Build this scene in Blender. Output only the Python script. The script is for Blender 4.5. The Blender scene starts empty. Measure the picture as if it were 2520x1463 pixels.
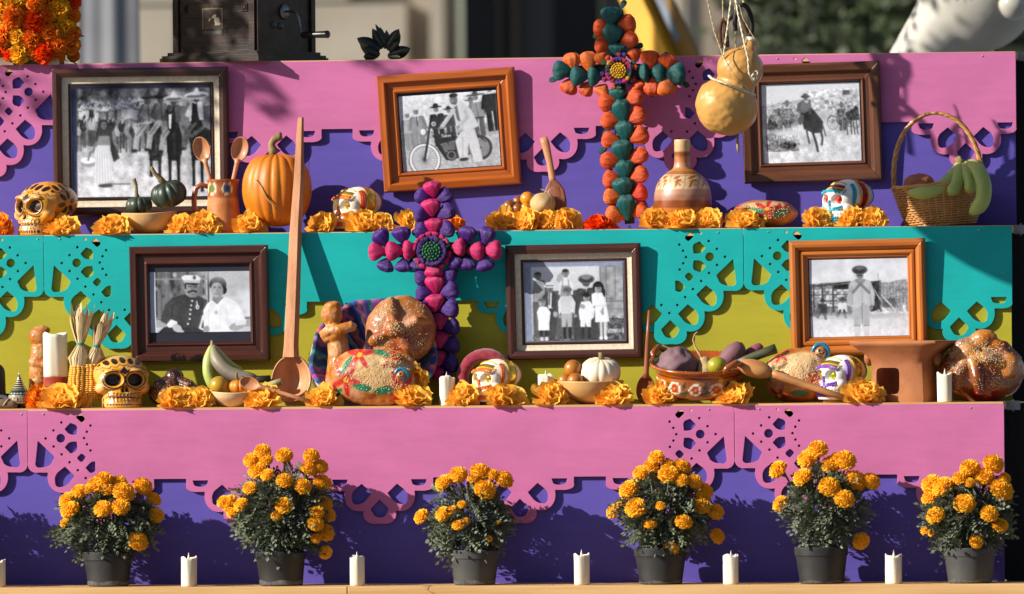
import bpy, math, random
import numpy as np
from math import sin, cos, pi, radians as R
from mathutils import Vector, Matrix, Euler, Quaternion
from mathutils.bvhtree import BVHTree

SC = bpy.context.scene
COL = SC.collection
# ------------------------------------------------------------------ camera
PSI, ROLL, DIST = R(8.4), 0.0089, 22.0
FW = 2.67                                   # metres across the frame at the altar
LENS = 36.0 * DIST / FW
FPX = 2520 * LENS / 36.0
K = DIST / FPX                              # metres per unit of length used by the builders
fwd = Vector((-sin(PSI), cos(PSI), 0)); r0 = Vector((cos(PSI), sin(PSI), 0)); u0 = Vector((0, 0, 1))
rgt = r0 * cos(ROLL) - u0 * sin(ROLL); up = u0 * cos(ROLL) + r0 * sin(ROLL)
CAM = Vector((DIST * sin(PSI), -DIST * cos(PSI), 0))
cd = bpy.data.cameras.new('camera'); co = bpy.data.objects.new('camera', cd); COL.objects.link(co)
co.matrix_world = Matrix(((rgt.x, up.x, -fwd.x, CAM.x), (rgt.y, up.y, -fwd.y, CAM.y), (rgt.z, up.z, -fwd.z, CAM.z), (0, 0, 0, 1)))
cd.lens = LENS; cd.sensor_width = 36; cd.clip_start = 0.5; cd.clip_end = 400
cd.dof.use_dof = True; cd.dof.focus_distance = 21.9; cd.dof.aperture_fstop = 4.6
SC.camera = co
# ------------------------------------------------------------------ sky, sun, exposure
w = bpy.data.worlds.new('World'); SC.world = w; w.use_nodes = True
nt = w.node_tree; bg = nt.nodes['Background']
sky = nt.nodes.new('ShaderNodeTexSky'); sky.sky_type = 'NISHITA'; sky.sun_disc = False
SUN = Vector((1.93, 1.0, -1.0)).normalized()
sky.sun_elevation = math.asin(-SUN.z); sky.sun_rotation = R(243.5)
bg.inputs['Strength'].default_value = 0.062
nt.links.new(sky.outputs[0], bg.inputs[0])
sl = bpy.data.lights.new('sun', 'SUN'); sl.energy = 4.6; sl.angle = R(0.5); sl.color = (1.0, 0.95, 0.86)
so = bpy.data.objects.new('sun', sl); COL.objects.link(so)
so.rotation_euler = (-SUN).to_track_quat('Z', 'Y').to_euler(); so.location = (-6, -4, 5)
vs = SC.view_settings
vs.view_transform = 'Standard'; vs.look = 'None'; vs.gamma = 1; vs.use_curve_mapping = False; vs.exposure = 0.72

# ------------------------------------------------------------------ pixels of the photograph -> points in the place
def W(px, py, Y):
    d = fwd + rgt * ((px - 1260) / FPX) - up * ((py - 731.5) / FPX)
    return CAM + d * ((Y - CAM.y) / d.y)
def P(v):
    q = v - CAM; z = q.dot(fwd)
    return 1260 + q.dot(rgt) / z * FPX, 731.5 - q.dot(up) / z * FPX
ZX = (0, 615.2, 1261.2, 1874.0)
def Q(r, c, x, y):
    f = .3995 if r == 1 else .33645
    return ZX[c] + x * f, (0, 0, 553.7, 970.8)[r] + y * f
YF = {'A': .22, 'B': .0, 'C': -.22, 'D': -.44}
SZ = {'A': W(1260, 143, .22).z, 'B': W(1260, 567, 0).z, 'C': W(1260, 998, -.22).z, 'D': W(1260, 1443, -.44).z}

# ------------------------------------------------------------------ colours, materials
def lin(c): return c / 12.92 if c <= .04045 else ((c + .055) / 1.055) ** 2.4
def C(h, g=1.0):
    h = h.lstrip('#')
    return tuple(min(1, lin(int(h[i:i + 2], 16) / 255) * g) for i in (0, 2, 4))
MATS = {}
def mat(name, col, col2=None, rough=.5, scale=25, stretch=None, bump=0, bscale=200, coat=0, metal=0, sss=0,
        transl=0, vc=False, spec=.5, detail=4, wear=0, contrast=(.35, .65), sheen=0, coat_r=.08, bstretch=None, rvar=0):
    if name in MATS: return MATS[name]
    m = bpy.data.materials.new(name); m.use_nodes = True; n = m.node_tree.nodes; l = m.node_tree.links
    b = n['Principled BSDF']; out = n['Material Output']
    tc = n.new('ShaderNodeTexCoord'); mp = n.new('ShaderNodeMapping'); l.new(tc.outputs['Object'], mp.inputs[0])
    if stretch: mp.inputs['Scale'].default_value = stretch
    nz = n.new('ShaderNodeTexNoise'); nz.inputs['Scale'].default_value = scale; nz.inputs['Detail'].default_value = detail
    l.new(mp.outputs[0], nz.inputs['Vector'])
    rp = n.new('ShaderNodeValToRGB'); rp.color_ramp.elements[0].position = contrast[0]; rp.color_ramp.elements[1].position = contrast[1]
    l.new(nz.outputs['Fac'], rp.inputs[0])
    if vc:
        at = n.new('ShaderNodeAttribute'); at.attribute_name = 'Col'
        mx = n.new('ShaderNodeMix'); mx.data_type = 'RGBA'; mx.blend_type = 'MULTIPLY'; mx.inputs[0].default_value = 1
        rp.color_ramp.elements[0].color = (.8, .8, .8, 1); rp.color_ramp.elements[1].color = (1.05, 1.05, 1.05, 1)
        l.new(at.outputs['Color'], mx.inputs[6]); l.new(rp.outputs[0], mx.inputs[7]); cs = mx.outputs[2]
    else:
        if col2 is None: col2 = tuple(c * .8 for c in col)
        rp.color_ramp.elements[0].color = (*col2, 1); rp.color_ramp.elements[1].color = (*col, 1); cs = rp.outputs[0]
    if wear:
        n2 = n.new('ShaderNodeTexNoise'); n2.inputs['Scale'].default_value = 9; n2.inputs['Detail'].default_value = 8; n2.inputs['Roughness'].default_value = .75
        m3 = n.new('ShaderNodeMapping'); m3.inputs['Scale'].default_value = (.5, 1, 3.5); l.new(tc.outputs['Object'], m3.inputs[0]); l.new(m3.outputs[0], n2.inputs['Vector'])
        r2 = n.new('ShaderNodeMapRange'); r2.inputs[1].default_value = .3; r2.inputs[2].default_value = .7; r2.inputs[3].default_value = 1 - wear; r2.inputs[4].default_value = 1 + wear * .35; l.new(n2.outputs['Fac'], r2.inputs[0])
        n3 = n.new('ShaderNodeTexNoise'); n3.inputs['Scale'].default_value = 70; n3.inputs['Detail'].default_value = 2; l.new(tc.outputs['Object'], n3.inputs['Vector'])
        r3 = n.new('ShaderNodeMapRange'); r3.inputs[1].default_value = .76; r3.inputs[2].default_value = .84; r3.inputs[3].default_value = 0; r3.inputs[4].default_value = wear * 1.6; l.new(n3.outputs['Fac'], r3.inputs[0])
        mw = n.new('ShaderNodeMix'); mw.data_type = 'RGBA'; mw.blend_type = 'MULTIPLY'; mw.inputs[0].default_value = 1; l.new(cs, mw.inputs[6]); l.new(r2.outputs[0], mw.inputs[7])
        mv = n.new('ShaderNodeMix'); mv.data_type = 'RGBA'; l.new(r3.outputs[0], mv.inputs[0]); l.new(mw.outputs[2], mv.inputs[6]); mv.inputs[7].default_value = (.62, .56, .50, 1); cs = mv.outputs[2]
    l.new(cs, b.inputs['Base Color'])
    b.inputs['Roughness'].default_value = rough; b.inputs['Metallic'].default_value = metal
    b.inputs['Specular IOR Level'].default_value = spec
    if rvar:
        ma = n.new('ShaderNodeMapRange'); ma.inputs[3].default_value = max(.02, rough - rvar); ma.inputs[4].default_value = min(1, rough + rvar)
        l.new(nz.outputs['Fac'], ma.inputs[0]); l.new(ma.outputs[0], b.inputs['Roughness'])
    if coat: b.inputs['Coat Weight'].default_value = coat; b.inputs['Coat Roughness'].default_value = coat_r
    if sheen: b.inputs['Sheen Weight'].default_value = sheen
    if sss:
        b.inputs['Subsurface Weight'].default_value = sss; b.inputs['Subsurface Radius'].default_value = (.006, .004, .003); b.inputs['Subsurface Scale'].default_value = 1
    if bump:
        nb = n.new('ShaderNodeTexNoise'); nb.inputs['Scale'].default_value = bscale; nb.inputs['Detail'].default_value = 3
        if bstretch:
            m2 = n.new('ShaderNodeMapping'); m2.inputs['Scale'].default_value = bstretch; l.new(tc.outputs['Object'], m2.inputs[0]); l.new(m2.outputs[0], nb.inputs['Vector'])
        else: l.new(mp.outputs[0], nb.inputs['Vector'])
        bp = n.new('ShaderNodeBump'); bp.inputs['Strength'].default_value = bump; bp.inputs['Distance'].default_value = .002
        l.new(nb.outputs['Fac'], bp.inputs['Height']); l.new(bp.outputs[0], b.inputs['Normal'])
        if coat: l.new(bp.outputs[0], b.inputs['Coat Normal'])
    if transl:
        tr = n.new('ShaderNodeBsdfTranslucent'); ms = n.new('ShaderNodeMixShader'); ms.inputs[0].default_value = transl
        l.new(cs, tr.inputs[0]); l.new(b.outputs[0], ms.inputs[1]); l.new(tr.outputs[0], ms.inputs[2]); l.new(ms.outputs[0], out.inputs[0])
    MATS[name] = m
    return m
def wood(name, a, b, rough=.35, coat=.3, bump=.25, scale=26):
    coat *= .5; rough += .08
    return mat(name, a, b, rough=rough, scale=scale, stretch=(.12, 1.6, 1.6), bump=bump, bscale=120, bstretch=(.08, 2.5, 2.5), coat=coat, contrast=(.3, .7), coat_r=.2, rvar=.08)

# ------------------------------------------------------------------ mesh builder (lengths in photo units, K metres each)
class MB:
    def __init__(s): s.v = []; s.f = []; s.c = []
    def add(s, v, f, col=None):
        o = len(s.v); s.v += [tuple(p) for p in v]; s.f += [tuple(i + o for i in q) for q in f]
        s.c += [col] * len(v)
        return s
    def box(s, cx, cy, cz, sx, sy, sz, rz=0, col=None, M=None, taper=1):
        v = []
        for z, t in ((-.5, 1), (.5, taper)):
            for x, y in ((-.5, -.5), (.5, -.5), (.5, .5), (-.5, .5)):
                X, Y = x * sx * t, y * sy * t
                p = Vector((cx + X * cos(rz) - Y * sin(rz), cy + X * sin(rz) + Y * cos(rz), cz + z * sz))
                v.append(M @ p if M else p)
        return s.add(v, [(0, 3, 2, 1), (4, 5, 6, 7), (0, 1, 5, 4), (1, 2, 6, 5), (2, 3, 7, 6), (3, 0, 4, 7)], col)
    def tube(s, pts, rad, n=8, cap=True, col=None, flat=1.0, flatdir=None):
        pts = [Vector(p) for p in pts]; m = len(pts)
        if not hasattr(rad, '__len__'): rad = [rad] * m
        v = []; f = []; nrm = None
        for i in range(m):
            t = (pts[min(i + 1, m - 1)] - pts[max(i - 1, 0)]).normalized()
            if nrm is None:
                a = Vector(flatdir) if flatdir else (Vector((0, 1, 0)) if abs(t.y) < .9 else Vector((1, 0, 0)))
                nrm = (a - t * a.dot(t)).normalized()
            else: nrm = (nrm - t * nrm.dot(t)).normalized()
            bn = t.cross(nrm)
            for j in range(n):
                a = 2 * pi * j / n
                v.append(pts[i] + nrm * (cos(a) * rad[i] * flat) + bn * (sin(a) * rad[i]))
        for i in range(m - 1):
            for j in range(n):
                k = (j + 1) % n
                f.append((i * n + j, i * n + k, (i + 1) * n + k, (i + 1) * n + j))
        if cap: f.append(tuple(range(n - 1, -1, -1))); f.append(tuple((m - 1) * n + j for j in range(n)))
        return s.add(v, f, col)
    def lathe(s, prof, n=32, fn=None, col=None, cx=0, cy=0, cz=0, cap=True):
        v = []; f = []; m = len(prof)
        for i, (r, z) in enumerate(prof):
            for j in range(n):
                a = 2 * pi * j / n
                rr, zz = (fn(r, z, a) if fn else (r, z))
                v.append((cx + rr * cos(a), cy + rr * sin(a), cz + zz))
        for i in range(m - 1):
            for j in range(n):
                k = (j + 1) % n
                f.append((i * n + j, i * n + k, (i + 1) * n + k, (i + 1) * n + j))
        if cap: f.append(tuple(range(n - 1, -1, -1))); f.append(tuple((m - 1) * n + j for j in range(n)))
        return s.add(v, f, col)
    def ball(s, c, r, nu=16, nv=10, fn=None, col=None, M=None):
        if not hasattr(r, '__len__'): r = (r, r, r)
        v = []; f = []
        for i in range(nv + 1):
            e = -pi / 2 + pi * i / nv
            for j in range(nu):
                a = 2 * pi * j / nu
                d = Vector((cos(e) * cos(a), cos(e) * sin(a), sin(e)))
                q = fn(d) if fn else 1
                p = Vector((d.x * r[0] * q, d.y * r[1] * q, d.z * r[2] * q))
                if M: p = M @ p
                v.append(p + Vector(c))
        for i in range(nv):
            for j in range(nu):
                k = (j + 1) % nu
                f.append((i * nu + j, i * nu + k, (i + 1) * nu + k, (i + 1) * nu + j))
        return s.add(v, f, col)
    def torus(s, c, R_, r, n=32, m=8, axis='y', a0=0, a1=2 * pi, col=None):
        pts = []
        full = abs(a1 - a0 - 2 * pi) < 1e-4
        for i in range(n + (0 if full else 1)):
            a = a0 + (a1 - a0) * i / n
            o = (cos(a) * R_, 0, sin(a) * R_) if axis == 'y' else (cos(a) * R_, sin(a) * R_, 0)
            pts.append(Vector(c) + Vector(o))
        if not full: return s.tube(pts, r, m, col=col)
        v = []; f = []
        for i in range(n):
            a = 2 * pi * i / n
            for j in range(m):
                b = 2 * pi * j / m; q = R_ + r * cos(b); h = r * sin(b)
                v.append(Vector(c) + (Vector((cos(a) * q, h, sin(a) * q)) if axis == 'y' else Vector((cos(a) * q, sin(a) * q, h))))
        for i in range(n):
            for j in range(m):
                i2, j2 = (i + 1) % n, (j + 1) % m
                f.append((i * m + j, i2 * m + j, i2 * m + j2, i * m + j2))
        return s.add(v, f, col)
    def xf(s, M, start=0):
        for i in range(start, len(s.v)): s.v[i] = tuple(M @ Vector(s.v[i]))
        return s
    def mesh(s, name, m, smooth=True, unit=K):
        me = bpy.data.meshes.new(name)
        me.from_pydata((np.array(s.v) * unit).tolist(), [], s.f)
        me.materials.append(m)
        if any(c is not None for c in s.c):
            a = me.color_attributes.new('Col', 'FLOAT_COLOR', 'POINT')
            a.data.foreach_set('color', np.array([(*(c or (1, 1, 1)), 1) for c in s.c], dtype=np.float32).ravel())
        if smooth: me.polygons.foreach_set('use_smooth', [True] * len(me.polygons))
        me.update()
        return me
    def build(s, name, m, parent=None, smooth=True, loc=None, rot=None, unit=K):
        return link(s.mesh(name, m, smooth, unit), name, parent, loc, rot)
def link(me, name, parent=None, loc=None, rot=None, scale=None):
    o = bpy.data.objects.new(name, me); COL.objects.link(o)
    if parent: o.parent = parent
    if loc is not None: o.location = loc
    if rot is not None: o.rotation_euler = rot
    if scale is not None: o.scale = scale
    return o
def sharp(o, ang=35):
    me = o.data
    try: me.set_sharp_from_angle(angle=R(ang))
    except Exception: pass
    return o
def tag(o, label, cat, group=None, kind=None):
    if label: o['label'] = label
    if cat: o['category'] = cat
    if group: o['group'] = group
    if kind: o['kind'] = kind
    return o
class T:                                     # a thing: an Empty at its base, with pixel -> local helpers
    def __init__(s, name, label, cat, px, shelf=None, dy=60, py=None, Y=None, group=None, rz=0, tilt=0):
        if shelf:
            Y = YF[shelf] + dy * K
            loc = W(px, 500, Y); loc = Vector((loc.x, Y, SZ[shelf]))
            for _ in range(3):
                q = P(loc); loc.x += (px - q[0]) * K
        else: loc = W(px, py, Y)
        s.o = bpy.data.objects.new(name, None); s.o.empty_display_size = .05; COL.objects.link(s.o)
        s.o.location = loc; s.o.rotation_euler = (0, tilt, rz)
        s.px, s.py = P(loc); s.Y = Y
        tag(s.o, label, cat, group)
    def L(s, px, py, y=0): return Vector(((px - s.px) - .147 * y, y, s.py - py))
    def x(s, px): return px - s.px
    def z(s, py): return s.py - py
def copy_tree(o, parent=None):
    c = o.copy(); COL.objects.link(c)
    if parent: c.parent = parent
    for ch in list(o.children): copy_tree(ch, c)
    return c
def eval_mesh(me, mods):
    o = bpy.data.objects.new('tmp', me); COL.objects.link(o)
    for t, kw in mods:
        md = o.modifiers.new('m', t)
        for k, v in kw.items(): setattr(md, k, v)
    dg = bpy.context.evaluated_depsgraph_get(); dg.update()
    r = bpy.data.meshes.new_from_object(o.evaluated_get(dg))
    bpy.data.objects.remove(o); return r
def fuse(mb, voxel=2.5, smooth=6, fac=.5):     # one continuous skin over overlapping shapes; returns an MB
    me = mb.mesh('tmp', mat('plain', (.5, .5, .5)), unit=.01)
    r = eval_mesh(me, [('REMESH', dict(mode='VOXEL', voxel_size=voxel * .01)), ('SMOOTH', dict(iterations=smooth, factor=fac))])
    q = MB(); q.v = [tuple(v.co * 100) for v in r.vertices]; q.f = [tuple(p.vertices) for p in r.polygons]; q.c = [None] * len(q.v)
    bpy.data.meshes.remove(r); bpy.data.meshes.remove(me)
    return q
def roughen(q, amp=1.0, freq=.12, seed=0):      # small lumps along the normals
    from mathutils import noise
    n = normals_of(q)
    for i, p in enumerate(q.v):
        v = Vector(p); d = noise.noise(v * freq + Vector((seed, 0, 0))) * amp + noise.noise(v * freq * 2.7 + Vector((0, seed, 5))) * amp * .45
        q.v[i] = tuple(v + Vector(n[i]) * d)
    return q
def bvh_of(mb): return BVHTree.FromPolygons([Vector(v) for v in mb.v], mb.f)
def normals_of(mb):
    v = np.array(mb.v); n = np.zeros_like(v)
    for f in mb.f:
        a = np.cross(v[f[1]] - v[f[0]], v[f[2]] - v[f[0]])
        for i in f: n[i] += a
    return n / (np.linalg.norm(n, axis=1, keepdims=True) + 1e-9)
def rp(pts, seg=7):                            # polygon with rounded corners: (x, y, r)
    out = []; n = len(pts)
    for i in range(n):
        x, y, r = pts[i]; p = Vector((x, y)); a = Vector(pts[i - 1][:2]) - p; b = Vector(pts[(i + 1) % n][:2]) - p
        pa, pb = pts[i - 1][2], pts[(i + 1) % n][2]
        r1 = min(r, a.length * (.98 if pa < .5 else .5)); r2 = min(r, b.length * (.98 if pb < .5 else .5))
        if r < .5: out.append((x, y)); continue
        A = p + a.normalized() * r1; B = p + b.normalized() * r2
        for k in range(seg + 1):
            t = k / seg; q = A * (1 - t) ** 2 + p * 2 * t * (1 - t) + B * t * t
            w_ = .17; ctr = (A + B) * .5
            out.append((q.x + (q.x - ctr.x) * w_ * 4 * t * (1 - t), q.y + (q.y - ctr.y) * w_ * 4 * t * (1 - t)))
    return out

# ------------------------------------------------------------------ flat prints: a small raster painter, written to vertex colours
class Cv:
    def __init__(s, win, wpx=360, rot=0, bgc=(.5, .5, .5), aspect=None):
        s.x0, s.y0, s.x1, s.y1 = win; s.w = wpx; s.h = int(round(wpx * abs(s.y1 - s.y0) / abs(s.x1 - s.x0)))
        s.a = np.ones((s.h, s.w, 3)) * np.array(bgc); s.rot = R(rot)
        s.Y, s.X = np.mgrid[0:s.h, 0:s.w]; s.X = s.x0 + (s.X + .5) / s.w * (s.x1 - s.x0); s.Y = s.y0 + (s.Y + .5) / s.h * (s.y1 - s.y0)
        s.cx, s.cy = (s.x0 + s.x1) / 2, (s.y0 + s.y1) / 2
        if rot:
            dx, dy = s.X - s.cx, s.Y - s.cy
            s.X, s.Y = s.cx + dx * cos(s.rot) + dy * sin(s.rot), s.cy - dx * sin(s.rot) + dy * cos(s.rot)
        s.px = abs(s.x1 - s.x0) / s.w
    def c(s, v): return np.array((v, v, v) if not hasattr(v, '__len__') else v)
    def mix(s, m, v):
        m = np.clip(m, 0, 1)[..., None]; s.a = s.a * (1 - m) + s.c(v) * m; return s
    def ell(s, cx, cy, rx, ry, v, rot=0, soft=1.0):
        r = R(rot); dx, dy = s.X - cx, s.Y - cy; x = dx * cos(r) + dy * sin(r); y = -dx * sin(r) + dy * cos(r)
        d = np.sqrt((x / rx) ** 2 + (y / ry) ** 2) - 1
        return s.mix(.5 - d * min(rx, ry) / (s.px * soft), v)
    def ring(s, cx, cy, rx, ry, w_, v):
        d = np.abs(np.sqrt(((s.X - cx) / rx) ** 2 + ((s.Y - cy) / ry) ** 2) - 1) * min(rx, ry) - w_ / 2
        return s.mix(.5 - d / s.px, v)
    def line(s, pts, w_, v):
        if len(pts) == 4 and not hasattr(pts[0], '__len__'): pts = [pts[:2], pts[2:]]
        for (ax, ay), (bx, by) in zip(pts, pts[1:]):
            L = max(1e-6, (bx - ax) ** 2 + (by - ay) ** 2); t = np.clip(((s.X - ax) * (bx - ax) + (s.Y - ay) * (by - ay)) / L, 0, 1)
            d = np.hypot(s.X - ax - t * (bx - ax), s.Y - ay - t * (by - ay)) - w_ / 2
            s.mix(.5 - d / s.px, v)
        return s
    def poly(s, pts, v):
        inside = np.zeros(s.X.shape, bool); n = len(pts)
        for i in range(n):
            (ax, ay), (bx, by) = pts[i - 1], pts[i]
            if ay == by: continue
            cnd = ((ay > s.Y) != (by > s.Y)) & (s.X < (bx - ax) * (s.Y - ay) / (by - ay) + ax)
            inside ^= cnd
        return s.mix(inside.astype(float), v)
    def rect(s, x0, y0, x1, y1, v): return s.mix(((s.X > x0) & (s.X < x1) & (s.Y > y0) & (s.Y < y1)).astype(float), v)
    def noise(s, seed, cell, amp, box=None):
        rng = np.random.RandomState(seed); gw, gh = int(s.w * s.px / cell) + 3, int(s.h * s.px / cell) + 3
        g = rng.rand(gh, gw) - .5; fx = (np.arange(s.w) * s.px / cell); fy = (np.arange(s.h) * s.px / cell)
        ix, iy = fx.astype(int), fy.astype(int); tx, ty = (fx - ix)[None, :], (fy - iy)[:, None]
        tx = tx * tx * (3 - 2 * tx); ty = ty * ty * (3 - 2 * ty)
        v = (g[iy][:, ix] * (1 - tx) + g[iy][:, ix + 1] * tx) * (1 - ty) + (g[iy + 1][:, ix] * (1 - tx) + g[iy + 1][:, ix + 1] * tx) * ty
        m = np.ones(s.X.shape)
        if box: m = ((s.X > box[0]) & (s.X < box[2]) & (s.Y > box[1]) & (s.Y < box[3])).astype(float)
        s.a = np.clip(s.a + (v * m * amp * 2)[..., None], 0, 1); return s
    def grad(s, y0, v0, y1, v1, box=None):
        t = np.clip((s.Y - y0) / (y1 - y0), 0, 1)[..., None]; m = ((s.Y >= min(y0, y1)) & (s.Y <= max(y0, y1)))[..., None]
        if box: m = m & ((s.X > box[0]) & (s.X < box[-1] if len(box) == 2 else s.X < box[2]))[..., None]
        s.a = np.where(m, s.c(v0) * (1 - t) + s.c(v1) * t, s.a); return s
    def soften(s, seed=1, sig=1.1, amp=.022):    # an old print: slight blur, side light on the figures, grain and fade
        def blur(a, r):
            for ax in (0, 1):
                for _ in range(2):
                    n = max(1, int(r)); p = np.pad(a, [(n, n) if k == ax else (0, 0) for k in range(a.ndim)], mode='edge'); c = np.cumsum(p, axis=ax); c = np.concatenate([np.zeros_like(np.take(c, [0], axis=ax)), c], axis=ax)
                    a = (np.take(c, range(2 * n + 1, c.shape[ax]), axis=ax) - np.take(c, range(0, c.shape[ax] - 2 * n - 1), axis=ax)) / (2 * n + 1)
            return a
        b = blur(s.a, 1); w5 = blur(s.a, 5); g = np.roll(w5, 4, axis=1) - np.roll(w5, -4, axis=1); g2 = np.roll(w5, 4, axis=0) - np.roll(w5, -4, axis=0)
        s.a = np.clip(b * .8 + w5 * .2 - g * .16 - g2 * .10, 0, 1); s.noise(seed, s.px * 14, amp); s.noise(seed + 1, s.px * 5, amp); s.noise(seed + 2, s.px * 2, amp * .6); return s
    def get(s, x, y):                          # bilinear lookup at arrays x, y
        fx = np.clip((np.asarray(x) - s.x0) / (s.x1 - s.x0) * s.w - .5, 0, s.w - 1.001); fy = np.clip((np.asarray(y) - s.y0) / (s.y1 - s.y0) * s.h - .5, 0, s.h - 1.001)
        ix, iy = fx.astype(int), fy.astype(int); tx, ty = (fx - ix)[:, None], (fy - iy)[:, None]
        a = s.a
        return (a[iy, ix] * (1 - tx) + a[iy, ix + 1] * tx) * (1 - ty) + (a[iy + 1, ix] * (1 - tx) + a[iy + 1, ix + 1] * tx) * ty
def set_cols(me, cols):
    a = me.color_attributes.get('Col') or me.color_attributes.new('Col', 'FLOAT_COLOR', 'POINT')
    c = np.ones((len(me.vertices), 4), np.float32); c[:, :3] = cols
    a.data.foreach_set('color', c.ravel())
def grid_mesh(name, w_, h_, nx, ny, m, cols=None, bow=0):      # an upright sheet in XZ, facing -Y, in metres
    xs = np.linspace(-w_ / 2, w_ / 2, nx + 1); zs = np.linspace(h_ / 2, -h_ / 2, ny + 1)
    X, Z = np.meshgrid(xs, zs)
    Yb = bow * np.sin(X / w_ * 5 + 1) * np.cos(Z / h_ * 4)
    v = np.stack([X.ravel(), Yb.ravel(), Z.ravel()], 1)
    i = np.arange(nx * ny); r_ = i // nx; c_ = i % nx; a = r_ * (nx + 1) + c_
    f = np.stack([a, a + nx + 1, a + nx + 2, a + 1], 1)
    me = bpy.data.meshes.new(name); me.from_pydata(v.tolist(), [], f.tolist()); me.materials.append(m); me.update()
    if cols is not None: set_cols(me, cols)
    return me
# ================================================================== the stepped altar: boards, planks, beams
PINK, TEAL, PURP, OLIV = C('#c96e9f'), C('#0aa9a6'), C('#5c4ea8'), C('#ada42a')
M_pink = mat('pink_paint', PINK, tuple(c * .90 for c in PINK), rough=.6, scale=7, bump=.1, bscale=420, spec=.25, wear=.10)
M_teal = mat('teal_paint', TEAL, tuple(c * .89 for c in TEAL), rough=.6, scale=7, bump=.1, bscale=420, spec=.25, wear=.10)
M_purp = mat('purple_paint', PURP, tuple(c * .93 for c in PURP), rough=.55, scale=6, bump=.08, bscale=420, spec=.3, wear=.12)
M_oliv = mat('olive_paint', OLIV, tuple(c * .92 for c in OLIV), rough=.55, scale=6, bump=.08, bscale=420, spec=.3, wear=.12)
M_plank = mat('pine_plank', C('#d6ab72'), C('#c29258'), rough=.7, scale=22, stretch=(.1, 2, 2), bump=.3, bscale=90, bstretch=(.1, 2, 2))
M_dark = mat('black_cloth_and_shade', (.012, .011, .012), rough=.9, scale=60)
M_steel = mat('bare_steel', (.35, .36, .37), rough=.35, metal=.9, scale=60)
ZF = .33645
def zz(pts, u0, s=1, d=0): return [((u0 + s * (p[0] + d)) * ZF, -p[1] * ZF, (p[2] if len(p) > 2 else 0) * ZF) for p in pts]
SIDE = [(-130, 548, 6), (-58, 616, 8), (-118, 690, 60), (-200, 702, 70), (-208, 610, 70)]
MOON = [(-348, 517, 3), (-233, 517, 3), (-248, 562, 55), (-333, 562, 55)]
BOT = [(0, 662, 6), (68, 730, 12), (34, 792, 50), (-34, 792, 50), (-68, 730, 12)]
def dot(u, v, r=9.5, n=10): return [(u + r * cos(2 * pi * k / n), v + r * sin(2 * pi * k / n)) for k in range(n)]
def side_hole(o, s, dx=0, dv=0): return rp(zz([(x + dx, y + dv, r) for x, y, r in SIDE], o, s))
def flat(pts): return [(x * ZF, -y * ZF) for x, y in pts]
def end_holes(u0, s):                          # the openings beside a seam; s is the direction away from it
    H = []; g = lambda pts: H.append(rp(zz(pts, u0, s)))
    for u, v in ((312, 30), (252, 88), (193, 146), (134, 204), (193, 263), (252, 321), (310, 379), (371, 437), (429, 495), (487, 553), (546, 611),
                 (604, 552), (468, 112), (441, 157), (420, 203), (441, 249), (467, 294)): H.append(flat(dot(u0 + s * u, v)))
    H.append(flat(dot(u0 + s * 246, 203, 32, 20)))
    g([(357, 48, 20), (388, 20, 20), (432, 62, 20), (402, 92, 20)]); g([(362, 348, 20), (400, 312, 20), (434, 342, 20), (398, 382, 20)])
    g([(275, 136, 8), (318, 91, 8), (372, 112, 55), (364, 178, 8), (310, 176, 40)])
    g([(275, 270, 8), (318, 315, 8), (372, 294, 55), (364, 228, 8), (310, 230, 40)])
    g([(75, 220, 10), (199, 338, 12), (165, 408, 60), (52, 420, 50)])
    g([(501, 374, 6), (501, 446, 6), (466, 462, 20), (428, 420, 10), (470, 376, 30)])
    H.append(side_hole(u0 + s * 540, s)); H.append(side_hole(u0 + s * 540, s, -135, -138))
    return H
def mid_holes(o, left=True, right=True, seam_left=False, seam_right=False):
    H = [rp(zz(BOT, o))]
    for s, on, seam in ((1, left, seam_left), (-1, right, seam_right)):
        if seam: continue
        H.append(side_hole(o, s)); H.append(rp(zz(MOON, o, s)))
    return H
def loops_end(u0, s): # outline from a seam corner down to the cusp right of the bottom loop (in walking order for s=+1)
    return [(u0, 453, 80), (u0 + s * 148, 453, 0), (u0 + s * 148, 600, 150), (u0 + s * 288, 600, 0), (u0 + s * 288, 745, 150), (u0 + s * 420, 745, 0)]
def half_inner(o, s): # from the bottom loop's cusp up to the straight edge, in direction s
    return [(o + s * 120, 745, 0), (o + s * 258, 745, 150), (o + s * 258, 600, 0), (o + s * 396, 600, 100), (o + s * 396, 505, 4)]
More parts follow.
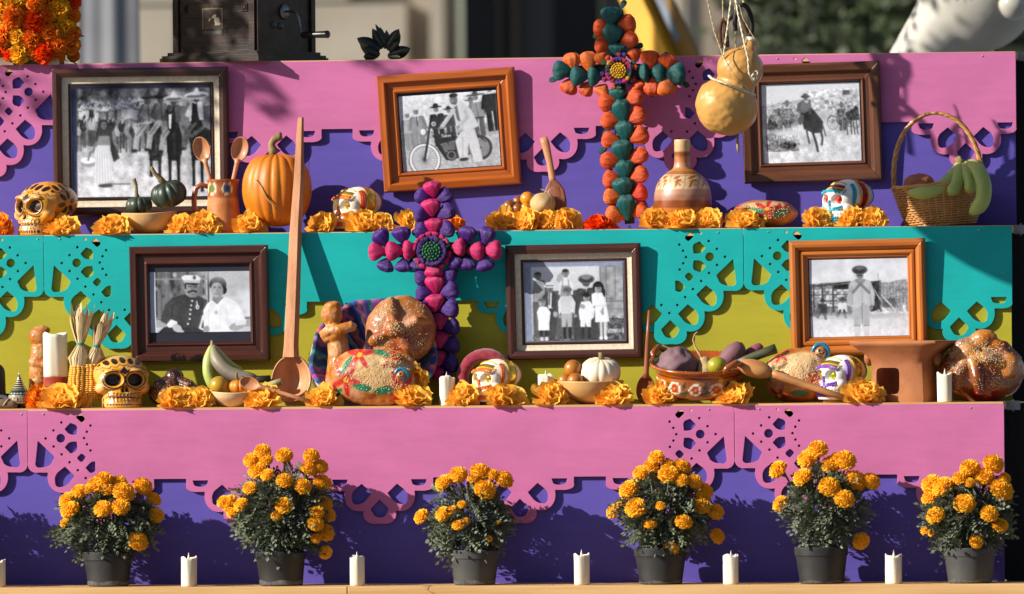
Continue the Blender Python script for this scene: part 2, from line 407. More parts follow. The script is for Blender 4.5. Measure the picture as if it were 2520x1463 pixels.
def panel_mesh(name, m, width_z, seamL, seamR, centres, x_off=0):
    """an outline with scallops and its cut-outs, as one sawn sheet; z units, origin top left"""
    out = [(0, 0, 0)]
    holes = []
    bottoms = []
    if seamL: bottoms.append((540, 'L'))
    bottoms += [(c, None) for c in centres]
    if seamR: bottoms.append((width_z - 540, 'R'))
    bl = lambda o: [(o - 120, 838, 105), (o + 120, 838, 105)]
    for i, (o, t) in enumerate(bottoms):
        if t == 'L': out += loops_end(0, 1)
        else: out += [] if (i == 0 and False) else list(reversed(half_inner(o, -1)))
        out += bl(o)
        if t == 'R': out += list(reversed(loops_end(width_z, -1)))
        else: out += half_inner(o, 1)
        holes += mid_holes(o, seam_left=False, seam_right=False) if t is None else ([rp(zz(BOT, o)), side_hole(o, -1 if t == 'L' else 1), rp(zz(MOON, o, -1 if t == 'L' else 1))])
    if seamL: holes += end_holes(0, 1)
    if seamR: holes += end_holes(width_z, -1)
    out += [(width_z, 505, 0)] if not seamR else []
    if not seamL: out.insert(1, (0, 505, 0))
    out += [(width_z, 0, 0)]
    cl = []
    for p in out:
        p = (min(max(p[0], 0), width_z), p[1], p[2])
        if not cl or (abs(cl[-1][0] - p[0]) + abs(cl[-1][1] - p[1])) > 1: cl.append(p)
    outline = rp([(x * ZF, -y * ZF, r * ZF) for x, y, r in cl], 10)
    cu = bpy.data.curves.new(name, 'CURVE'); cu.dimensions = '2D'; cu.fill_mode = 'BOTH'
    cu.extrude = 3.4 * K; cu.bevel_depth = .6 * K; cu.bevel_resolution = 1; cu.offset = -.6 * K
    for poly in [outline] + holes:
        sp = cu.splines.new('POLY'); sp.points.add(len(poly) - 1); sp.use_cyclic_u = True
        for q, (x, y) in zip(sp.points, poly): q.co = (x * K, y * K, 0, 1)
    o = bpy.data.objects.new('tmp', cu); COL.objects.link(o)
    dg = bpy.context.evaluated_depsgraph_get(); dg.update()
    me = bpy.data.meshes.new_from_object(o.evaluated_get(dg)); bpy.data.objects.remove(o)
    me.transform(Matrix.Rotation(pi / 2, 4, 'X')); me.materials.clear(); me.materials.append(m); me.name = name
    return me
def tier(shelf, label, seams, right, m, mback, gap_top, m_seam, rowpy):
    Y = YF[shelf]; z = SZ[shelf]
    t = bpy.data.objects.new('altar_tier', None); COL.objects.link(t); x0 = W(1260, rowpy, Y).x
    t.location = (x0, Y, z); tag(t, label, 'altar step', 'steps of the painted altar')
    X = lambda px: (W(px, rowpy, Y).x - x0)
    s0, s1 = seams; wz = (X(s1) - X(s0)) / (ZF * K); lip = gap_top * K
    per = (wz - 1080) / 4
    me = panel_mesh('cutout_board', m, wz - 4, True, True, [540 + per, 540 + 2 * per, 540 + 3 * per])
    a = link(me, 'cutout_board', t, (X(s0) + .0005, .0045, -lip))
    wl = 1500
    me = panel_mesh('cutout_board', m, wl, False, True, [])
    link(me, 'cutout_board', t, (X(s0) - .0006 - wl * ZF * K, .0043, -lip + .001))
    wr = (X(right) - X(s1)) / (ZF * K)
    me = panel_mesh('cutout_board', m, wr, True, False, [540 + per])
    link(me, 'cutout_board', t, (X(s1) + .0005, .0043, -lip + .0008))
    # screws
    sm = MB().lathe([(0, .5), (2.0, .5), (2.6, 0), (2.6, -1)], 10).xf(Matrix.Rotation(pi / 2, 4, 'X')).mesh('screw', M_steel)
    for px in (s0 - 14, s0 + 40, s1 - 62, s1 + 62, right - 80): link(sm, 'screw', t, (X(px), -.0002, -lip - 9 * K))
    # shelf plank
    xl, xr = X(-420), X(right - 1.5)
    b = MB(); cut = X(m_seam) / K; L_, R_ = xl / K, xr / K
    for q0, q1 in ((L_, cut - .6), (cut + .6, R_)):
        p = MB().box((q0 + q1) / 2, 108, -9, q1 - q0, 214, 18).build('shelf_plank', M_plank, t, smooth=False)
    # back boards
    zb = (SZ[{'A': 'B', 'B': 'C', 'C': 'D'}[shelf]] - z) / K
    top = -36; yb = 10.2
    if shelf == 'A':
        cut = X(756) / K
        for q0, q1 in ((L_, cut - .5), (cut + .5, R_ - 1)): MB().box((q0 + q1) / 2, yb + 3, (top + zb) / 2, q1 - q0, 6, top - zb).build('back_board', mback, t, smooth=False)
    else:
        c2 = -152
        for z0, z1 in ((top, c2 + .6), (c2 - .6, zb)): MB().box((L_ + R_ - 1) / 2, yb + 3, (z0 + z1) / 2, R_ - 1 - L_, 6, z0 - z1).build('back_board', mback, t, smooth=False)
    # black sheet standing in for the shaded hollow behind, stage cloth at the open side
    MB().box((L_ + R_) / 2, 120, (zb - 18.5) / 2, R_ - L_, 4, -zb - 18.5).build('hollow_shade_and_cloth', M_dark, t, smooth=False)
    MB().box(R_ + 60, 126, (zb) / 2 - 4, 132, 4, -zb).build('hollow_shade_and_cloth', M_dark, t, smooth=False)
    # bracket that carries the shelf end
    br = MB().box(R_ + 16, 100, -10, 34, 8, 22).box(R_ + 16, 96, -10, 3, 8, 30)
    br.build('shelf_bracket', M_steel, t, smooth=False)
    return t
tier('A', 'top step with pink scalloped boards over a purple back', (150, 1852), 2499, M_pink, M_purp, 2, 900, 145)
tier('B', 'middle step with turquoise scalloped boards over an olive back', (107, 1829.5), 2489, M_teal, M_oliv, 2, 700, 567)
tier('C', 'lowest step with pink scalloped boards over a purple back', (67, 1807), 2470, M_pink, M_purp, 5, 694, 999)
# front timbers
zD = SZ['D']
for x0, x1, lab in ((-420, 854, 'pine timber along the front edge, under two dark flower pots'), (855.5, 2760, 'long pine timber along the front edge, under four dark flower pots')):
    a, b = W(x0, 1443, -.44).x, W(x1, 1443, -.44).x
    o = MB().box(0, 108, -30, (b - a) / K, 216, 60).build('front_timber', M_plank, None, smooth=False, loc=((a + b) / 2, -.44, zD))
    md = o.modifiers.new('bevel', 'BEVEL'); md.width = .002; md.segments = 2
    tag(o, lab, 'timber', 'pine timbers at the front')
GZ = zD - .75
M_ground = mat('plaza_paving', C('#84858a'), C('#6c6d72'), rough=.9, scale=1.5, bump=.3, bscale=20)
g = MB(); g.add([(-300, -300, 0), (300, -300, 0), (300, 300, 0), (-300, 300, 0)], [(0, 1, 2, 3)])
o = g.build('ground', M_ground, None, False, (0, 0, GZ), unit=1); o['kind'] = 'structure'
# dark skirt below the front timber
a, b = W(-420, 1443, -.44).x, W(2760, 1443, -.44).x
o = MB().box(0, 10, -350 * .5, (b - a) / K, 4, 640).build('stage_skirt', M_dark, None, False, ((a + b) / 2, -.4, zD - 60 * K - .15))
o.scale.z = .98; tag(o, 'black cloth skirt hanging below the pine timbers', 'cloth')
# ================================================================== framed photographs
W_dark = wood('walnut_frame', C('#54291b'), C('#22100a'), rough=.3, coat=.35)
W_red = wood('mahogany_frame', C('#51251a'), C('#230e0a'), rough=.28, coat=.4)
W_brown = wood('brown_frame', C('#6a3a20'), C('#2f170b'), rough=.35, coat=.3)
W_orange = wood('orange_frame', C('#b95f1a'), C('#7a350a'), rough=.25, coat=.5)
W_honey = wood('honey_frame', C('#c4732c'), C('#8f4414'), rough=.25, coat=.5)
M_linen = mat('cream_linen', C('#e8dcc4'), C('#d8caac'), rough=.85, scale=90, bump=.5, bscale=900)
M_matte = mat('black_mount', C('#1d2030'), rough=.5, scale=30)
M_print = mat('photo_print', (1, 1, 1), vc=True, rough=.3, scale=3, coat=.12, coat_r=.12, spec=.35)
def tone(cv): # slightly cool silver print
    return cv.a * np.array([.93, .96, 1.03]) * .86
def frame(label, tl, tr, bl, Y, prof, wm, mount, printwin, cv, liner=None, tiltx=R(2.0), opening=None, mountcol=None, group='framed old photographs on the boards'):
    """prof: list of (inset, proud) breakpoints of the moulding across one rail, in units"""
    A, B_, D_ = W(*tl, Y), W(*tr, Y), W(*bl, Y)
    ex = (B_ - A); wd = ex.length / K; ang = math.atan2(ex.z, ex.x); ht = (D_ - A).length / K
    ctr = (B_ + D_) / 2
    t = bpy.data.objects.new('picture_frame', None); COL.objects.link(t); t.location = ctr
    t.rotation_euler = Euler((-tiltx * 0, -ang, 0)); tag(t, label, 'picture frame', group)
    q = t.matrix_basis.copy(); t.rotation_euler = (Matrix.Rotation(-ang, 3, 'Y') @ Matrix.Rotation(tiltx, 3, 'X')).to_euler()
    def rails(name, ins0, pr, m):
        for k in range(4):
            L_ = (wd if k % 2 == 0 else ht) / 2 - ins0; H_ = (ht if k % 2 == 0 else wd) / 2 - ins0
            mb = MB(); v = []; n = len(pr)
            for sgn in (-1, 1):
                for (i_, p_) in pr: v.append((sgn * (L_ - i_ ), -p_, H_ - i_))
            f = [(j, j + n, j + 1 + n, j + 1) for j in range(n - 1)]
            f += [tuple(range(n)), tuple(range(2 * n - 1, n - 1, -1)), (0, n - 1, 2 * n - 1, n)]
            # subdivide lengthwise a little so the grain and bevel read
            mb.add(v, f)
            o = mb.build(name, m, t, smooth=False)
            o.rotation_euler = (0, [0, pi / 2, pi, -pi / 2][k], 0)
            md = o.modifiers.new('b', 'BEVEL'); md.width = .0011; md.segments = 2; md.limit_method = 'ANGLE'; md.angle_limit = R(25)
    rails('rail', 0, prof, wm)
    ins = prof[-1][0]
    if liner:
        lw, lm, inner, im = liner
        rails('liner', ins + .15, [(0, 0), (0, prof[-1][1] + 2.5), (lw * .5, prof[-1][1] + 1), (lw, prof[-1][1] + .5), (lw, 0)], lm)
        rails('inner_rail', ins + lw + .3, [(0, 0), (0, prof[-1][1] + 1.5), (inner * .35, prof[-1][1] + 3), (inner * .7, prof[-1][1] + .5), (inner, prof[-1][1] - 3), (inner, 0)], im)
        ins += lw + inner
    mb = MB().box(0, -1, 0, wd - 2 * ins + 6, 1.5, ht - 2 * ins + 6)
    mb.build('mount', mountcol or M_matte, t, smooth=False)
    # print: window given as fractions of the opening (x0, x1, y0, y1)
    ow, oh = wd - 2 * ins, ht - 2 * ins
    x0, x1, y0, y1 = printwin
    pw, ph = (x1 - x0) * ow, (y1 - y0) * oh
    nx = 210; ny = int(nx * ph / pw)
    xs = np.linspace(cv.x0, cv.x1, nx + 1); ys = np.linspace(cv.y0, cv.y1, ny + 1); X, Yy = np.meshgrid(xs, ys)

    cv.soften(len(label))
    a = cv.get(X.ravel(), Yy.ravel()) * np.array([.95, .97, 1.02]); a = np.clip(np.clip(a, 0, 1) ** .80 * 1.06 - .02, 0, 1)
    a = np.where(a <= .04045, a / 12.92, ((a + .055) / 1.055) ** 2.4) * 1.0 + .008
    me = grid_mesh('print', pw * K, ph * K, nx, ny, M_print, a, bow=.0006)
    me.polygons.foreach_set('use_smooth', [True] * len(me.polygons))
    link(me, 'print', t, (((x0 + x1) / 2 - .5) * ow * K, -2.6 * K, (.5 - (y0 + y1) / 2) * oh * K))
    return t

# -- painters for the six prints (coordinates are those of an enlarged view of each)
rnd = random.Random(5)
def person(cv, x, y, s, hat=.3, face=.45, body=.4, legs=.4, hatw=1.6, hatk='round', arm=True):
    """a small standing figure: head centre x, y; s = head height"""
    cv.poly([(x - s * .9, y + s * .75), (x + s * .9, y + s * .75), (x + s * 1.05, y + s * 3.2), (x - s * 1.05, y + s * 3.2)], body)
    if arm:
        cv.line([(x - s * .85, y + s * 1), (x - s * 1.2, y + s * 2.6)], s * .5, body * .85); cv.line([(x + s * .85, y + s * 1), (x + s * 1.2, y + s * 2.6)], s * .5, body * .8)
    cv.rect(x - s * .85, y + s * 3.1, x - s * .08, y + s * 6, legs); cv.rect(x + s * .08, y + s * 3.1, x + s * .85, y + s * 6, legs * .9)
    cv.ell(x, y, s * .42, s * .52, face); cv.ell(x + s * .12, y + s * .1, s * .2, s * .35, face * .75)
    if hat is not None:
        cv.ell(x, y - s * .38, s * hatw * .5 + s * .3, s * .16, hat); cv.ell(x, y - s * .62, s * .42, s * .35, hat * 1.05)
def photo_riders():
    c = Cv((447, 537, 1298, 1220), 420); c.grad(537, .34, 660, .55); c.noise(1, 40, .22, (447, 537, 1298, 660)); c.noise(2, 10, .10, (447, 537, 1298, 680))
    c.grad(660, .35, 900, .5); c.grad(900, .62, 1220, .82); c.noise(3, 30, .12, (447, 880, 1298, 1220)); c.noise(4, 8, .08, (447, 860, 1298, 1220))
    r = random.Random(3)
    for k in range(46):                                            # the far ranks
        x = 480 + (k % 23) * 19 + r.uniform(-7, 7); y = 640 + r.uniform(-8, 10) - (k % 23 > 12) * 12 + (k // 23) * 34
        c.poly([(x - 13, y + 12), (x + 13, y + 12), (x + 16, y + 75), (x - 16, y + 75)], r.choice([.25, .45, .75, .85]))
        c.ell(x, y + 6, 8, 9, .3); c.ell(x, y, 24, 7, r.choice([.85, .8, .5])); c.poly([(x - 9, y), (x + 9, y), (x + 2, y - 20), (x - 3, y - 20)], r.choice([.9, .8, .6]))
    for k in range(14):                                            # their horses
        x = 490 + k * 30 + r.uniform(-8, 8); y = 790 + r.uniform(-25, 25)
        c.ell(x, y, 24, 38, r.choice([.2, .35, .5, .65])); c.ell(x + 4, y - 40, 9, 26, r.choice([.15, .3, .5]), 15); c.ell(x + 6, y - 30, 3, 14, .8, 12)
        for d in (-12, -4, 8, 16): c.line([(x + d, y + 40), (x + d + r.uniform(-5, 5), y + 135)], 7, r.choice([.2, .3, .45]))
    c.noise(6, 6, .10, (470, 640, 900, 930))
    def rider(x, y, hw, hat, body, leg, ch=45):
        c.poly([(x - 38, y + 40), (x + 36, y + 40), (x + 44, y + 150), (x - 44, y + 160)], body)
        c.line([(x - 30, y + 50), (x - 58, y + 120), (x - 10, y + 150)], 20, body * .8); c.line([(x + 2, y + 45), (x + 8, y + 150)], 5, .12)
        c.line([(x - 10, y + 160), (x - 65, y + 235), (x - 78, y + 320)], 34, leg); c.line([(x - 20, y + 170), (x - 70, y + 235)], 7, leg * .55); c.ell(x - 85, y + 330, 20, 10, .15)
        c.ell(x, y + 22, 19, 22, .25); c.ell(x, y, hw, hw * .3, hat, -4); c.ell(x, y + 5, hw * .85, hw * .15, hat * .45, -4)
        c.poly([(x - 25, y - 2), (x + 25, y - 2), (x + 9, y - 48), (x - 4, y - ch - 4)], hat * 1.08)
    for x0, bx in ((960, .16), (1075, .12), (1220, .1)):
        c.poly([(x0 - 26, 750), (x0 + 22, 742), (x0 + 50, 850), (x0 + 46, 960), (x0 + 20, 1000), (x0 - 22, 1000), (x0 - 44, 950), (x0 - 46, 850)], bx); c.poly([(x0 - 10, 780), (x0 + 6, 776), (x0 + 10, 960), (x0 - 6, 960)], bx + .08)
        c.poly([(x0 - 15, 690), (x0 + 14, 688), (x0 + 13, 790), (x0 + 2, 826), (x0 - 9, 815)], bx + .05); c.ell(x0 - 12, 682, 5, 14, bx, 12); c.ell(x0 + 11, 680, 5, 14, bx, -12); c.line([(x0 - 14, 760), (x0 + 14, 757)], 4, .6)
        for d, e in ((-27, 1090 if x0 < 1000 else 1150), (25, 1125 if x0 < 1000 else 1185)): c.poly([(x0 + d - 15, 940), (x0 + d + 15, 940), (x0 + d + 9, (950 + e) / 2), (x0 + d + 9, e), (x0 + d - 9, e), (x0 + d - 9, (950 + e) / 2)], bx * .95); c.ell(x0 + d, e + 2, 12, 7, .1)
    rider(915, 605, 42, .22, .5, .62); rider(995, 600, 50, .2, .35, .58); rider(1075, 612, 62, .72, .3, .55); rider(1215, 596, 76, .84, .88, .32)
    c.poly([(1030, 700), (1072, 690), (1090, 770), (1060, 830), (1036, 800)], .12); c.poly([(1044, 715), (1062, 710), (1056, 800), (1044, 800)], .9)   # horse head with a white blaze
    c.ell(1075, 690, 7, 18, .12, -15); c.ell(1035, 694, 7, 18, .12, 15)
    c.poly([(1190, 640), (1215, 650), (1235, 760), (1180, 770)], .14); c.ell(1240, 860, 75, 70, .14); c.line([(1130, 790), (1180, 850), (1250, 800)], 22, .3); c.line([(840, 770), (935, 760)], 8, .8)
    c.noise(8, 7, .07, (850, 640, 1298, 1080))
    c.poly([(590, 890), (680, 890), (694, 1120), (640, 1138), (585, 1118)], .84)                      # the woman in the long pale skirt
    for k in range(6): c.line([(602 + k * 14, 905), (596 + k * 18, 1125)], 4, .6 + .04 * (k % 2))
    c.poly([(600, 815), (672, 810), (690, 900), (586, 900)], .5); c.poly([(586, 905), (594, 820), (612, 768), (672, 762), (694, 820), (702, 900), (688, 905), (676, 842), (612, 842), (600, 905)], .24); c.poly([(684, 870), (712, 900), (740, 980), (702, 1006), (684, 930)], .2); c.line([(598, 880), (575, 940)], 14, .4)
    c.ell(643, 772, 30, 36, .2); c.ell(644, 777, 19, 24, .42); c.line([(634, 772), (654, 772)], 3, .15); c.line([(638, 788), (650, 788)], 3, .2)
    c.ell(545, 1010, 43, 24, .55); c.ell(545, 992, 43, 20, .92); c.line([(560, 940), (545, 990)], 12, .4); c.ell(650, 1150, 45, 12, .25)
    c.line([(650, 1140), (800, 1140)], 9, .35)
    c.rect(447, 537, 478, 1220, (.16, .18, .26)); c.poly([(478, 537), (490, 537), (478, 900)], .3); c.rect(447, 537, 1298, 550, (.2, .22, .3))
    c.a = np.clip((c.a - .5) * 1.18 + .47, 0, 1)
    return c
def photo_motorcycle():
    c = Cv((917, 565, 1530, 1050), 420, rot=-3.8); c.grad(400, .86, 800, .84); c.grad(800, .72, 1200, .55); c.rect(880, 790, 1560, 870, .6); c.noise(11, 12, .1)
    for x, y, s, h, b, l, hw in ((972, 672, 38, .8, .62, .5, 1.4), (1030, 655, 42, .82, .52, .48, 1.8), (1157, 658, 40, .08, .13, .12, 1.3), (1234, 678, 32, .12, .2, .2, 1.5), (1380, 640, 34, .3, .4, .3, 1.8), (1412, 615, 42, .22, .52, .3, 2.2), (1505, 570, 46, None, .12, .1, 1)):
        person(c, x, y, s, h, .48, b, l, hw)
    c.poly([(1020, 680), (1040, 680), (1034, 730), (1026, 730)], .85); c.line([(1029, 690), (1029, 750)], 7, .15); c.poly([(1150, 680), (1166, 680), (1158, 705)], .9)
    c.line([(1410, 660), (1418, 770)], 5, .3); c.line([(1385, 748), (1450, 748)], 9, .15)
    # motorcycle
    c.ell(1400, 940, 74, 78, .45); c.ring(1400, 940, 68, 72, 16, .16); c.ring(1400, 940, 54, 58, 4, .5)
    c.ell(1045, 972, 96, 104, .88); c.ell(1045, 972, 82, 90, .45); c.ell(1045, 972, 76, 84, .72); c.ring(1045, 972, 98, 106, 5, .15)
    for k in range(14): a = k * pi / 14; c.line([(1045 - 76 * cos(a), 972 - 84 * sin(a)), (1045 + 76 * cos(a), 972 + 84 * sin(a))], 2.5, .3)
    c.ell(1045, 972, 9, 10, .15)
    c.line([(1045, 970), (1075, 870), (1100, 770)], 14, .12); c.line([(1060, 965), (1098, 850)], 6, .8); c.poly([(1110, 822), (1262, 815), (1262, 858), (1130, 860)], .14)
    c.line([(1128, 860), (1180, 985), (1290, 985)], 12, .1); c.line([(1262, 855), (1400, 940)], 13, .12); c.line([(1290, 985), (1400, 940)], 12, .14)
    c.poly([(1120, 860), (1270, 850), (1290, 985), (1180, 995), (1140, 920)], .12)
    for k in range(7): c.line([(1158 + k * 4, 888 + k * 10), (1198 + k * 3, 882 + k * 10)], 3, .8)
    for k in range(6): c.line([(1208, 880 + k * 10), (1244, 876 + k * 10)], 3, .75)
    c.ell(1215, 965, 36, 36, .14); c.ring(1215, 965, 24, 24, 5, .55); c.ell(1062, 792, 22, 26, .35); c.ell(1058, 792, 17, 21, .88); c.ell(1130, 750, 15, 15, .8); c.ell(1130, 750, 9, 9, .4)
    c.line([(1085, 770), (1150, 782), (1260, 776)], 7, .25); c.line([(1290, 845), (1380, 850), (1440, 905)], 8, .15); c.ell(1310, 835, 40, 12, .12)
    # the rider
    c.poly([(1250, 880), (1290, 825), (1380, 815), (1392, 880), (1408, 1030), (1352, 1030), (1330, 905), (1316, 995), (1262, 990)], .76); c.line([(1330, 905), (1340, 1020)], 6, .5); c.line([(1300, 860), (1285, 980)], 5, .6)
    c.ell(1290, 1002, 30, 11, .15)
    c.poly([(1258, 655), (1330, 632), (1375, 690), (1412, 800), (1330, 830), (1268, 765)], .78); c.poly([(1270, 662), (1292, 650), (1300, 760), (1280, 745)], .35); c.line([(1330, 665), (1345, 740), (1290, 790)], 34, .74); c.line([(1335, 690), (1345, 740), (1300, 780)], 4, .5)
    c.line([(1265, 680), (1180, 775)], 26, .72); c.ell(1172, 780, 11, 9, .55); c.ell(1280, 790, 12, 11, .5)
    c.ell(1275, 612, 26, 36, .5); c.ell(1277, 585, 27, 15, .1); c.ell(1285, 622, 12, 24, .38); c.line([(1260, 632), (1284, 636)], 5, .12); c.line([(1262, 608), (1270, 608)], 4, .15); c.line([(1282, 608), (1290, 610)], 4, .15)
    # the maker's lettering on the tank, a few fine strokes
    x = 1172; y = 835
    for st in ([(x, y + 9), (x + 4, y - 8)], [(x - 4, y - 8), (x + 9, y - 9)], [(x + 9, y + 8), (x + 10, y), (x + 14, y), (x + 14, y + 8)], [(x + 25, y + 8), (x + 19, y + 6), (x + 20, y), (x + 25, y + 1), (x + 27, y - 9), (x + 26, y + 8)], [(x + 32, y), (x + 32, y + 8)], [(x + 44, y + 1), (x + 38, y + 1), (x + 38, y + 7), (x + 44, y + 7), (x + 44, y)], [(x + 49, y + 8), (x + 49, y), (x + 54, y), (x + 54, y + 8)]):
        c.line(st, 3, .92)
    c.ell(32 * 31, 820, 1, 1, .8); c.noise(12, 4, .05)
    return c
def photo_horseman():
    c = Cv((8, 515, 630, 1010), 400, rot=-1.7); c.grad(400, .78, 640, .88); c.poly([(0, 650), (120, 625), (300, 610), (450, 600), (640, 560), (640, 720), (0, 720)], .7); c.noise(21, 14, .22, (300, 560, 640, 690)); c.noise(22, 6, .16, (0, 610, 640, 700))
    c.grad(700, .68, 1080, .82, None); c.noise(23, 30, .12, (0, 700, 640, 1030)); c.noise(24, 6, .1, (0, 740, 640, 1030))
    c.rect(530, 570, 575, 600, .3)
    r = random.Random(8)
    for x, y, b in ((95, 740, .3), (140, 730, .2), (200, 745, .4), (90, 770, .25)):
        c.ell(x, y, 42, 40, b); c.ell(x - 30, y - 22, 12, 26, b, 35)
        for d in (-22, -8, 12, 26): c.line([(x + d, y + 25), (x + d, y + 80)], 7, b)
    for x, y, b in ((115, 680, .3), (95, 690, .5), (172, 640, .45), (70, 720, .2)): person(c, x, y, 24 if x != 172 else 30, .35, .4, b, .3, 1.6)
    c.noise(25, 8, .22, (30, 640, 240, 830)); c.ell(140, 820, 110, 25, .78, soft=24)
    c.ring(455, 770, 34, 44, 7, .35)
    for k in range(6): a = k * pi / 6; c.line([(455 - 32 * cos(a), 770 - 42 * sin(a)), (455 + 32 * cos(a), 770 + 42 * sin(a))], 3, .45)
    c.ring(600, 780, 26, 34, 6, .35); person(c, 517, 668, 26, .3, .4, .35, .3, 1.7); person(c, 560, 672, 22, .7, .4, .6, .4, 1.5)
    c.poly([(535, 715), (590, 690), (620, 680), (630, 760), (560, 770)], .18); c.ell(602, 700, 14, 30, .18, 20)
    for d in (540, 566, 585, 604): c.line([(d, 755), (d + 6, 850)], 8, .22)
    c.noise(26, 8, .2, (430, 640, 630, 800))
    c.ell(60, 840, 34, 28, .45); c.poly([(20, 880), (130, 850), (240, 890), (230, 935), (30, 930)], .42); c.ell(165, 898, 52, 24, .18); c.noise(27, 7, .25, (10, 830, 240, 940))
    c.ell(320, 800, 110, 35, .85, soft=30)
    c.poly([(250, 690), (300, 640), (345, 690), (395, 760), (385, 830), (330, 830), (270, 800)], .14); c.ell(300, 690, 24, 60, .1); c.ell(308, 655, 17, 30, .12); c.ell(296, 628, 5, 12, .1); c.ell(318, 628, 5, 12, .1); c.ell(315, 690, 7, 18, .3)
    c.line([(322, 815), (342, 890), (350, 945)], 15, .16); c.line([(372, 800), (384, 860), (378, 905)], 14, .2); c.line([(285, 800), (298, 890)], 12, .22); c.line([(390, 780), (405, 850)], 9, .25)
    c.poly([(238, 640), (275, 615), (315, 620), (325, 660), (300, 690), (240, 700)], .36); c.line([(250, 640), (238, 680), (280, 690)], 18, .32); c.ell(255, 740, 18, 34, .3, 15); c.ell(250, 830, 16, 12, .75)
    c.ell(293, 603, 13, 16, .42); c.ell(292, 595, 29, 10, .2); c.ell(292, 586, 16, 11, .3); c.line([(286, 610), (300, 610)], 4, .15); c.poly([(280, 622), (312, 622), (300, 640)], .8)
    return c
def photo_couple():
    c = Cv((1097, 345, 1815, 817), 420); c.grad(300, .35, 720, .4); c.rect(1500, 300, 1820, 900, .76); c.grad(300, .72, 817, .84, (1500, 1820)); c.noise(31, 60, .1, (1500, 300, 1820, 720))
    for k in range(10): c.rect(1136 + k * 38, 345, 1148 + k * 38, 700, .18 + .12 * (k % 3))
    for k in range(30): c.ell(1140 + rnd.random() * 370, 350 + rnd.random() * 300, 8 + rnd.random() * 12, 10 + rnd.random() * 16, rnd.choice([.15, .55, .7]), soft=10)
    c.rect(1130, 395, 1520, 408, .5); c.rect(1512, 345, 1524, 817, .2); c.rect(1097, 700, 1815, 790, .58); c.rect(1097, 708, 1815, 716, .3); c.rect(1097, 778, 1815, 817, .74)
    c.rect(1097, 345, 1132, 817, (.62, .66, .75)); c.rect(1128, 345, 1136, 817, .85)
    # officer
    c.poly([(1255, 548), (1345, 520), (1425, 522), (1510, 570), (1505, 690), (1478, 817), (1262, 817), (1250, 700)], .17)
    c.poly([(1255, 548), (1205, 600), (1168, 725), (1225, 765), (1262, 735), (1300, 640)], .2); c.line([(1262, 600), (1250, 720)], 5, .09); c.line([(1470, 580), (1480, 700)], 6, .1)
    c.poly([(1150, 817), (1190, 778), (1270, 760), (1400, 790), (1480, 780), (1480, 817)], .12)
    c.poly([(1212, 755), (1245, 715), (1290, 735), (1285, 775), (1225, 780)], .88); c.ell(1288, 785, 36, 28, .68, 35); c.line([(1290, 790), (1325, 815)], 26, .66)
    c.poly([(1338, 505), (1430, 510), (1426, 560), (1342, 545)], .12); c.line([(1342, 516), (1424, 546)], 5, .6)
    c.ell(1396, 478, 54, 68, .55); c.ell(1420, 490, 30, 55, .42); c.ell(1345, 470, 10, 18, .5); c.ell(1398, 522, 30, 20, .48)
    c.poly([(1366, 500), (1408, 488), (1440, 500), (1434, 512), (1408, 500), (1372, 513)], .07); c.line([(1376, 462), (1394, 460)], 8, .12); c.line([(1416, 462), (1434, 464)], 8, .12); c.poly([(1404, 462), (1416, 488), (1400, 490)], .4); c.line([(1394, 522), (1420, 524)], 4, .2); c.rect(1346, 440, 1360, 480, .12)
    c.poly([(1325, 388), (1348, 372), (1440, 374), (1468, 398), (1452, 440), (1346, 430), (1336, 410)], .9); c.poly([(1338, 412), (1460, 414), (1452, 436), (1344, 432)], .72); c.poly([(1346, 432), (1452, 436), (1440, 452), (1370, 446)], .05); c.ell(1420, 392, 12, 16, .2)
    for x, y in ((1400, 574), (1392, 608), (1387, 642), (1383, 676), (1379, 714), (1366, 752)): c.ell(x, y, 7, 7, .92)
    c.line([(1432, 578), (1436, 605)], 9, .75); c.ell(1437, 622, 13, 18, .85); c.ell(1437, 622, 5, 7, .3)
    # woman
    c.ell(1588, 448, 62, 60, .05); c.ell(1630, 490, 22, 34, .06); c.poly([(1550, 540), (1612, 535), (1622, 590), (1550, 590)], .5)
    c.poly([(1540, 568), (1578, 590), (1628, 542), (1715, 582), (1760, 650), (1788, 755), (1700, 790), (1690, 817), (1480, 817), (1478, 650), (1505, 600)], .9); c.noise(33, 40, .06, (1480, 540, 1790, 817))
    c.poly([(1555, 575), (1580, 600), (1626, 548), (1612, 545), (1580, 582)], .55)
    for p in (((1520, 640), (1512, 780)), ((1640, 620), (1660, 790)), ((1600, 640), (1596, 800))): c.line(list(p), 5, .78)
    c.ell(1572, 668, 14, 18, .75); c.ell(1572, 668, 7, 9, .6)
    c.line([(1478, 690), (1452, 785), (1480, 800)], 16, .82); c.ell(1500, 795, 22, 26, .55); c.ell(1720, 775, 58, 32, .6, -18); c.poly([(1700, 735), (1790, 720), (1784, 765), (1712, 770)], .86)
    c.ell(1580, 490, 45, 58, .64); c.ell(1602, 498, 24, 48, .55); c.poly([(1532, 470), (1548, 430), (1584, 412), (1540, 440)], .06); c.poly([(1580, 410), (1628, 440), (1632, 480), (1612, 445)], .06)
    c.line([(1556, 474), (1572, 473)], 6, .15); c.line([(1592, 473), (1610, 475)], 6, .15); c.line([(1552, 463), (1574, 461)], 4, .3); c.line([(1590, 461), (1612, 463)], 4, .3); c.poly([(1580, 475), (1588, 503), (1572, 503)], .5); c.line([(1564, 521), (1596, 521)], 7, .35); c.line([(1548, 562), (1578, 596), (1624, 548)], 5, .18)
    c.ell(1650, 360, 150, 60, .7, soft=60)
    return c
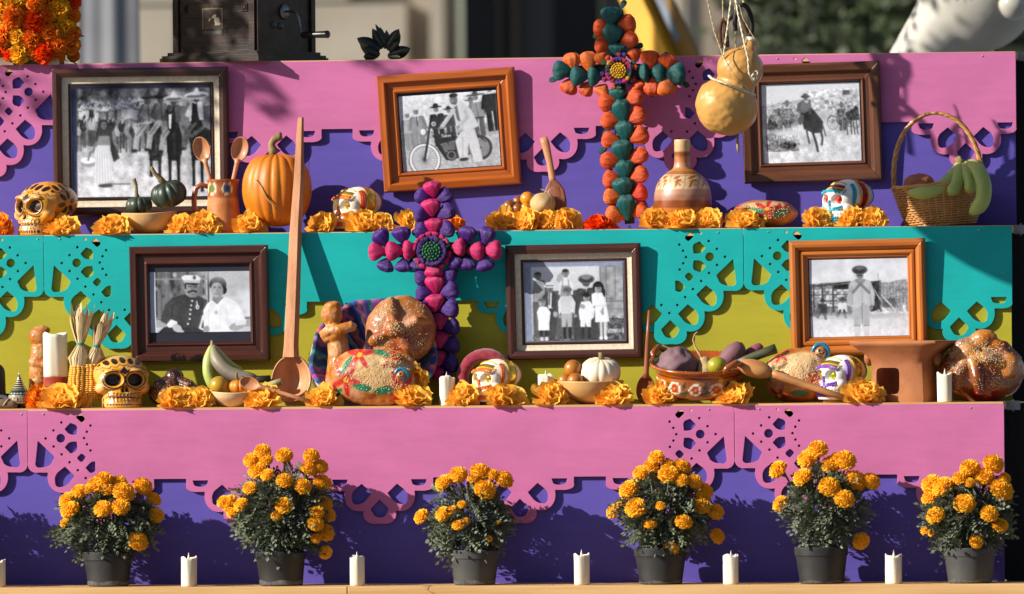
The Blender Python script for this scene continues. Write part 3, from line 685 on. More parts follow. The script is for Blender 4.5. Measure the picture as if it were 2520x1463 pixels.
def photo_family():
    c = Cv((95, 272, 810, 852), 420); c.grad(272, .84, 560, .78); c.rect(640, 250, 830, 860, .58); c.noise(41, 30, .12, (640, 272, 810, 852))
    for x in (640, 684, 750): c.rect(x, 272, x + 6, 560, .36)
    c.rect(690, 300, 745, 308, .4); c.rect(690, 540, 745, 550, .35); c.rect(660, 560, 810, 568, .35); c.rect(690, 620, 810, 626, .4); c.rect(690, 690, 810, 770, .28); c.noise(42, 10, .2, (680, 660, 810, 852)); c.rect(95, 800, 810, 852, .3); c.noise(43, 12, .2, (95, 780, 810, 852))
    c.poly([(340, 420), (320, 400), (330, 360), (370, 340), (370, 480)], .62); c.poly([(145, 480), (160, 400), (230, 400), (300, 480), (640, 470), (690, 820), (150, 820)], .28)
    def face(x, y, w_, h_, v, hair, hv=.1, fringe=.4):
        c.ell(x, y - h_ * .25, w_ * 1.18, h_ * .95, hv); c.ell(x, y, w_, h_, v); c.ell(x + w_ * .35, y + h_ * .1, w_ * .55, h_ * .75, v * .82)
        if hair: c.ell(x, y - h_ * .75, w_ * 1.1, h_ * fringe, hv)
        c.line([(x - w_ * .55, y - h_ * .1), (x - w_ * .15, y - h_ * .1)], 4, .18); c.line([(x + w_ * .15, y - h_ * .1), (x + w_ * .55, y - h_ * .1)], 4, .18)
        c.line([(x, y), (x - 1, y + h_ * .3)], 3, v * .7); c.line([(x - w_ * .3, y + h_ * .55), (x + w_ * .3, y + h_ * .55)], 4, .3)
    c.poly([(150, 420), (175, 392), (215, 395), (236, 430), (230, 560), (150, 560)], .56); 
    for k in range(5): c.line([(160 + k * 15, 410), (158 + k * 15, 540)], 3, .42)
    face(185, 370, 23, 29, .55, True, .2)
    c.poly([(345, 420), (372, 385), (412, 385), (445, 430), (440, 510), (335, 510)], .88); c.poly([(358, 440), (420, 440), (430, 520), (345, 520)], .55); c.line([(368, 395), (364, 450)], 7, .5); c.line([(408, 395), (414, 450)], 7, .5); face(390, 352, 22, 30, .52, True, .1)
    c.poly([(215, 520), (248, 488), (300, 488), (338, 530), (325, 650), (300, 850), (270, 850), (180, 640)], .2); c.poly([(258, 495), (286, 495), (280, 600), (292, 610), (256, 612)], .85); c.line([(268, 500), (264, 580)], 12, .3); face(270, 464, 22, 28, .5, False, .12); c.line([(256, 476), (284, 476)], 6, .12)
    c.ell(271, 443, 44, 13, .86); c.ell(271, 430, 31, 15, .84); c.line([(242, 440), (300, 440)], 6, .2); c.ell(308, 655, 16, 22, .6)
    c.poly([(440, 520), (478, 465), (590, 460), (622, 520), (610, 660), (640, 850), (440, 850)], .2); c.poly([(510, 455), (552, 455), (536, 490)], .85); c.line([(532, 470), (526, 500)], 10, .12); face(540, 420, 30, 36, .42, False, .14); c.line([(520, 436), (556, 440)], 8, .08)
    c.ell(542, 396, 61, 34, .32); c.ell(542, 402, 50, 22, .16); c.ell(542, 380, 36, 20, .46)
    c.poly([(330, 560), (352, 520), (432, 520), (458, 570), (450, 655), (430, 640), (430, 655), (350, 655), (350, 640), (332, 660)], .82)
    for k in range(7): c.line([(362 + k * 11, 525), (360 + k * 11, 650)], 3, .64)
    c.poly([(352, 652), (432, 652), (428, 752), (398, 756), (392, 690), (382, 756), (354, 752)], .62); c.rect(362, 752, 386, 840, .1); c.rect(402, 752, 426, 840, .1); face(401, 496, 22, 28, .55, False, .15); c.ell(403, 468, 32, 16, .32); c.ell(400, 478, 36, 7, .25); c.ell(340, 670, 12, 14, .5); c.ell(455, 670, 12, 14, .5)
    c.poly([(172, 640), (190, 598), (245, 596), (274, 640), (262, 720), (262, 774), (180, 774), (180, 700)], .93); c.line([(185, 640), (182, 750)], 4, .75); c.line([(235, 640), (240, 750)], 4, .8); c.rect(190, 774, 214, 845, .12); c.rect(228, 774, 250, 845, .12); c.ell(240, 838, 14, 16, .8); c.ell(205, 838, 14, 16, .75); face(212, 568, 25, 30, .64, True, .3)
    c.poly([(480, 640), (500, 565), (565, 560), (600, 620), (592, 680), (570, 705), (486, 700)], .9); c.poly([(492, 700), (570, 700), (568, 755), (535, 752), (530, 720), (524, 755), (490, 752)], .88); c.rect(498, 755, 520, 840, .12); c.rect(545, 755, 566, 840, .12); c.ell(508, 600, 22, 16, .55, 30); face(540, 535, 25, 28, .6, True, .06, .55)
    c.ell(628, 462, 42, 48, .07); c.ell(660, 500, 20, 40, .08); c.poly([(578, 510), (608, 495), (655, 498), (680, 560), (706, 718), (600, 720), (600, 600), (580, 600)], .93); c.line([(600, 600), (680, 596)], 6, .75); c.poly([(640, 640), (662, 600), (668, 660), (655, 672)], .55); c.rect(634, 720, 652, 830, .78); c.rect(662, 720, 682, 830, .8); c.ell(642, 838, 14, 14, .9); c.ell(676, 838, 14, 14, .92); face(627, 472, 25, 33, .62, True, .07, .35)
    c.rect(95, 272, 134, 852, (.46, .49, .58)); c.rect(95, 272, 810, 300, (.5, .53, .62)); c.poly([(134, 300), (142, 300), (140, 852), (134, 852)], .75); c.noise(44, 5, .04)
    return c
def photo_bandolier():
    c = Cv((345, 238, 1083, 822), 420); c.grad(200, .8, 420, .88); c.noise(51, 60, .06, (345, 238, 1083, 420)); c.grad(640, .74, 830, .86); c.grad(420, .5, 640, .6)
    c.poly([(345, 440), (430, 415), (660, 405), (660, 660), (345, 660)], .42); c.line([(380, 440), (650, 408)], 9, .15); c.poly([(525, 432), (640, 425), (640, 465), (525, 465)], .06)
    r = random.Random(4)
    for i in range(11):
        for j in range(6):
            x = 358 + i * 27 + r.uniform(-4, 4); y = 462 + j * 22 + r.uniform(-4, 4)
            if r.random() < .85: c.rect(x, y, x + 24, y + 17, r.choice([.7, .78, .62, .84]))
    for x in (366, 432, 512): c.rect(x, 420, x + 14, 640, .22)
    for y in (505, 555, 600): c.line([(350, y), (640, y - 4)], 6, .25)
    c.poly([(800, 410), (880, 404), (880, 620), (800, 640)], .14); c.rect(868, 404, 882, 640, .3); c.poly([(890, 440), (1000, 405), (1078, 398), (1083, 620), (890, 600)], .55)
    for k in range(8): c.line([(900 + k * 24, 430 - k * 3), (902 + k * 24, 610)], 4, .3 + .08 * (k % 2))
    c.line([(890, 440), (1083, 440)], 12, .6); c.rect(1000, 470, 1083, 480, .4); c.rect(890, 540, 990, 610, .3); c.line([(885, 515), (1010, 660)], 12, .72); c.line([(830, 470), (880, 560)], 7, .7); c.poly([(885, 600), (950, 650), (900, 664)], .85); c.rect(1040, 590, 1068, 640, .85)
    c.line([(860, 350), (866, 408)], 4, .4); c.noise(52, 8, .16, (345, 410, 1083, 660)); c.noise(53, 20, .05, (345, 640, 1083, 822))
    for x, y, b, h in ((440, 572, .16, .12), (590, 565, .82, .2)):
        c.poly([(x - 34, y), (x + 30, y), (x + 34, y + 70), (x - 38, y + 72)], b); c.line([(x - 20, y + 60), (x - 40, y + 100)], 20, .2); c.line([(x + 10, y + 60), (x + 20, y + 110)], 20, .18); c.ell(x, y - 12, 12, 15, .3); c.ell(x, y - 24, 34 if h > .15 else 22, 8, h); c.ell(x, y - 30, 13, 12, h)
    c.poly([(350, 660), (400, 600), (420, 610), (400, 675)], .3); c.ell(700, 668, 220, 14, .6, soft=20)
    c.poly([(664, 600), (796, 595), (790, 735), (748, 742), (734, 640), (720, 742), (672, 738)], .62); c.line([(734, 600), (735, 730)], 6, .35); c.poly([(672, 740), (718, 742), (716, 822), (676, 822)], .74); c.poly([(742, 742), (788, 738), (786, 822), (748, 822)], .76)
    c.line([(672, 740), (718, 743)], 7, .4); c.line([(744, 742), (788, 740)], 7, .4)
    c.poly([(652, 412), (690, 390), (760, 388), (806, 408), (834, 500), (828, 592), (800, 596), (790, 600), (748, 570), (736, 565), (718, 604), (676, 606), (640, 596), (622, 560), (632, 480)], .7); c.poly([(640, 430), (624, 560), (646, 594), (668, 560), (668, 440)], .62); c.line([(668, 450), (664, 580)], 5, .48); c.line([(796, 450), (804, 580)], 6, .5); c.line([(736, 400), (738, 565)], 4, .5); c.ell(640, 612, 15, 20, .4); c.ell(806, 606, 15, 20, .4)
    for a, b in (((672, 488), (752, 400)), ((700, 398), (792, 494))):
        c.line([a, b], 21, .3)
        for k in range(14): t = k / 13; x, y = a[0] + (b[0] - a[0]) * t, a[1] + (b[1] - a[1]) * t; c.line([(x - 6, y - 7), (x + 6, y + 7)] if a[0] < 690 else [(x + 6, y - 7), (x - 6, y + 7)], 2.5, .68)
    c.poly([(690, 390), (722, 385), (760, 390), (735, 418), (712, 415)], .5)
    c.ell(723, 348, 29, 40, .5); c.ell(738, 355, 15, 32, .4); c.line([(708, 366), (722, 360), (738, 366)], 8, .1); c.line([(706, 340), (716, 340)], 5, .12); c.line([(730, 340), (740, 340)], 5, .12); c.line([(723, 342), (721, 355)], 4, .38); c.line([(716, 376), (730, 376)], 4, .25)
    c.ell(725, 321, 59, 33, .24); c.ell(725, 329, 44, 20, .12); c.ell(724, 305, 32, 18, .33)
    x = 880; y = 790                                               # faint signature
    for st in ([(x, y + 16), (x, y - 14), (x + 22, y - 16)], [(x, y + 2), (x + 16, y)], [(x + 40, y - 14), (x + 52, y + 14), (x + 64, y - 16)], [(x + 76, y - 2), (x + 76, y + 12)], [(x + 92, y - 18), (x + 90, y + 10)], [(x + 106, y - 20), (x + 104, y + 8)], [(x + 132, y - 6), (x + 120, y - 4), (x + 120, y + 8), (x + 132, y + 6), (x + 134, y - 8), (x + 138, y + 6)]): c.line(st, 3.5, .97)
    return c
FLATP = [(0, 0), (0, 12), (2, 17), (9, 20), (16, 19), (19, 14), (22, 12), (22, 0)]
YA, YB = .22 - .0035, -.0035
frame('walnut frame with cream liner, photograph of riders in sombreros and a walking woman', (132, 170), (563.5, 164.5), (133, 533), YA, [(0, 0), (0, 12), (3, 15), (11, 16.5), (18, 14.5), (22, 13.5), (22, 0)], W_dark, None, (0, 1, 0, 1), photo_riders(), (16, M_linen, 9, W_dark), tiltx=R(1.5))
frame('tilted orange wooden frame, photograph of a man sitting on an old motorcycle', (928.8, 187.8), (1267, 164.6), (946.8, 475.4), YA, [(0, 0), (0, 12), (3, 17), (18, 20), (21, 17), (24, 9), (38, 8), (41, 12), (46, 10), (48, 4), (48, 0)], W_orange, None, (.01, .99, .035, .99), photo_motorcycle(), tiltx=R(1.5))
frame('brown wooden frame behind the hanging gourd, photograph of a man galloping on a dark horse', (1823.5, 161), (2164.8, 149.8), (1833, 453), YA, [(0, 0), (0, 14), (4, 19), (20, 17), (24, 12), (28, 8), (40, 8), (43, 12), (47, 9), (49, 4), (49, 0)], W_brown, None, (0, .985, .01, 1), photo_horseman(), tiltx=R(2.5))
frame('dark mahogany frame, photograph of a uniformed officer seated beside a woman in white', (320.6, 607.5), (661.3, 602.5), (324.7, 892), YB, [(0, 0), (0, 13), (3, 18), (17, 18), (20, 13), (24, 8), (38, 8), (42, 12), (46, 9), (49, 4), (49, 0)], W_red, None, (0, 1, .08, .875), photo_couple(), tiltx=R(2.5))
frame('mahogany frame with cream liner, photograph of a seated family with six children', (1245, 604.5), (1577.5, 598), (1250, 887), YB, [(0, 0), (0, 12), (3, 15), (11, 16.5), (18, 14.5), (22, 13.5), (22, 0)], W_red, None, (.01, 1, .0, 1), photo_family(), (14, M_linen, 10, W_red), tiltx=R(2), mountcol=mat('grey_mount', C('#7c8292'), rough=.5))
frame('honey coloured wooden frame, photograph of a standing man with crossed cartridge belts', (1943, 593.4), (2278.5, 585.8), (1948, 879), YB, [(0, 0), (0, 10), (3, 17), (9, 20.5), (16, 20), (22, 15), (25, 10), (26, 8), (28, 12), (34, 13), (38, 10), (40, 7), (42, 8), (46, 4), (46, 0)], W_honey, None, (0.01, 1, .01, .995), photo_bandolier(), tiltx=R(2))
# ================================================================== small goods: shared materials and builders
M_mari = mat('marigold_petal', C('#ffd564'), C('#ffc446'), rough=.75, scale=18, transl=.46, spec=.15)
M_marir = mat('red_marigold_petal', C('#ff6a1c'), C('#f2480c'), rough=.75, scale=18, transl=.22, spec=.15)
M_mario = mat('deep_orange_petal', C('#ffa032'), C('#f98a1c'), rough=.75, scale=18, transl=.2, spec=.15)
M_mariy = mat('yellow_petal', C('#ffcf3c'), C('#f8b81c'), rough=.75, scale=18, transl=.22, spec=.15)
M_leaf = mat('marigold_leaf', (.20, .22, .145), (.085, .105, .064), rough=.6, scale=60, transl=.12, spec=.3)
M_bud = mat('green_bud', (.09, .14, .06), (.05, .08, .03), rough=.6)
M_pot = mat('black_plastic_pot', (.034, .033, .032), (.010, .010, .011), rough=.6, scale=14, bump=.2, bscale=60, contrast=(.35, .8), rvar=.15, detail=7)
M_dust = mat('dusty_pot_base', (.16, .155, .15), (.04, .04, .04), rough=.9, scale=50, contrast=(.35, .7))
M_wax = mat('ivory_wax', C('#e9e2cf'), C('#e0d7bf'), rough=.42, scale=12, sss=.25, bump=.1, bscale=40)
M_clay = mat('terracotta', C('#ac6c3e'), C('#945631'), rough=.75, scale=14, bump=.25, bscale=160)
M_claylt = mat('pale_terracotta', C('#c4783f'), C('#b86c36'), rough=.7, scale=18, bump=.2, bscale=200)
M_glaze = mat('brown_glaze', C('#9c4f1a'), C('#7f3a10'), rough=.22, scale=16, coat=.7, coat_r=.06)
M_spoon = wood('spoon_wood', C('#b87444'), C('#8f5128'), rough=.55, coat=.1)
M_spoonz = mat('spoon_wood_upright', C('#cc8f62'), C('#ab6d42'), rough=.55, scale=20, stretch=(1.6, 1.6, .1), bump=.25, bscale=110, bstretch=(2.5, 2.5, .08), coat=.1, coat_r=.25)
M_spoond = mat('dark_spoon_wood', C('#8c4c28'), C('#6a3216'), rough=.5, scale=20, stretch=(1.6, 1.6, .1), bump=.25, bscale=110, bstretch=(2.5, 2.5, .08), coat=.15, coat_r=.25)
M_white = mat('sugar_white', C('#efe9e0'), C('#e6ddd2'), rough=.5, scale=20, sss=.15, vc=True)
M_yskull = mat('varnished_paint', (1, 1, 1), vc=True, rough=.38, scale=16, coat=.35, coat_r=.1, bump=.3, bscale=60, sss=0)
M_gold = mat('gold_foil', (.80, .52, .10), (.55, .34, .05), rough=.28, metal=.85, scale=60, bump=.4, bscale=120)
M_olivefoil = mat('olive_foil', (.42, .36, .06), (.22, .19, .03), rough=.25, metal=.7, scale=60, bump=.4, bscale=120)
M_redfoil = mat('red_foil', (.42, .03, .02), (.22, .012, .01), rough=.3, metal=.6, scale=60, bump=.3, bscale=120)
def ice(n, h): return mat('icing_' + n, C(h), C(h, .85), rough=.55, scale=80)
M_card = mat('card_base', C('#a87b50'), C('#8c6340'), rough=.9)
M_crust = mat('painted_bread', (1, 1, 1), vc=True, rough=.5, scale=22, coat=.3, coat_r=.15, bump=.3, bscale=30)
M_crustd = mat('dark_glazed_bread', C('#6d3312'), C('#331507'), rough=.3, scale=14, coat=.6, coat_r=.12, bump=.6, bscale=60, contrast=(.3, .7))
M_seed = mat('sesame', C('#e6d3a8'), C('#cdb182'), rough=.6, scale=300)
M_green_o = mat('dark_husk_leaf', (.012, .035, .022), (.006, .018, .012), rough=.6)

def ruffled(seed, m, n=34, Rr=36, deep=False, name='marigold'):
    r = random.Random(seed); mb = MB()
    for i in range(n):
        t = i / (n - 1); el = R(2 + 84 * t ** .75 + r.uniform(-10, 10)); az = i * 2.39996 + r.uniform(-.3, .3)
        L_ = Rr * (1.02 - .38 * t) * r.uniform(.85, 1.12); wd = Rr * r.uniform(.55, .85)
        d = Vector((cos(el) * cos(az), cos(el) * sin(az), sin(el))); side = Vector((-sin(az), cos(az), 0)); nn = side.cross(d) * -1
        if nn.z < 0 and el < 1.2: nn = -nn
        ph = r.uniform(0, 6.3); fr = r.uniform(5, 8); curl = r.uniform(-.25, .45); tw = r.uniform(-.35, .35)
        v = []; nu, nv = 6, 4
        for b in range(nv + 1):
            s_ = b / nv; wv = wd * (.18 + .95 * s_ ** .8) * (1 - .28 * max(0, s_ - .75) * 4 * 0)
            for a in range(nu + 1):
                u = a / nu * 2 - 1
                edge = 1 - .20 * u * u * s_ + (.07 * sin(fr * 1.7 * u + ph) * s_)
                p = d * (L_ * s_ * edge) + side * (u * wv * .62) + nn * (curl * L_ * s_ * s_ * .6 + .10 * L_ * s_ * sin(fr * u + ph) + tw * u * wv * s_ * .5 + .16 * wd * u * u * (1 - s_))
                v.append(p + Vector((0, 0, Rr * .30)))
        f = [(b * (nu + 1) + a, b * (nu + 1) + a + 1, (b + 1) * (nu + 1) + a + 1, (b + 1) * (nu + 1) + a) for b in range(nv) for a in range(nu)]
        mb.add(v, f)
    mb.ball((0, 0, Rr * .5), (Rr * .5, Rr * .5, Rr * .42), 12, 8)
    # tip towards the viewer and settle on the shelf
    mb.xf(Matrix.Rotation(R(r.uniform(25, 55)), 4, 'X'))
    z0 = sorted(v[2] for v in mb.v)[int(len(mb.v) * .10)]
    mb.v = [(x, y, max(z - z0, .15 + .02 * abs(x))) for x, y, z in mb.v]
    a = np.array(mb.v); x0, x1, z1 = np.percentile(a[:, 0], 1), np.percentile(a[:, 0], 99), np.percentile(a[:, 2], 99.3)
    mb.v = [((x - (x0 + x1) / 2) * 84 / (x1 - x0), y * 84 / (x1 - x0), z * 56 / z1) for x, y, z in mb.v]
    return mb.mesh(name, m)
def pompom(seed, m, n=230, name='flower'):     # unit radius, axis +Z, a dense ball of folded petals
    r = random.Random(seed); mb = MB()
    mb.ball((0, 0, -.02), (.86, .86, .70), 14, 10)
    for i in range(n):
        t = (i + .5) / n; z = 1 - 1.55 * t; el = math.asin(max(-1, min(1, z))); az = i * 2.39996 + r.uniform(-.2, .2)
        d = Vector((cos(el) * cos(az), cos(el) * sin(az), sin(el))); side = Vector((-sin(az), cos(az), 0)); nn = d.cross(side)
        q = r.uniform(.92, 1.1); wd = r.uniform(.12, .19); droop = -.12 - .1 * t; roll = r.uniform(-.6, .6)
        sd = side * cos(roll) + nn * sin(roll); nr = nn * cos(roll) - side * sin(roll)
        sc = Vector((1, 1, .8)); v = []
        for s_, ww in ((.72, .6), (.92, 1.0), (1.03, .85)):
            for u in (-1, 0, 1):
                p = d * (s_ * q * (1 - .06 * abs(u) * (s_ > .9) + (0.04 if u == 0 else 0))) + sd * (u * wd * ww) + nr * ((.10 if u == 0 else -.02) * (1 if s_ > .8 else .3) + droop * (s_ - .55) + .05 * r.uniform(-1, 1))
                v.append(Vector((p.x * sc.x, p.y * sc.y, p.z * sc.z)))
        mb.add(v, [(0, 1, 4, 3), (1, 2, 5, 4), (3, 4, 7, 6), (4, 5, 8, 7)])
    return mb.mesh(name, m, unit=1)
RUF = [ruffled(s, M_mari) for s in (1, 2, 3, 4, 5, 6)]
RUFR = [ruffled(s, M_marir, n=38) for s in (11, 12)]
RUFO = [ruffled(s, M_mario, n=60, Rr=34) for s in (14,)]
M_pom = mat('potted_petal', C('#ffcf40'), C('#ffbe26'), rough=.75, scale=18, transl=.4, spec=.15)
POM = [pompom(s, M_pom) for s in (1, 2, 3)]
cnt = [0]
def marigold(px, wpx, shelf, label, dy=26, kind='y', h=None, group='loose marigold heads along the shelves'):
    cnt[0] += 1; lst = {'y': RUF, 'r': RUFR, 'o': RUFO}[kind]
    me = lst[cnt[0] % len(lst)]
    t = T('marigold', label, 'flower', px, shelf, dy, group=group)
    bpy.data.objects.remove(t.o)
    o = link(me, 'marigold'); r = random.Random(cnt[0] * 7)
    loc = W(px, t.py, t.Y); o.location = (loc.x, t.Y, SZ[shelf] + .0006)
    s_ = wpx / 84; o.scale = (s_, s_ * .82, (h / 56 if h else s_)); o.rotation_euler = (0, 0, r.uniform(-.5, .5))
    tag(o, label, 'flower', group); return o
def prof_smooth(pts, n=6):                     # Catmull-Rom through (r, z) points
    out = []
    for i in range(len(pts) - 1):
        p0 = pts[max(i - 1, 0)]; p1 = pts[i]; p2 = pts[i + 1]; p3 = pts[min(i + 2, len(pts) - 1)]
        for k in range(n):
            t = k / n
            out.append(tuple(.5 * (2 * b + (c - a) * t + (2 * a - 5 * b + 4 * c - d) * t * t + (3 * b - a - 3 * c + d) * t ** 3) for a, b, c, d in zip(p0, p1, p2, p3)))
    out.append(tuple(pts[-1])); return out
def seeds_on(bvh, n, r, box, seed=1, size=1.6, axis='-y'):     # sesame seeds scattered on the side facing out
    rr = random.Random(seed); mb = MB(); k = 0
    cl = [(rr.uniform(box[0], box[1]), rr.uniform(box[2], box[3])) for _ in range(7)]
    tries = 0
    while k < n and tries < n * 6:
        tries += 1
        if rr.random() < .75: c = rr.choice(cl); x = rr.gauss(c[0], r); z = rr.gauss(c[1], r * .8)
        else: x = rr.uniform(box[0], box[1]); z = rr.uniform(box[2], box[3])
        h = bvh.ray_cast(Vector((x, -400, z)), Vector((0, 1, 0)))
        if h[0] is None or h[1].y > -.15: continue
        nq = h[1].to_track_quat('Z', 'Y'); M = Matrix.Translation(h[0] + h[1] * size * .25) @ nq.to_matrix().to_4x4() @ Matrix.Rotation(rr.uniform(0, 6.3), 4, 'Z')
        a, b, c_ = size * rr.uniform(.9, 1.25), size * .6, size * .42
        v = [M @ Vector(p) for p in ((a, 0, 0), (-a, 0, 0), (0, b, 0), (0, -b, 0), (0, 0, c_), (0, 0, -c_))]
        mb.add(v, [(0, 2, 4), (2, 1, 4), (1, 3, 4), (3, 0, 4), (2, 0, 5), (1, 2, 5), (3, 1, 5), (0, 3, 5)]); k += 1
    return mb
def paint_front(mb, cv, base=None, cvside=None, blend=None):
    """colours for every vertex: the front drawing (x, z) where it faces out, else the side drawing (y, z) or the base colour"""
    v = np.array(mb.v); n = normals_of(mb)
    f = cv.get(v[:, 0], v[:, 2])
    cols = f.copy()
    if cvside is not None:
        sd = cvside.get(v[:, 1], v[:, 2]); m = (np.abs(n[:, 0]) > np.abs(n[:, 1]) * 1.15) & (v[:, 1] > (blend if blend is not None else -30)); cols[m] = sd[m]
        b = (n[:, 1] > .4); cols[b] = np.array(base)
    elif base is not None: b = n[:, 1] > .2; cols[b] = np.array(base)
    mb.c = [tuple(c) for c in cols]; return mb

# ------------------------------------------------------------------ skulls
def skull_base():
    mb = MB()
    mb.ball((0, 12, 18), (72, 80, 54), 40, 28); mb.ball((0, -38, 2), (62, 38, 48), 32, 24); mb.ball((0, -40, -42), (46, 36, 32), 28, 20)
    mb.ball((46, -38, -18), (20, 22, 18), 16, 12); mb.ball((-46, -38, -18), (20, 22, 18), 16, 12); mb.ball((0, -56, -38), (38, 20, 22), 20, 14)
    mb.ball((27, -60, 27), (20, 12, 9), 14, 10); mb.ball((-27, -60, 27), (20, 12, 9), 14, 10); mb.ball((0, -68, -2), (7, 9, 18), 10, 8)
    mb.lathe([(38, -73), (46, -71), (47, -60), (42, -45)], 28, cy=-36); mb.box(0, 10, -58, 64, 90, 28)
    q = fuse(mb, 2.1, 9, .5); v = np.array(q.v)
    x, y, z = v[:, 0], v[:, 1], v[:, 2]
    front = np.clip((-y - 8) / 20, 0, 1)
    for s in (-1, 1):
        d = np.sqrt(((x - s * 26) / 20.5) ** 2 + ((z - 5) / 19.5) ** 2); y = y + front * 21 * np.clip(1.12 - d, 0, .5) / .5 * np.clip((1.12 - d) * 4, 0, 1)
    d = np.sqrt((x / 8.5) ** 2 + ((z + 20) / 13) ** 2); y = y + front * 9 * np.clip((1.05 - d) * 2.2, 0, 1) * np.clip(np.abs(x) / 2.0, .1, 1)
    t = front * np.exp(-((z + 43) / 13) ** 2); y = y - t * (1.8 * np.abs(np.sin(x * .38))) * (np.abs(x) < 38) + t * 3.0 * np.exp(-((z + 44) / 1.8) ** 2)
    v = np.stack([x, y, np.maximum(z, -72)], 1); q.v = [tuple(p) for p in v]; return q
SKULL = skull_base(); SKBVH = bvh_of(SKULL); SKN = normals_of(SKULL)
OCH, OCH2, BRN = C('#eda544'), C('#e2952e'), C('#2a1410')
def skull_canvas_front(v=0):
    c = Cv((-86, 78, 86, -78), 460, bgc=OCH); c.noise(60 + v, 22, .10); c.noise(61 + v, 7, .03)
    for s in (-1, 1):
        c.ring(s * 26, 5, 25, 23.5, 3.6 if v else 2.8, BRN); c.ell(s * 26, 4, 18, 17, BRN); c.line([(s * 50, -15), (s * 38, -23), (s * 24, -23), (s * 9, -14)], 2.8, BRN)
        c.poly([(s * 1, -6), (s * 6, -18), (s * 11, -29), (s * 3, -30), (s * 1.2, -18)], BRN)
    c.poly([(-15, 34), (-9, 31), (0, 42), (7, 31), (15, 35), (10, 25), (0, 19), (-9, 24)], BRN); c.ell(0, 10, 2.4, 5, BRN); c.ell(0, 0, 2, 4, BRN)
    for k in range(-3, 4):                                          # scalloped crown of dark petals
        x = k * 19; c.ell(x, 58 - abs(k) * 3.4, 7.5, 8.5 - abs(k) * .4, BRN, k * -14); c.line([(x - 9.5, 48 - abs(k - .5) * 3.8), (x - 4, 43 - abs(k) * 3.6), (x + 4, 43 - abs(k) * 3.6), (x + 9.5, 48 - abs(k + .5) * 3.8)], 1.8, BRN); c.ell(x + 9.5, 40 - abs(k) * 3.6, 1.8, 1.8, BRN)
    for row, z, h in ((0, -38, 6), (1, -49, 4.5)):
        for k in range(-4, 5): x = k * 8.6 * (1 - .1 * row); c.ring(x, z + (k * k) * .12 * (1 if row == 0 else -1), 3.8, h, 1.5, BRN); c.line([(x, z), (x + .1, z + 2)], 1.2, BRN)
    c.line([(-42, -45), (-22, -44), (0, -43.5), (22, -44), (42, -45)], 2, BRN)
    for k in range(-7, 8): c.ell(k * 6 + 2, -63, 1.9 if k % 2 else 2.4, 5 if v == 0 else 2.6, BRN); c.ell(k * 6 - 1, -57, .9, 1, BRN)
    return c
def skull_canvas_side(v=0):
    c = Cv((-90, 78, 95, -78), 380, bgc=OCH2); c.noise(70 + v, 22, .1)
    def fl(x, z, s):
        for k in range(6): a = k * pi / 3 + .3; c.ell(x + cos(a) * s, z + sin(a) * s * 1.1, s * .62, s * .36, BRN, math.degrees(a))
    fl(12, 14, 19 if v == 0 else 15); fl(38, -26, 14) if v == 0 else fl(-8, -25, 10)
    for k in range(8): c.ell(-50 + k * 20, 58 - abs(k - 3.5) * 3, 7, 8, BRN); c.line([(-60 + k * 20, 50 - abs(k - 4) * 3), (-50 + k * 20, 44 - abs(k - 3.5) * 3), (-40 + k * 20, 50 - abs(k - 3) * 3)], 1.8, BRN)
    return c
def big_skull(label, px, shelf, dy, s, rz, v, wx=1.04):
    t = T('painted_skull', label, 'skull', px, shelf, dy, rz=rz, group='varnished ochre skulls')
    q = MB(); q.v = list(SKULL.v); q.f = SKULL.f; q.c = [None] * len(q.v)
    paint_front(q, skull_canvas_front(v), OCH2, skull_canvas_side(v), -22)
    q.v = [(x * s * wx, y * s * wx, (z + 72) * s) for x, y, z in q.v]
    o = q.build('skull_shell', M_yskull, t.o); return t
def cast_front(x, z): return SKBVH.ray_cast(Vector((x, -300, z)), Vector((0, 1, 0)))
def cast_side(y, z, s=1): return SKBVH.ray_cast(Vector((s * 300, y, z)), Vector((-s, 0, 0)))
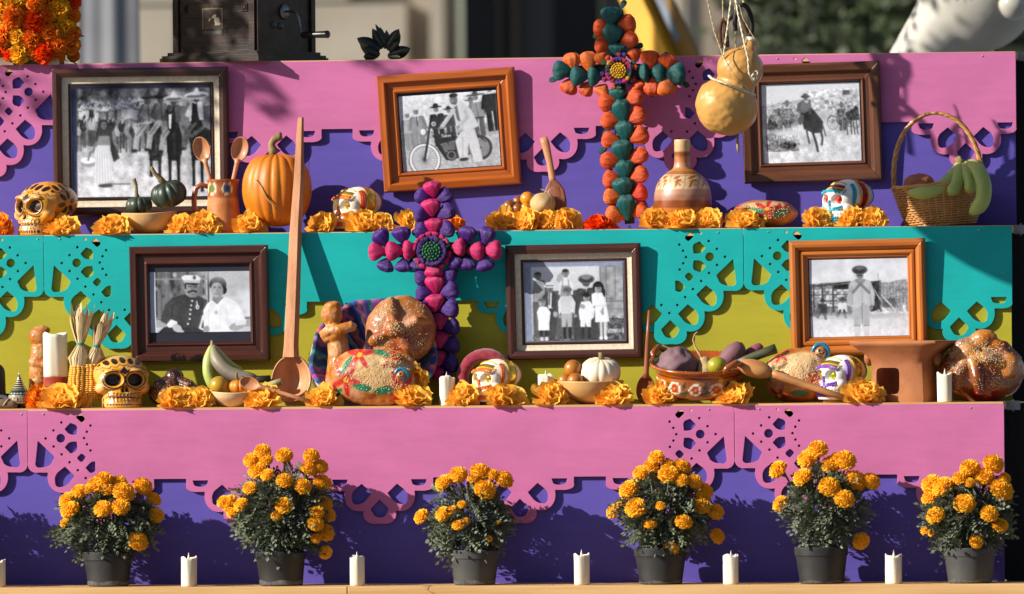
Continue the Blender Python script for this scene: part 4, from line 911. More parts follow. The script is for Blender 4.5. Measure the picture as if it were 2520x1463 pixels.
def sugar_skull(label, px, shelf, dy, s, rz, c1, c2, eye, foil, group, c3=None):
    t = T('sugar_skull', label, 'skull', px, shelf, dy, rz=rz, group=group)
    up = 8
    q = MB(); q.v = [(x * s, y * s, (z + 72) * s + up) for x, y, z in SKULL.v]; q.f = SKULL.f; q.c = [(.90, .80, .66) if foil is M_gold else (.88, .84, .79)] * len(q.v)
    q.build('skull_shell', M_white, t.o)
    MB().lathe([(0, 0), (48 * s, 0), (48 * s, up), (0, up)], 28, cy=-10 * s, cap=False).build('card_base', M_card, t.o)
    def tr(p): return Vector((p.x * s, p.y * s, (p.z + 72) * s + up))
    def beads(paths, mname, side=None, rad=2.6, step=4.6, wig=0):
        mb = MB()
        for k, (pts, how) in enumerate(paths):
            P_ = [Vector(p) for p in pts]; L_ = sum((b - a).length for a, b in zip(P_, P_[1:])); n = max(2, int(L_ / step))
            for i in range(n + 1):
                d = L_ * i / n; j = 0
                while j < len(P_) - 2 and d > (P_[j + 1] - P_[j]).length: d -= (P_[j + 1] - P_[j]).length; j += 1
                sg = P_[j + 1] - P_[j]; p = P_[j] + sg * min(1, d / max(1e-6, sg.length)); nr = Vector((-sg.y, sg.x)).normalized()
                p = p + nr * wig * (1 if i % 2 else -1)
                h = cast_front(p.x, p.y) if how == 'f' else cast_side(p.x, p.y, 1 if how == 'r' else -1)
                if h[0] is None: continue
                a = nr * (rad * 1.0)
                dv = Vector((a.x, 0, a.y)) if how == 'f' else Vector((0, a.x, a.y))
                dv = dv - h[1] * dv.dot(h[1]); c0 = tr(h[0] + h[1] * rad * .35)
                mb.tube([c0 - dv * s * 1.1, c0, c0 + dv * s * 1.1], [rad * s * .5, rad * s * .85, rad * s * .5], 6)
        return mb
    arc = lambda x0, x1, z, b, n=12: [(x0 + (x1 - x0) * i / n, z + b * (1 - ((i / n) * 2 - 1) ** 2)) for i in range(n + 1)]
    z1 = [(arc(-46, 46, 26, 6), 'f'), (arc(-46, 46, 31, 6), 'f'), ([(-44, -16), (-22, -25)], 'f'), ([(-44, -21), (-22, -30)], 'f'), ([(14, -22), (44, -16)], 'f'), ([(14, -28), (44, -22)], 'f'),
          ([(-30, -52), (30, -52)], 'f'), ([(-30, -60), (30, -60)], 'f'), ([(0, 2), (-9, -34)], 'f'), ([(0, 2), (9, -34)], 'f')]
    for sd in ('r', 'l'):
        z1 += [([(-22, 52), (-26, 20), (-26, -22)], sd), ([(-16, 54), (-20, 20), (-20, -26)], sd), ([(62, 45), (76, 20), (74, -10)], sd)]
    beads(z1, c1, rad=3.7).build('piped_icing', c1, t.o)['kind'] = 'stuff'
    z2 = [(arc(-46, 46, 36, 8), 'f'), (arc(-36, 36, 54, 9), 'f')]
    for sd in ('r', 'l'): z2 += [([(4, 62), (-2, 30), (2, -28)], sd), ([(34, 60), (32, 30), (28, -28)], sd), ([(2, -28), (28, -28)], sd)]
    beads(z2, c2, rad=3.2, step=4).build('piped_icing', c2, t.o)['kind'] = 'stuff'
    if c3: beads([([(-16, 54), (-20, 20), (-20, -26)], 'r'), ([(-10, 54), (-13, 20), (-13, -26)], 'r')], c3, rad=4.2).build('piped_icing', c3, t.o)['kind'] = 'stuff'
    # foil strips laid on the forehead and over the side
    for nm, cond in (('foil_strip', lambda p, n: 39 < p.z + .0045 * p.x * p.x < 55 and p.y < -16 and abs(p.x) < 40), ('foil_strip', lambda p, n: abs(p.y - 17 + (p.z - 20) * -.03) < (14 if foil is M_gold else 11) and p.z > -26)):
        mb = MB(); idx = {}; vv = SKULL.v
        for f in SKULL.f:
            p = sum((Vector(vv[i]) for i in f), Vector()) / len(f)
            if cond(p, None):
                for i in f:
                    if i not in idx: idx[i] = len(mb.v); mb.v.append(tuple(tr(Vector(vv[i]) + Vector(SKN[i]) * 1.2))); mb.c.append(None)
                mb.f.append(tuple(idx[i] for i in f))
        mb.build(nm, foil, t.o)
    for sx in (-1, 1):
        g = MB().ball((0, 0, 0), (13 * s, 7 * s, 13 * s), 8, 5); c0 = tr(Vector((sx * 26, -36, 5)))
        h = cast_front(sx * 26, 5); c0 = tr(h[0]) - Vector((0, 4 * s, 0))
        g.build('jewel_eye', eye, t.o, smooth=False, loc=c0 * K)
    return t

# ------------------------------------------------------------------ husk crosses
def husk_bud(seed, m, name='husk_bud'):        # base at the origin, swelling along +Z, length 1
    r = random.Random(seed); mb = MB(); nu, nv = 36, 10; ph = r.uniform(0, 6)
    v = []; f = []
    for i in range(nv + 1):
        t = i / nv
        wdt = .13 + .40 * sin(min(1, t * 1.05) ** .8 * pi * .80) if t < 1 else 0
        wdt = [.07, .16, .255, .34, .41, .465, .50, .50, .45, .28, .0][i]
        for j in range(nu):
            a = 2 * pi * j / nu; rg = 1 - .13 * (1 - abs(sin(a * 4.5 + ph + t * .8))) ** 2.2 + .04 * sin(a * 9 + ph * 3) * t + .04 * sin(a * 3 + ph * 2 + t * 4)
            v.append((cos(a) * wdt * rg, sin(a) * wdt * .72 * rg, t * (1 + .04 * sin(a * 4 + ph)) if i < nv else .97))
    for i in range(nv):
        for j in range(nu): k = (j + 1) % nu; f.append((i * nu + j, i * nu + k, (i + 1) * nu + k, (i + 1) * nu + j))
    mb.add(v, f); return mb.mesh(name, m, unit=1)
def husk_mat(n, h, d=.6): return mat('husk_' + n, C(h), C(h, .5), rough=.4, scale=5, stretch=(5, 5, .3), bump=1.0, bscale=14, bstretch=(3, 3, .2), spec=.4, contrast=(.38, .62))
HUSK = {}
def husk(colr, hexc, k):
    if (colr, k) not in HUSK: HUSK[(colr, k)] = husk_bud(hash(colr) % 97 * 0 + len(colr) * 3 + k, husk_mat(colr, hexc))
    return HUSK[(colr, k)]
HC = {'orange': '#ea5510', 'peach': '#ee7024', 'red': '#e63208', 'teal': '#035a58', 'purple': '#4b1a80', 'pink': '#d21a68', 'magenta': '#ae0f5e', 'violet': '#38146e', 'gold': '#d9a212', 'leaf': '#26521f', 'dkred': '#a8121c', 'plum': '#5d1d66'}
class Cross:
    def __init__(s, label, px, py, Y, depth=20):
        s.t = T('husk_cross', label, 'cross', px, py=py, Y=Y, group='crosses made of dyed husk flowers'); s.n = 0; s.rn = random.Random(px)
    def bud(s, base, tip, col, wdt=None, y=0, name='husk_bud'):
        s.n += 1; me = husk(col, HC[col], s.n % 3)
        a = s.t.L(*base); b = s.t.L(*tip); d = b - a; L_ = d.length
        o = link(me, name, s.t.o); o.location = (a + Vector((0, y, 0))) * K
        ang = math.atan2(d.x, d.z); wdt = wdt or L_ * s.rn.uniform(.9, 1.05)
        o.rotation_euler = Euler((s.rn.uniform(-.1, .18), ang, 0)); o.scale = (wdt * K * 1.2, wdt * K * .95, L_ * K * 1.08)
        return o
# ================================================================== flowers along the shelves
def loose():
    D = [('B', 6, 44, 'o', 46, 'deep orange marigold left of the ochre skull on the upper shelf'),
         ('B', 158, 80, 'y', 44, 'yellow marigold tucked against the right side of the upper ochre skull'),
         ('B', 287, 78, 'y', 44, 'yellow marigold left of the gourd bowl with two dark squashes'),
         ('B', 452, 66, 'y', 44, 'yellow marigold just right of the gourd bowl with dark squashes'),
         ('B', 502, 74, 'y', 50, 'yellow marigold under the handle of the clay mug'),
         ('B', 612, 66, 'y', 46, 'yellow marigold between the clay mug and the pumpkin'),
         ('B', 802, 64, 'y', 46, 'yellow marigold left of the orange-iced sugar skull on the upper shelf'),
         ('B', 893, 76, 'y', 52, 'yellow marigold in front of the upper orange-iced sugar skull'),
         ('B', 940, 50, 'y', 42, 'marigold between the upper orange-iced sugar skull and the purple cross'),
         ('B', 1002, 54, 'y', 48, 'yellow marigold peeking out left of the purple cross top'),
         ('B', 1116, 44, 'o', 34, 'orange marigold peeking out right of the purple cross top'),
         ('B', 1238, 70, 'y', 48, 'yellow marigold at the left end before the fruit dish on the upper shelf'),
         ('B', 1300, 66, 'y', 52, 'yellow marigold in front of the tan jicama root'),
         ('B', 1350, 56, 'y', 46, 'yellow marigold below the wooden scoop bowl'),
         ('B', 1394, 58, 'y', 48, 'yellow marigold right of the wooden scoop on the upper shelf'),
         ('B', 1476, 64, 'r', 34, 'flattened red-orange marigold left of the orange and green cross foot'),
         ('B', 1612, 66, 'y', 48, 'yellow marigold before the left side of the long-necked jug'),
         ('B', 1680, 82, 'y', 50, 'large yellow marigold before the middle of the long-necked jug'),
         ('B', 1746, 58, 'y', 46, 'yellow marigold before the right side of the long-necked jug'),
         ('B', 1836, 80, 'y', 42, 'yellow marigold at the left end of the painted bread on the upper shelf'),
         ('B', 2010, 56, 'y', 44, 'yellow marigold left of the blue-iced sugar skull'),
         ('B', 2098, 66, 'y', 48, 'yellow marigold before the jaw of the blue-iced sugar skull'),
         ('B', 2148, 60, 'y', 44, 'yellow marigold between the blue-iced sugar skull and the wicker basket'),
         ('C', 98, 52, 'o', 50, 'deep orange marigold between the spinning top and the tall candle'),
         ('C', 156, 86, 'y', 56, 'large yellow marigold below the tall candle with red base'),
         ('C', 203, 40, 'y', 36, 'small yellow marigold under the corn cobs'),
         ('C', 440, 76, 'y', 46, 'yellow marigold right of the lower ochre skull'),
         ('C', 494, 68, 'y', 46, 'yellow marigold between the dark bread and the pale fruit bowl'),
         ('C', 653, 80, 'y', 50, 'yellow marigold between the pale fruit bowl and the giant spoon'),
         ('C', 797, 70, 'y', 46, 'yellow marigold right of the giant spoon bowl'),
         ('C', 1012, 76, 'y', 46, 'yellow marigold between the bread basket and the grey candle'),
         ('C', 1142, 70, 'y', 50, 'yellow marigold left of the sugar skull inside the crimson ring'),
         ('C', 1240, 82, 'y', 46, 'yellow marigold before the sugar skull inside the crimson ring'),
         ('C', 1356, 78, 'y', 52, 'yellow marigold in front of the short candle near the white pumpkin'),
         ('C', 1516, 80, 'y', 46, 'yellow marigold at the right of the bowl with the white pumpkin'),
         ('C', 1625, 74, 'y', 48, 'yellow marigold between the thin spoon and the glazed stew pot'),
         ('C', 1816, 84, 'y', 48, 'yellow marigold at the right foot of the glazed stew pot'),
         ('C', 2124, 86, 'y', 50, 'yellow marigold between the purple-iced sugar skull and the clay brazier')]
    for sh, px, wpx, kind, h, lab in D: marigold(px, wpx * 1.06, sh, lab, 44, kind, h * 1.05)
loose()
# ================================================================== potted marigolds
def leaf_cloud(t, region, n, seed, stem_pts, name='foliage'):
    """pinnate leaves hung on many thin shoots that fill an uneven bush"""
    r = random.Random(seed); mb = MB(); (cx, cz, rx, ry, rz) = region
    def leaf(p, d, L_):
        d = d.normalized(); side = d.cross(Vector((r.uniform(-1, 1), r.uniform(-1, 1), r.uniform(-1, 1)))).normalized(); nn = side.cross(d)
        k = r.choice((3, 4))
        for i in range(k + 1):
            s_ = (i + .6) / (k + .6); b = p + d * (L_ * s_) - Vector((0, 0, L_ * .28 * s_ * s_))
            for sg in ((-1, 1) if i < k else (0,)):
                dd = (d * (.75 if sg else 1) + side * sg * .9 + nn * r.uniform(-.25, .25)).normalized(); ll = L_ * (.42 if sg else .48) * (1 - .25 * s_); w_ = dd.cross(nn).normalized() * ll * .34
                mid = b + dd * ll * .5
                mb.add([b, mid + w_ + nn * ll * .07, b + dd * ll, mid - w_ + nn * ll * .07], [(0, 1, 2, 3)])
    for i in range(n):
        while True:
            u = Vector((r.uniform(-1, 1), r.uniform(-1, 1), r.uniform(-1, 1)))
            if u.length < 1 and r.random() < .2 + .8 * u.length: break
        lump = 1 + .18 * sin(u.x * 7 + seed) * cos(u.z * 6 + seed * 2)
        p = Vector((cx + u.x * rx * lump * (1.0 if u.z > -.4 else .85), u.y * ry, cz + u.z * rz * lump))
        d = Vector((u.x + r.uniform(-.5, .5), u.y + r.uniform(-.6, .4), u.z * .6 + r.uniform(-.7, .4)))
        leaf(p, d, r.uniform(24, 42))
    o = mb.build(name, M_leaf, t.o, smooth=False); tag(o, None, None, kind='stuff'); return o
def potted(label, rim, bot, c, fol, flowers, seed, wob=0, dy=105):
    M_p = mat('grey_plastic_pot', (.075, .072, .070), (.030, .030, .030), rough=.7, scale=12, bump=.15, bscale=60, contrast=(.3, .75)) if seed in (3, 6) else M_pot
    """rim/bot: (x0, x1, y) in enlarged-view pixels of view c; fol: (x0, x1, y0, y1); flowers: (x, y, rx[, ry])"""
    (rx0, ry_), (rx1, _) = Q(3, c, rim[0], rim[2]), Q(3, c, rim[1], rim[2]); (bx0, by), (bx1, _) = Q(3, c, bot[0], bot[2]), Q(3, c, bot[1], bot[2])
    t = T('potted_marigold', label, 'potted plant', (bx0 + bx1) / 2, 'D', dy, group='potted marigolds along the front timber')
    r1 = (rx1 - rx0) / 2; r0_ = (bx1 - bx0) / 2; h = t.z(ry_); off = t.x((rx0 + rx1) / 2)
    fn = lambda r_, z_, a: (r_, z_)
    mb = MB().lathe([(0, .2), (r0_ - 3, .2), (r0_, 2), (r0_ + (r1 - r0_) * .72, h - 22), (r1 - 1, h - 20), (r1, h - 3), (r1 - 2, h), (r1 - 5, h - 1), (r1 - 7, h - 14), (0, h - 16)], 40, cap=False)
    for i, (x, y, z) in enumerate(mb.v): mb.v[i] = (x + off * z / max(h, 1), y, z)
    sharp(mb.build('pot', M_p, t.o))
    # dried splash of soil round the foot of the pot
    q = MB().lathe([(r0_ + .35, 3), (r0_ + .6 + (r1 - r0_) * .1, 10 + 3 * sin(seed))], 40, fn=lambda r_, z_, a: (r_, z_ + (2.5 * sin(a * 5 + seed) if z_ > 5 else 0)), cap=False)
    for i, (x, y, z) in enumerate(q.v): q.v[i] = (x + off * z / max(h, 1), y, z)
    q.build('dust_band', M_dust, t.o)
    MB().lathe([(0, h - 15), (r1 - 7.5, h - 13)], 24, cap=False).build('soil', mat('soil', (.03, .02, .012), rough=.95, scale=80, bump=.8, bscale=200), t.o)
    r = random.Random(seed)
    f0, f1 = Q(3, c, fol[0], fol[2]), Q(3, c, fol[1], fol[3])
    cx, cz = t.x((f0[0] + f1[0]) / 2), t.z((f0[1] + f1[1]) / 2); rx, rz = abs(f1[0] - f0[0]) / 2, abs(f1[1] - f0[1]) / 2
    leaf_cloud(t, (cx, cz, rx * .88, 64, rz * .90), int(600 * (rx * rz) / (110 * 80)), seed, None)
    stems = MB(); base = Vector((off, 0, h - 14))
    for i, fl in enumerate(flowers):
        x, y, a = fl[:3]; b = fl[3] if len(fl) > 3 else a
        p, q_ = Q(3, c, x, y); rr = (a + b) / 2 * ZF; lx, lz = t.x(p), t.z(q_)
        u = (lx - cx) / rx; v = (lz - cz) / rz
        ly = -78 * math.sqrt(max(.05, 1 - min(.95, (u * u + v * v) * .72))) + r.uniform(-8, 8)
        if abs(u) > .85: ly *= .4
        c3 = Vector((lx - .147 * ly, ly, lz)); ax = Vector((u * .55 + r.uniform(-.2, .2), -.55 + r.uniform(-.25, .2), .75 if v > -.5 else (-.35 if v < -.8 else .4))).normalized()
        o = link(POM[(i + seed) % 3] if a > 34 else POM[0], 'flower', t.o); o.location = c3 * K; o.rotation_euler = ax.to_track_quat('Z', 'Y').to_euler()
        sx = a * ZF * K * 1.0; o.scale = (rr * K * 1.08, rr * K * 1.08, rr * K * 1.0)
        bs = c3 - ax * rr * .75
        stems.tube([bs + ax * rr * .35, bs - ax * rr * .1, bs - ax * rr * .55], [rr * .36, rr * .3, 2.4], 7)
        m_ = (bs - ax * rr * .5) * .6 + base * .4 + Vector((0, 0, 10)); stems.tube([bs - ax * rr * .5, m_, base + Vector((r.uniform(-14, 14), r.uniform(-14, 14), 0))], [2.6, 2.4, 3.0], 5)
    for i in range(10):                                            # closed buds
        a = r.uniform(0, 6.3); u = Vector((cos(a) * rx * .8, r.uniform(-70, -20), sin(a) * rz * .8)); p = Vector((cx, 0, cz)) + u
        stems.ball(p, (4.5, 4.5, 7.5), 7, 6); stems.tube([p, p * .6 + base * .4], [2, 1.6], 4)
    stems.build('stems', M_bud, t.o); return t
potted('dense low potted marigold bush nearest the candle cut by the photo edge', (610, 975, 1152), (645, 940, 1412), 0, (430, 1160, 700, 1170),
       [(770, 630, 62), (715, 670, 66), (590, 718, 62, 55), (500, 775, 60), (525, 845, 66), (770, 837, 62), (900, 823, 64, 60), (920, 720, 72), (880, 652, 60, 46), (1057, 680, 62, 66), (1135, 775, 45, 56), (1150, 890, 52, 58), (478, 940, 38, 30), (1022, 1075, 78, 52), (800, 700, 42), (650, 700, 40)], 1)
potted('potted marigold beside the candle near the left corner, tall bush with many drooping heads', (42, 405, 1150), (75, 385, 1400), 1, (-110, 580, 540, 1190),
       [(100, 430, 64, 46), (20, 490, 58, 50), (120, 490, 60, 46), (65, 565, 62), (140, 595, 46), (258, 458, 64, 52), (460, 462, 54), (445, 553, 64, 50), (525, 540, 46, 60), (265, 638, 58, 54), (400, 680, 64, 56), (540, 660, 58, 66), (263, 815, 64, 58), (205, 890, 36, 34), (550, 805, 50, 62), (580, 890, 46, 54), (500, 868, 46, 50), (488, 945, 52, 60), (555, 1015, 64, 60), (490, 1055, 36), (555, 1160, 54, 36), (-148, 800, 56, 62), (-55, 810, 52, 50), (-118, 865, 42, 50), (10, 690, 50, 44), (-190, 790, 42, 50)], 2)
potted('potted marigold under the purple and pink cross, in a grey dusty pot', (1460, 1830, 1140), (1497, 1790, 1398), 1, (1345, 1890, 640, 1190),
       [(1530, 600, 78, 46), (1425, 655, 68, 52), (1690, 585, 76, 62), (1640, 625, 42, 34), (1785, 600, 46, 42), (1868, 635, 58, 62), (1727, 705, 77, 68), (1557, 810, 29, 32), (1260, 900, 52, 56), (1425, 878, 68, 44), (1490, 850, 36), (1530, 958, 42), (1582, 930, 36, 32), (1755, 1056, 28, 16), (1815, 940, 14)], 3)
potted('potted marigold under the family photograph, round bush with a head hanging over the rim', (892, 1275, 1125), (935, 1238, 1395), 2, (800, 1420, 590, 1140),
       [(1060, 478, 66, 42), (1020, 545, 60, 46), (950, 590, 62, 52), (1245, 550, 66, 58), (1145, 535, 56, 38), (1148, 600, 78, 62), (858, 705, 78, 62), (910, 835, 70, 76), (750, 865, 56, 52), (790, 830, 34, 38), (1085, 820, 36, 32), (1335, 650, 62, 40), (1400, 725, 72, 56), (1385, 820, 60, 68), (1485, 870, 54, 62), (1010, 950, 42, 46), (1250, 938, 58, 56), (1495, 1045, 54, 52), (1155, 1135, 64, 44), (1240, 640, 42, 50)], 4)
potted('potted marigold under the honey framed photograph, gangly bush with a head drooping left', (245, 632, 1120), (285, 600, 1392), 3, (205, 720, 560, 1080),
       [(420, 422, 72, 60), (345, 490, 72, 62), (513, 530, 76, 54), (615, 503, 80, 62), (133, 567, 62, 66), (305, 618, 66, 65), (497, 690, 78, 65), (683, 648, 80, 78), (802, 655, 52, 70), (600, 775, 68), (152, 812, 60), (725, 1080, 60, 54), (328, 1200, 62, 48), (555, 480, 40, 36)], 5)
potted('potted marigold at the altar end right, pale grey pot beside the black cloth', (1335, 1715, 1125), (1370, 1682, 1392), 3, (1215, 1800, 640, 1140),
       [(1700, 530, 77, 62), (1530, 560, 70, 66), (1455, 632, 56, 50), (1628, 622, 70, 66), (1782, 630, 36, 42), (1755, 715, 80, 75), (1335, 690, 74, 76), (1252, 668, 72, 62), (1242, 770, 56, 58), (1480, 807, 70), (1275, 893, 58, 66), (1655, 880, 50, 68), (1735, 965, 52, 58), (1210, 1000, 42, 30), (1250, 1020, 30, 22), (1565, 1078, 60, 36), (1520, 660, 40, 36)], 6)
potted('potted marigold beyond the altar end, only its shadow falls into view', (-620, -250, 1152), (-585, -290, 1412), 0, (-820, -90, 640, 1170),
       [(-400, 700, 62), (-520, 640, 66), (-600, 760, 62), (-300, 800, 60), (-720, 830, 60), (-190, 860, 50), (-450, 830, 60), (-800, 930, 50), (-170, 1000, 50)], 7)

# ================================================================== candles
def candle(label, x0, x1, y0, shelf, seed, flame=True, dy=70, mat_=None, red=None, drip=True, group='ivory candles'):
    t = T('candle', label, 'candle', (x0 + x1) / 2, shelf, dy, group=group); r_ = (x1 - x0) / 2; h = t.z(y0); r = random.Random(seed)
    b0 = red or 0
    ph = [r.uniform(0, 6.3) for _ in range(4)]
    def rad(a, z): return r_ * (1 + .05 * sin(3 * a + ph[0]) + .035 * sin(7 * a + ph[1] + z * .02) * (z / h) + .05 * max(0, sin(5 * a + ph[2])) ** 3 * (z / h))
    rimz = lambda a: 3.0 * sin(2 * a + ph[3]) + 1.2 * sin(5 * a + ph[1])
    def fn(q, z, a): return (q * rad(a, z) / r_, z + (rimz(a) * (1 if z > h * .85 else 0)))
    pr = [(0, b0), (r_ * .96, b0), (r_, b0 + 3), (r_, h * .45), (r_ * .99, h * .7), (r_ * .99, h * .84), (r_ * 1.0, h * .93), (r_ * .99, h - 5), (r_ * .93, h - 4), (r_ * .84, h - 5.5), (r_ * .7, h - 10), (0, h - 13)]
    MB().lathe(pr, 40, fn=fn, cap=False).build('wax_body', M_wax, t.o)
    if flame: MB().lathe([(0, 0), (3.4, 4), (3.6, 8), (1.8, 16), (0, 24)], 10, fn=lambda q, z, a: (q * (1 if abs(sin(a)) > .3 else .6), z), cz=h - 15, cap=False).build('led_flame', mat('frosted_flame', C('#e8e2d2'), rough=.4, sss=.3), t.o)
    if red: MB().lathe([(0, 0), (r_ * 1.03, 0), (r_ * 1.04, 3), (r_ * 1.03, red), (0, red)], 36, cap=False).build('base_band', mat('red_wax_band', C('#a33a1a'), C('#8c2c12'), rough=.45, scale=20), t.o, smooth=True)
    return t
candle('ivory candle cut by the photo edge, left of the potted marigolds', -17, 13, 1376, 'D', 1)
candle('ivory candle between the low bush pot and the tall bush pot', 446, 484, 1369, 'D', 2)
candle('ivory candle standing in the shadow right of the tall bush pot', 861, 897, 1367, 'D', 3)
candle('sunlit ivory candle right of the grey dusty pot, ragged rim', 1413, 1450, 1362, 'D', 4)
candle('ivory candle between the round bush pot and the gangly bush pot', 1781, 1818, 1364, 'D', 5)
candle('ivory candle beside the pale grey flower pot', 2180, 2220, 1364, 'D', 6)
candle('thick tall ivory candle with a red base beside the corn cobs', 108, 167, 816, 'C', 7, flame=False, dy=112, red=76)
candle('shaded pale candle between the bread basket and the crimson ring', 1081, 1118, 924, 'C', 8, dy=50)
candle('short candle behind a marigold, left of the white pumpkin bowl', 1325, 1362, 920, 'C', 9, dy=85)
candle('pale candle in front of the big sesame bread', 2308, 2343, 916, 'C', 10, dy=30)
# ================================================================== upper shelf
sugar_cols = {k: ice(k, h) for k, h in (('orange', '#ea7420'), ('yellow', '#f2b61c'), ('cyan', '#22a8bd'), ('violet', '#8a4fc0'), ('coral', '#e2502a'))}
J_gold = mat('gold_jewel', (.85, .6, .15), (.5, .35, .06), rough=.12, metal=.8, scale=40); J_red = mat('red_jewel', (.62, .03, .01), (.4, .01, .01), rough=.1, coat=1, scale=40); J_green = mat('lime_jewel', (.5, .5, .05), (.3, .32, .04), rough=.12, metal=.6, scale=40)
big_skull('ochre skull at the altar end beside the riders photograph, petals painted on its side', 112, 'B', 92, .93, R(-34), 0)
big_skull('ochre skull beside the corn cobs on the lower shelf, big dark eye sockets', 294, 'C', 92, .90, R(22), 1, wx=1.16)
sugar_skull('orange and yellow iced sugar skull on the upper shelf beside the pumpkin', 876, 'B', 88, .73, R(-42), sugar_cols['orange'], sugar_cols['yellow'], J_gold, M_gold, 'iced sugar skulls', sugar_cols['coral'])
sugar_skull('blue iced sugar skull with red eyes left of the wicker basket', 2084, 'B', 88, .76, R(-42), sugar_cols['cyan'], sugar_cols['yellow'], J_red, M_redfoil, 'iced sugar skulls')
sugar_skull('orange iced sugar skull standing inside the crimson ring', 1220, 'C', 88, .73, R(-40), sugar_cols['orange'], sugar_cols['yellow'], J_gold, M_gold, 'iced sugar skulls')
sugar_skull('purple iced sugar skull behind the long wooden ladle handle', 2068, 'C', 96, .75, R(-40), sugar_cols['violet'], sugar_cols['yellow'], J_green, M_olivefoil, 'iced sugar skulls')

# gourd bowl and two dark squashes
M_gourd = mat('pale_gourd', C('#d3ab74'), C('#b5864f'), rough=.6, scale=12, bump=.2, bscale=60, contrast=(.3, .75))
def bowl(name, label, px, shelf, dy, r1, h, m, tilt=0, base=.35, inner=None, group=None, wob=2):
    t = T(name, label, 'bowl', px, shelf, dy, group=group, tilt=tilt)
    pr = prof_smooth([(r1 * base * .3, 0), (r1 * base, .5), (r1 * .72, h * .28), (r1 * .93, h * .62), (r1, h)], 5)
    pr = [(0, 0)] + pr + [(r1 - 2, h + 1.5), (r1 - 5, h)] + [(r * .9, z + 5) for r, z in reversed(prof_smooth([(r1 * .2, 3), (r1 * .72, h * .28), (r1 * .97, h * .8)], 5))] + [(0, 7)]
    MB().lathe(pr, 48, fn=lambda q, z, a: (q * (1 + .012 * sin(3 * a)), z + wob * sin(2 * a + 1) * z / h), cap=False).build('bowl_body', m, t.o)
    return t
bowl('gourd_bowl', 'half gourd bowl holding two dark green squashes', 369, 'B', 86, 70, 52, M_gourd, R(-2))
M_dgreen = mat('dark_squash_skin', (.040, .055, .035), (.018, .026, .018), rough=.42, scale=14, bump=.15, bscale=60, contrast=(.3, .7))
M_stem = mat('dry_stem', C('#a08a5e'), C('#6f5c38'), rough=.85, scale=30, stretch=(2, 2, .3), bump=.5, bscale=80)
def squash(name, label, px, py, Y, rx, rz, m, ribs, depth, stem, tilt=(0, 0), sm=None, group=None, z0=None, cat='squash', flatn=.0):
    """a ribbed fruit centred at the given pixel; stem: list of (dx, dz, r)"""
    t = T(name, label, cat, px, py=py, Y=Y, group=group)
    t.o.rotation_euler = (tilt[1], tilt[0], 0)
    def fn(d):
        a = math.atan2(d.y, d.x); c = math.sqrt(max(0, 1 - d.z * d.z))
        a += .07 * sin(3 * a + ribs) + .05 * sin(5 * a); rib = abs(cos(a * ribs / 2)) ** .6
        return (1 - depth * (1 - rib) * c ** .6) * (1 - .16 * max(0, d.z - .72) / .28 * 1.0 - .1 * max(0, -d.z - .75) / .25)
    MB().ball((0, 0, 0), (rx, rx, rz), ribs * 8, 26, fn).build('skin', m, t.o)
    if stem:
        MB().tube([(x, 0, z) for x, z, _ in stem], [q for _, _, q in stem], 9).build('stem', sm or M_stem, t.o)
    return t
squash('small_squash', 'small dark green squash low in the half gourd bowl', 342, 506, .088, 34, 26, M_dgreen, 10, .10, [(-2, 18, 7), (-4, 30, 4.5), (-3, 48, 4), (-7, 64, 5), (-8, 67, 5)], (R(-4), 0), group='dark squashes')
squash('ribbed_squash', 'larger ribbed dark squash tipped on top of the half gourd bowl', 415, 478, .085, 46, 37, M_dgreen, 10, .16, [(-3, 26, 10), (-9, 44, 7), (-18, 58, 5), (-22, 74, 5), (-21, 78, 3)], (R(-14), R(14)), group='dark squashes')

# clay mug and its spoons
t = T('clay_mug', 'terracotta mug with a looped handle holding two wooden spoons', 'mug', 550, 'B', 80)
c = Cv((-45, 140, 45, -5), 300, bgc=C('#c97c40')); c.rect(-45, 91, 45, 140, C('#9e531f')); c.noise(1, 14, .04)
for x, col in ((-23, C('#5d6b22')), (16, C('#254a78'))):
    c.ell(x, 111, 8, 10, col)
    for k in range(14): a = k * pi / 7; c.ell(x + 11 * cos(a), 111 + 14 * sin(a), 1.9, 2.1, C('#efdcae'))
mg = MB().lathe([(0, 0), (36, 0), (39.5, 3)] + [(39.5 + 1.2 * sin(k * .3), 3 + k * 6.3) for k in range(21)] + [(41, 132), (39.5, 134), (37, 133), (36, 126), (35, 20), (0, 16)], 90, cap=False)
paint_front(mg, c, C('#b06a34')); v = np.array(mg.v); n_ = normals_of(mg)
mg.build('mug_body', mat('painted_clay', (1, 1, 1), vc=True, rough=.5, scale=20, bump=.25, bscale=180, coat=.15, coat_r=.2), t.o)
MB().tube([t.L(512, 459, 0), t.L(496, 453, 0), t.L(482, 462, 0), t.L(476, 485, 0), t.L(477, 510, 0), t.L(486, 528, 0), t.L(488, 540, 0)][:6] , [6, 6.5, 7, 7, 7, 6.5], 10).build('handle', M_glaze, t.o)
